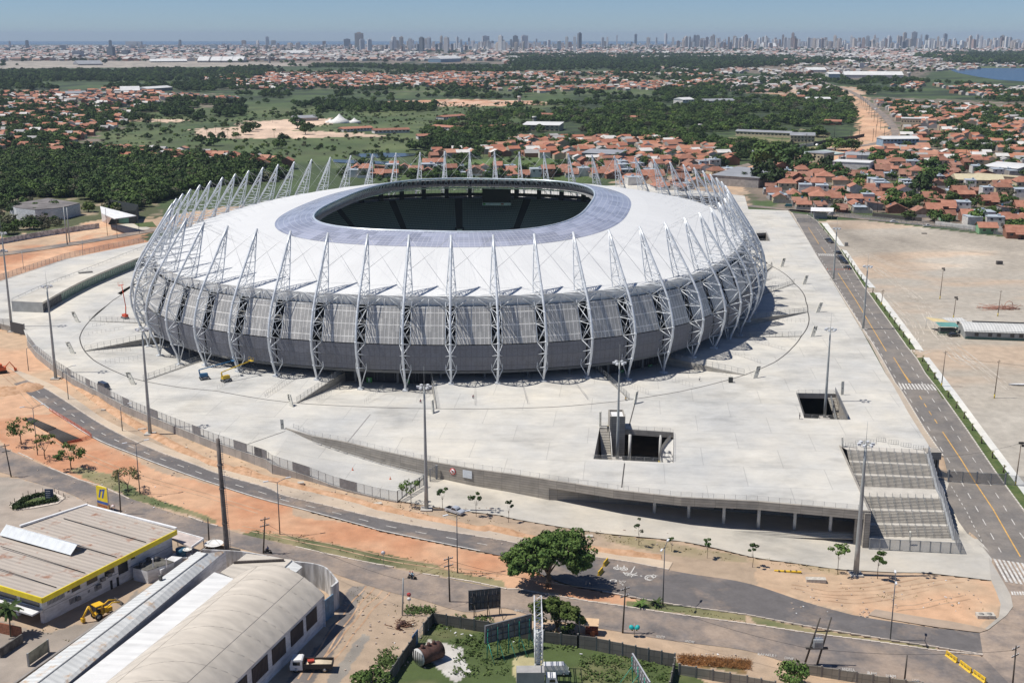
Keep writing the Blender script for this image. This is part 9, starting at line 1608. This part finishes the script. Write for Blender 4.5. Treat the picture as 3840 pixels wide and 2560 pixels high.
for r,x0,x1,n,t0,t1,b0,b1 in(('B3',0,2352,210,112,165,165,190),('B2',330,1400,90,140,170,172,195),('B2',1400,2352,40,145,170,172,185),('B1',900,2352,40,155,178,178,190)):
 for i in range(n):
  u,yb=px(r,rf.uniform(x0,x1),rf.uniform(b0,b1));b=S(u,yb,-1);h=max(25,hgt(u,px(r,0,rf.uniform(t0,t1))[1],b));w=rf.uniform(9,20)*.5442/FPX*b.y;q=len(V);c=rf.choice(((.80,.79,.76),(.62,.63,.65),(.68,.6,.52),(.42,.34,.3)))
  V+=[(b.x+x*w/2,b.y+y*w/2,z)for z in(-2,h)for x,y in((-1,-1),(1,-1.3),(1,1),(-1,1))];F+=[tuple(q+k for k in f)for f in((0,1,5,4),(1,2,6,5),(2,3,7,6),(3,0,4,7),(4,5,6,7))];Cc+=[c]*5
me=bpy.data.meshes.new('distant_towers');me.from_pydata(V,[],F);a=me.color_attributes.new('Col','FLOAT_COLOR','CORNER');a.data.foreach_set('color',[x for c in Cc for _ in range(4)for x in(*c,1)]);me.materials.append(attr_mat('far_tower',nscale=.05,namt=.4,fine=.3,famt=.6));o=bpy.data.objects.new('distant_towers',me);COL.objects.link(o);tag(o,'dense mass of pale smaller towers along the hazy skyline','towers',kind='stuff')
def proto_tree(name,r,h,clumps,leaves,ls,leaf,seed,tf=.22):
 rr=random.Random(seed);t=thing(name,'x','tree',(0,0,-500));mb=MB();crown_mesh(mb,Vector((0,0,h*.55)),r,r,h*.45,clumps,leaves,ls,rr,flat=.55,csize=.42);mb.build('crown',leaf,t);mb=MB();mb.tube([(0,0,-.5),(.1,0,h*.3),(0,.1,h*.6)],[.3,.24,.12],6);mb.build('trunk',BARK,t);return t
TP_=[('dark rounded',proto_tree('tree',5,9,24,26,.62,LEAFD,1)),('dense green',proto_tree('tree',4.2,7.5,22,26,.55,LEAF,2)),('spreading',proto_tree('tree',6,7.5,26,26,.62,LEAF,3)),('greyish thin',proto_tree('tree',4.5,7.5,18,20,.5,leafmat('leaves_grey',(.07,.075,.04),(.12,.115,.07)),4)),('light green',proto_tree('tree',3.8,6,20,24,.5,LEAFL,5))]
PALMP=palm('coconut_palm','x',Vector((0,0,-500)),8.5,3.4,15,9,droop=.8,leaf=LEAFD,trunk=.18);BIG=[(3,x,y)for x,y in()]
NAMED=[('B1',1713,760,2,1.3,'lone spreading tree on the pink sand clearing'),('B1',1952,828,0,1.1,'lone round tree on the grass right of the sand clearing'),('B1',1010,710,0,1.0,'dark tree at the left end of the sand strip'),('B1',2050,740,0,1.6,'large dark tree below the grey shed'),('B1',1370,690,0,1.3,'dark tree on the field left of the sand clearing'),('B1',2105,780,1,1.5,'dark tree at the right tip of the sand clearing'),('B1',1390,845,1,1.1,'tree just below the left tip of the sand'),('B1',1475,860,0,1.2,'second tree below the left tip of the sand'),('B2',340,555,0,1.3,'dark round tree above the palm grove'),('B2',855,530,0,1.3,'dark tree left of the earthwork'),('B2',1265,505,0,2.0,'broad dark tree right of the earthwork'),('B2',995,503,0,1.2,'small dark tree on the far meadow'),('B2',1640,520,0,2.0,'dark tree clump on the far meadow at right'),('B3',560,1010,2,2.3,'great spreading tree, left of the big pair behind the right houses'),('B3',765,1040,0,2.4,'great dark tree, right of the big pair behind the right houses'),('B3',250,1000,2,1.2,'bright tree beside the street left of the big pair'),('B3',585,1139,0,2.0,'dark tree in front of the huge grey warehouse'),('B3',985,1040,0,1.4,'dark tree beside the beige office block'),('B3',915,1060,1,1.3,'green tree in front of the beige office block'),('B3',1065,1095,0,1.5,'dark tree left of the white box factory'),('B3',1540,1000,0,1.5,'dark tree in the middle of the right houses'),('B3',1720,1080,0,1.9,'large dark tree among right houses'),('B3',1690,1130,1,1.6,'second large tree among right houses'),('B3',1050,890,2,1.6,'spreading tree at the bend of the earth road'),('B3',1160,890,2,1.4,'second spreading tree at the bend of the earth road'),('R6',1560,225,0,1.6,'big dark tree in the near part of the right houses'),('R6',1380,285,1,1.3,'leafy tree above the long garden hedge'),('R6',1915,420,1,1.1,'leafy tree by the white wall near the right edge'),('B3',930,800,1,1.8,'tall dark cypress-like tree beside the cream school')]
for r,x,y,pi_,s,lb in NAMED:copytree(TP_[pi_][1],W(r,x,y),rnd.uniform(0,6),lb,'trees between the houses and fields',scale=(s,s,s*rnd.uniform(.85,1.05)))
for _ in range(60):tree_spots.append(None)
extra=[]
for(r,pts,n)in(('B1',[(850,660),(1400,640),(1900,620),(2300,600),(2300,860),(1500,900),(700,820)],34),('B1',[(540,620),(850,600),(1300,560),(1900,480),(2352,500),(2352,560),(1300,640),(860,650)],34),('B2',[(0,480),(1300,440),(2300,500),(2200,540),(0,530)],26),('R6',[(440,340),(820,330),(1240,372),(2230,470),(2230,430),(1200,340),(900,300)],10)):
 for x,y in randin(WL(r,pts),n,rf):extra.append(Vector((x,y,ZG(x,y))))
spots=[p for p in tree_spots if p is not None]+extra;spots=[p for p in spots if clear(p,-4)and not nearroad(p)and not hidden_by_stadium(p+Vector((0,0,6)))];spots.sort(key=lambda p:p.y);NT=230;tn,tr_=spots[:NT],spots[NT:]
rows={}
for p in tn:rows.setdefault(int(math.log(p.y/tn[0].y)/.06),[]).append(p)
for ri,(k,row)in enumerate(sorted(rows.items())):
 row.sort(key=lambda p:p.x)
 for i,p in enumerate(row):
  if rnd.random()<.25:copytree(PALMP,p,rnd.uniform(0,6),'coconut palm, %s from left in %s tree row behind the stadium'%(ORD(i+1),ROWN[ri]),'trees between the houses and fields',scale=rnd.uniform(.8,1.1));continue
  nm,pt=TP_[rnd.choice((0,0,1,1,2,3,4))];s=rnd.uniform(.55,1.05);copytree(pt,p,rnd.uniform(0,6),'%s tree, %s from left in %s tree row counted back from the stadium'%(nm,ORD(i+1),ROWN[ri]),'trees between the houses and fields',scale=(s,s,s*rnd.uniform(.8,1.1)))
SRC=[]
for i,(nm,pt)in enumerate(TP_):
 p=W('L4',130+i*120,300-i*8);pt.location=p;pt['label']='%s tree at the near edge of the left wood, %s from the left'%(nm,ORD(i+1));pt['group']='trees between the houses and fields';SRC.append([c for c in pt.children if c.name.startswith('crown')][0])
PALMP.location=W('B3',420,1128);PALMP['label']='coconut palm beside the huge grey warehouse';PALMP['group']='trees between the houses and fields'
for x,y in((1950,960),(1985,955),(2115,745)):copytree(PALMP,W('B3',x,y),x*.7,'tall coconut palm in the right quarter, '+{1950:'left of a close pair',1985:'right of a close pair',2115:'alone farther back'}[x],scale=1.3)
_seen={}
for o in sorted((o for o in COL.objects if o.parent is None and o.get('group')in('houses with tiled roofs','trees between the houses and fields')),key=lambda o:o.location.y):
 l=o['label'];k=_seen.get(l,0);_seen[l]=k+1
 if k:o['label']=l.replace('row','rear row',1)if k==1 and ' row ' in l else l+', %s such'%ORD(k+1)
def gn_wood(name,label,cat,pts,srcs):
 me=bpy.data.meshes.new(name);me.vertices.add(len(pts));me.vertices.foreach_set('co',[c for p in pts for c in p[:3]]);a=me.attributes.new('scl','FLOAT','POINT');a.data.foreach_set('value',[p[3]for p in pts]);a=me.attributes.new('idx','INT','POINT');a.data.foreach_set('value',[p[4]for p in pts]);a=me.attributes.new('rot','FLOAT','POINT');a.data.foreach_set('value',[p[5]for p in pts]);me.update()
 o=bpy.data.objects.new(name,me);COL.objects.link(o);g=bpy.data.node_groups.new(name,'GeometryNodeTree');g.interface.new_socket('Geometry',in_out='INPUT',socket_type='NodeSocketGeometry');g.interface.new_socket('Geometry',in_out='OUTPUT',socket_type='NodeSocketGeometry');n=g.nodes;l=g.links;gi=n.new('NodeGroupInput');go=n.new('NodeGroupOutput');iop=n.new('GeometryNodeInstanceOnPoints');gj=n.new('GeometryNodeGeometryToInstance')
 for s in reversed(srcs):oi=n.new('GeometryNodeObjectInfo');oi.transform_space='ORIGINAL';oi.inputs[0].default_value=s;l.new(oi.outputs['Geometry'],gj.inputs[0])
 def at(nm,t):q=n.new('GeometryNodeInputNamedAttribute');q.data_type=t;q.inputs[0].default_value=nm;return q.outputs[0]
 l.new(gi.outputs[0],iop.inputs['Points']);l.new(gj.outputs[0],iop.inputs['Instance']);iop.inputs['Pick Instance'].default_value=True;l.new(at('idx','INT'),iop.inputs['Instance Index']);l.new(at('scl','FLOAT'),iop.inputs['Scale']);cx=n.new('ShaderNodeCombineXYZ');l.new(at('rot','FLOAT'),cx.inputs[2]);l.new(cx.outputs[0],iop.inputs['Rotation']);l.new(iop.outputs[0],go.inputs[0]);md=o.modifiers.new('wood','NODES');md.node_group=g;tag(o,label,cat,kind='stuff')
PINKP=VW([(440,297),(540,292),(560,280),(700,272),(800,275),(690,300),(900,312),(640,320),(480,320)])
def scatter(poly,area,smin,smax,idxs,noise=None,cap=5000,reg='V',sink=.2):
 P=WL(reg,poly);n=min(cap,int(parea(P)/area));out=[]
 for x,y in randin(P,n,rf):
  if noise and fbm(np.array([x/noise[0]]),np.array([y/noise[0]/1.5]))[0]<noise[1]:continue
  p=Vector((x,y,ZG(x,y)))
  if not clear(p,-3)or nearroad(p)or inp1(x,y,PINKP):continue
  s=rf.uniform(smin,smax);out.append((x,y,p.z-sink*s,s,rf.choice(idxs),rf.uniform(0,6.28)))
 return out
near_w=scatter([(-150,352),(60,352),(250,352),(420,362),(560,385),(660,398),(640,420),(500,430),(430,440),(330,478),(250,500),(240,470),(180,455),(-150,455)],26,.55,1.15,[0,0,1,1,2,3,3,4,2],cap=4200)+scatter([(0,470),(190,455),(300,480),(230,520),(120,528),(0,540),(-100,545),(-100,480)],60,.5,.95,[1,2,3,3],(30,.45))+scatter([(940,345),(1000,350),(1180,345),(1180,320),(1020,330)],40,.7,1.2,[0,1])+scatter([(820,395),(1060,400),(1300,398),(1290,372),(1340,360),(1380,395),(1300,410),(830,410)],60,.5,.9,[0,1],(30,.45))
mid_w=scatter([(1180,245),(1560,228),(1960,228),(1960,290),(1870,300),(1950,330),(1870,345),(1690,372),(1640,345),(1400,318),(1180,322),(1000,330),(960,300),(1080,270)],105,.6,1.15,[0,1,1,2,3,2,4],(60,.46),cap=6500)+scatter([(250,265),(300,280),(560,268),(560,240),(420,230)],90,.8,1.3,[0,1],(50,.5))+scatter([(150,262),(290,265),(250,300),(130,338),(-80,345),(-80,240),(0,230)],90,.7,1.2,[0,1,2],(40,.5))+scatter([(60,335),(640,372),(640,398),(60,358)],80,.6,1.1,[0,1],(40,.45))+scatter([(2060,240),(2352,250),(2500,260),(2500,380),(2080,345)],120,.6,1.1,[0,1,2],(45,.5),cap=1500)+scatter([(2000,500),(2352,545),(2352,380),(2080,350),(1750,410),(1810,478)],240,.5,.85,[0,1,2],(35,.48),cap=500)+scatter([(640,240),(880,232),(1000,236),(1000,262),(700,262)],120,.8,1.2,[0,1],(50,.5))+scatter([(1700,392),(1860,366),(1900,352),(1850,348),(1690,378)],60,.6,1.1,[0,1],(30,.4))
mid_w+=[(p.x,p.y,p.z,rf.uniform(.6,1.1),rf.choice((0,1,2)),rf.uniform(0,6))for p in tr_]
far_w=scatter([(-300,168),(500,160),(620,168),(560,195),(480,212),(200,205),(-300,215)],300,.9,1.5,[0,0,1,2],(110,.40),cap=6000)+scatter([(500,160),(700,150),(1000,152),(1640,160),(1640,172),(1000,168),(560,172)],600,1.,1.6,[0,1],(120,.50),cap=3500)+scatter([(1150,128),(1700,128),(2000,142),(1640,160),(1180,160)],700,1.3,2.1,[0,0,1],(150,.34),cap=7000)+scatter([(1560,175),(2000,178),(2100,185),(2352,205),(2500,212),(2500,245),(2352,238),(2000,218),(1960,225),(1560,228),(1500,222)],300,.8,1.3,[0,0,1,2],(80,.50),cap=4500)+scatter([(440,195),(1000,205),(1300,215),(1560,222),(1560,238),(1240,232),(1000,225),(560,225),(500,212)],420,.8,1.3,[0,1],(90,.56),cap=2500)+scatter([(2080,128),(2352,124),(2600,126),(2600,152),(2160,150)],1500,1.8,2.8,[0,1],(200,.40),cap=3500)+scatter([(-200,212),(560,230),(500,262),(-200,262)],420,.8,1.3,[0,1],(60,.56),cap=1600)
for poly in([(500,172),(1000,165),(1640,172),(1640,203),(1240,214),(600,208),(440,192)],[(1290,128),(2352,120),(2500,150),(1880,178),(1560,168)],[(-300,110),(1200,108),(1200,140),(-300,160)],[(1200,106),(2600,104),(2600,122),(1200,128)]):far_w+=scatter(poly,900 if poly[0][1]>125 else 9000,.7 if poly[0][1]>125 else 1.2,1.3 if poly[0][1]>125 else 2.4,[0,1],(180,.52),cap=2500)
gn_wood('left_wood','dense dark green wood filling the left side beyond the street','wood',near_w,SRC);gn_wood('middle_wood','belts and clumps of dark trees across the middle distance','wood',mid_w,SRC);gn_wood('distant_wood','hazy dark woods stretching toward the city','wood',far_w,SRC)
bush=[]
for poly,ar in(([(250,268),(1000,236),(1290,236),(1200,345),(1100,385),(760,385),(560,350),(230,345)],130),([(1060,365),(1330,360),(1420,400),(1350,420),(880,420),(800,385)],60)):bush+=scatter(poly,ar,.12,.5,[1,0,4,3],(25,.46),cap=5200,sink=1.5)
gn_wood('field_bushes','low bushes and rank grass dotting the green fields','bushes',bush,SRC)
k=0
for r,L in(('B1',[(1428,795),(1487,770),(1538,795),(1570,800),(1612,795),(1637,795),(1890,800),(1087,700),(1108,700),(1213,700),(1258,705),(1633,735),(1652,715),(1293,690),(1705,705),(1880,700)]),('B2',[(75,590),(95,600),(120,595),(150,610),(175,600),(200,615),(225,605),(250,615),(275,600),(300,605),(325,612),(350,600),(375,608),(400,600),(428,590),(448,590)])):
 for x,y in L:k+=1;copytree(PALMP,W(r,x,y),x*.9,'thin palm %s, %s from left'%('on the pink sand clearing' if r=='B1' else 'in the palm grove',ORD(sum(1 for q in L if q[0]<=x))),'palms in the fields',scale=.95 if r=='B1' else 1.2)
mb=MB();mb.tube([(0,0,0),(0,0,13)],.22,5);o0=None
PX_=[(1222,560),(1232,575),(1243,590),(1256,605),(1268,622),(1283,645),(1300,668),(1318,695),(1340,720),(1362,748),(1388,810),(1155,840),(1215,825),(1310,830),(1330,800),(1045,800),(965,880),(850,870),(760,910),(680,900),(790,905)]
for i,(x,y)in enumerate(PX_):
 t=thing('utility_pole','thin pole beside the red earth road, %s from the far end'%ORD(i+1),'utility pole',W('B3',x,y),0,'poles along the red earth road')
 if o0 is None:o0=mb.build('pole',M_WOOD,t);m2=MB();m2 .box((0,0,12.2),(2.4,.18,.18));o1=m2 .build('crossarm',M_WOOD,t)
 else:
  for s in(o0,o1):c=s.copy();COL.objects.link(c);c.parent=t
for P,h,lb in(([('B3',50,720),('B3',200,715),('B3',400,722),('B3',600,728)],4,'long dark wall edging the wood at right of centre'),([('B3',570,902),('B3',740,880),('B3',900,858)],3,'pale wall along the dusty street before the school'),([('B3',900,858),('B3',1040,825),('B3',1180,810),('B3',1250,795)],3,'dark wall curving beside the red earth road'),([('B1',520,780),('B1',640,760),('B1',780,745)],4,'dark wall around the left hamlet field'),([('B2',770,465),('B2',860,462),('B2',960,452)],4,'dark embankment wall on the far meadow'),([('B2',1000,478),('B2',1060,455),('B2',1100,442)],4,'short dark slanting wall on the far meadow'),([('R6',1240,372),('R6',1500,400),('R6',1560,405)],2.4,'dark hedge-topped garden wall facing the gravel lot'),([('R6',1650,425),('R6',1900,455),('R6',2160,470)],2.2,'white garden wall near the right edge facing the gravel lot')):
 t=thing('field_wall',lb,'wall');mb=MB();Q=[W(*q)for q in P];[wallseg(mb,a,b,a.z-.5,a.z+h,.5)for a,b in zip(Q[:-1],Q[1:])];mb.build('wall',WALLS['white']if 'white' in lb or 'pale' in lb else mat('field_dark',(.07,.065,.06),.9),t)
for i,(r,x,y,c,ds)in enumerate([('B3',65,1010,(.03,.03,.035),'dark car on the dusty street, farthest left'),('B3',130,1003,(.03,.03,.04),'dark car on the dusty street, second from left'),('B3',383,955,(.4,.42,.45),'silver car on the dusty street'),('B3',423,945,(.03,.03,.03),'black car right of the silver car on the dusty street'),('B3',925,860,(.65,.65,.65),'white lorry-like van at the school wall'),('B3',658,912,(.6,.6,.62),'pale car by the dusty junction'),('B3',1437,800,(.7,.7,.7),'white car where the avenue meets the earth road'),('B3',1424,745,(.1,.2,.3),'blue van on the avenue beside the red earth'),('B3',1330,610,(.7,.7,.72),'white van farther up the avenue beside the red earth'),('R6',690,310,(.02,.1,.1),'dark teal van before the roadside houses')]):car(ds,W(r,x,y)+Vector((0,0,.2)),.2+i,c,'van' if 'van' in ds else 'hatch')
mb=MB();mb.box((0,14500,89),(42000,34000,203));hz=mb.build('haze',bpy.data.materials.new('haze_air'));m=hz.data.materials[0];m.use_nodes=True;nn=m.node_tree.nodes;nn.clear();vo=nn.new('ShaderNodeVolumePrincipled');vo.inputs['Color'].default_value=(.64,.78,.97,1);vo.inputs['Density'].default_value=4.0e-5;vo.inputs['Anisotropy'].default_value=.0;ou=nn.new('ShaderNodeOutputMaterial');m.node_tree.links.new(vo.outputs[0],ou.inputs['Volume']);tag(hz,'thin blue haze in the air over the whole landscape','haze',kind='stuff')
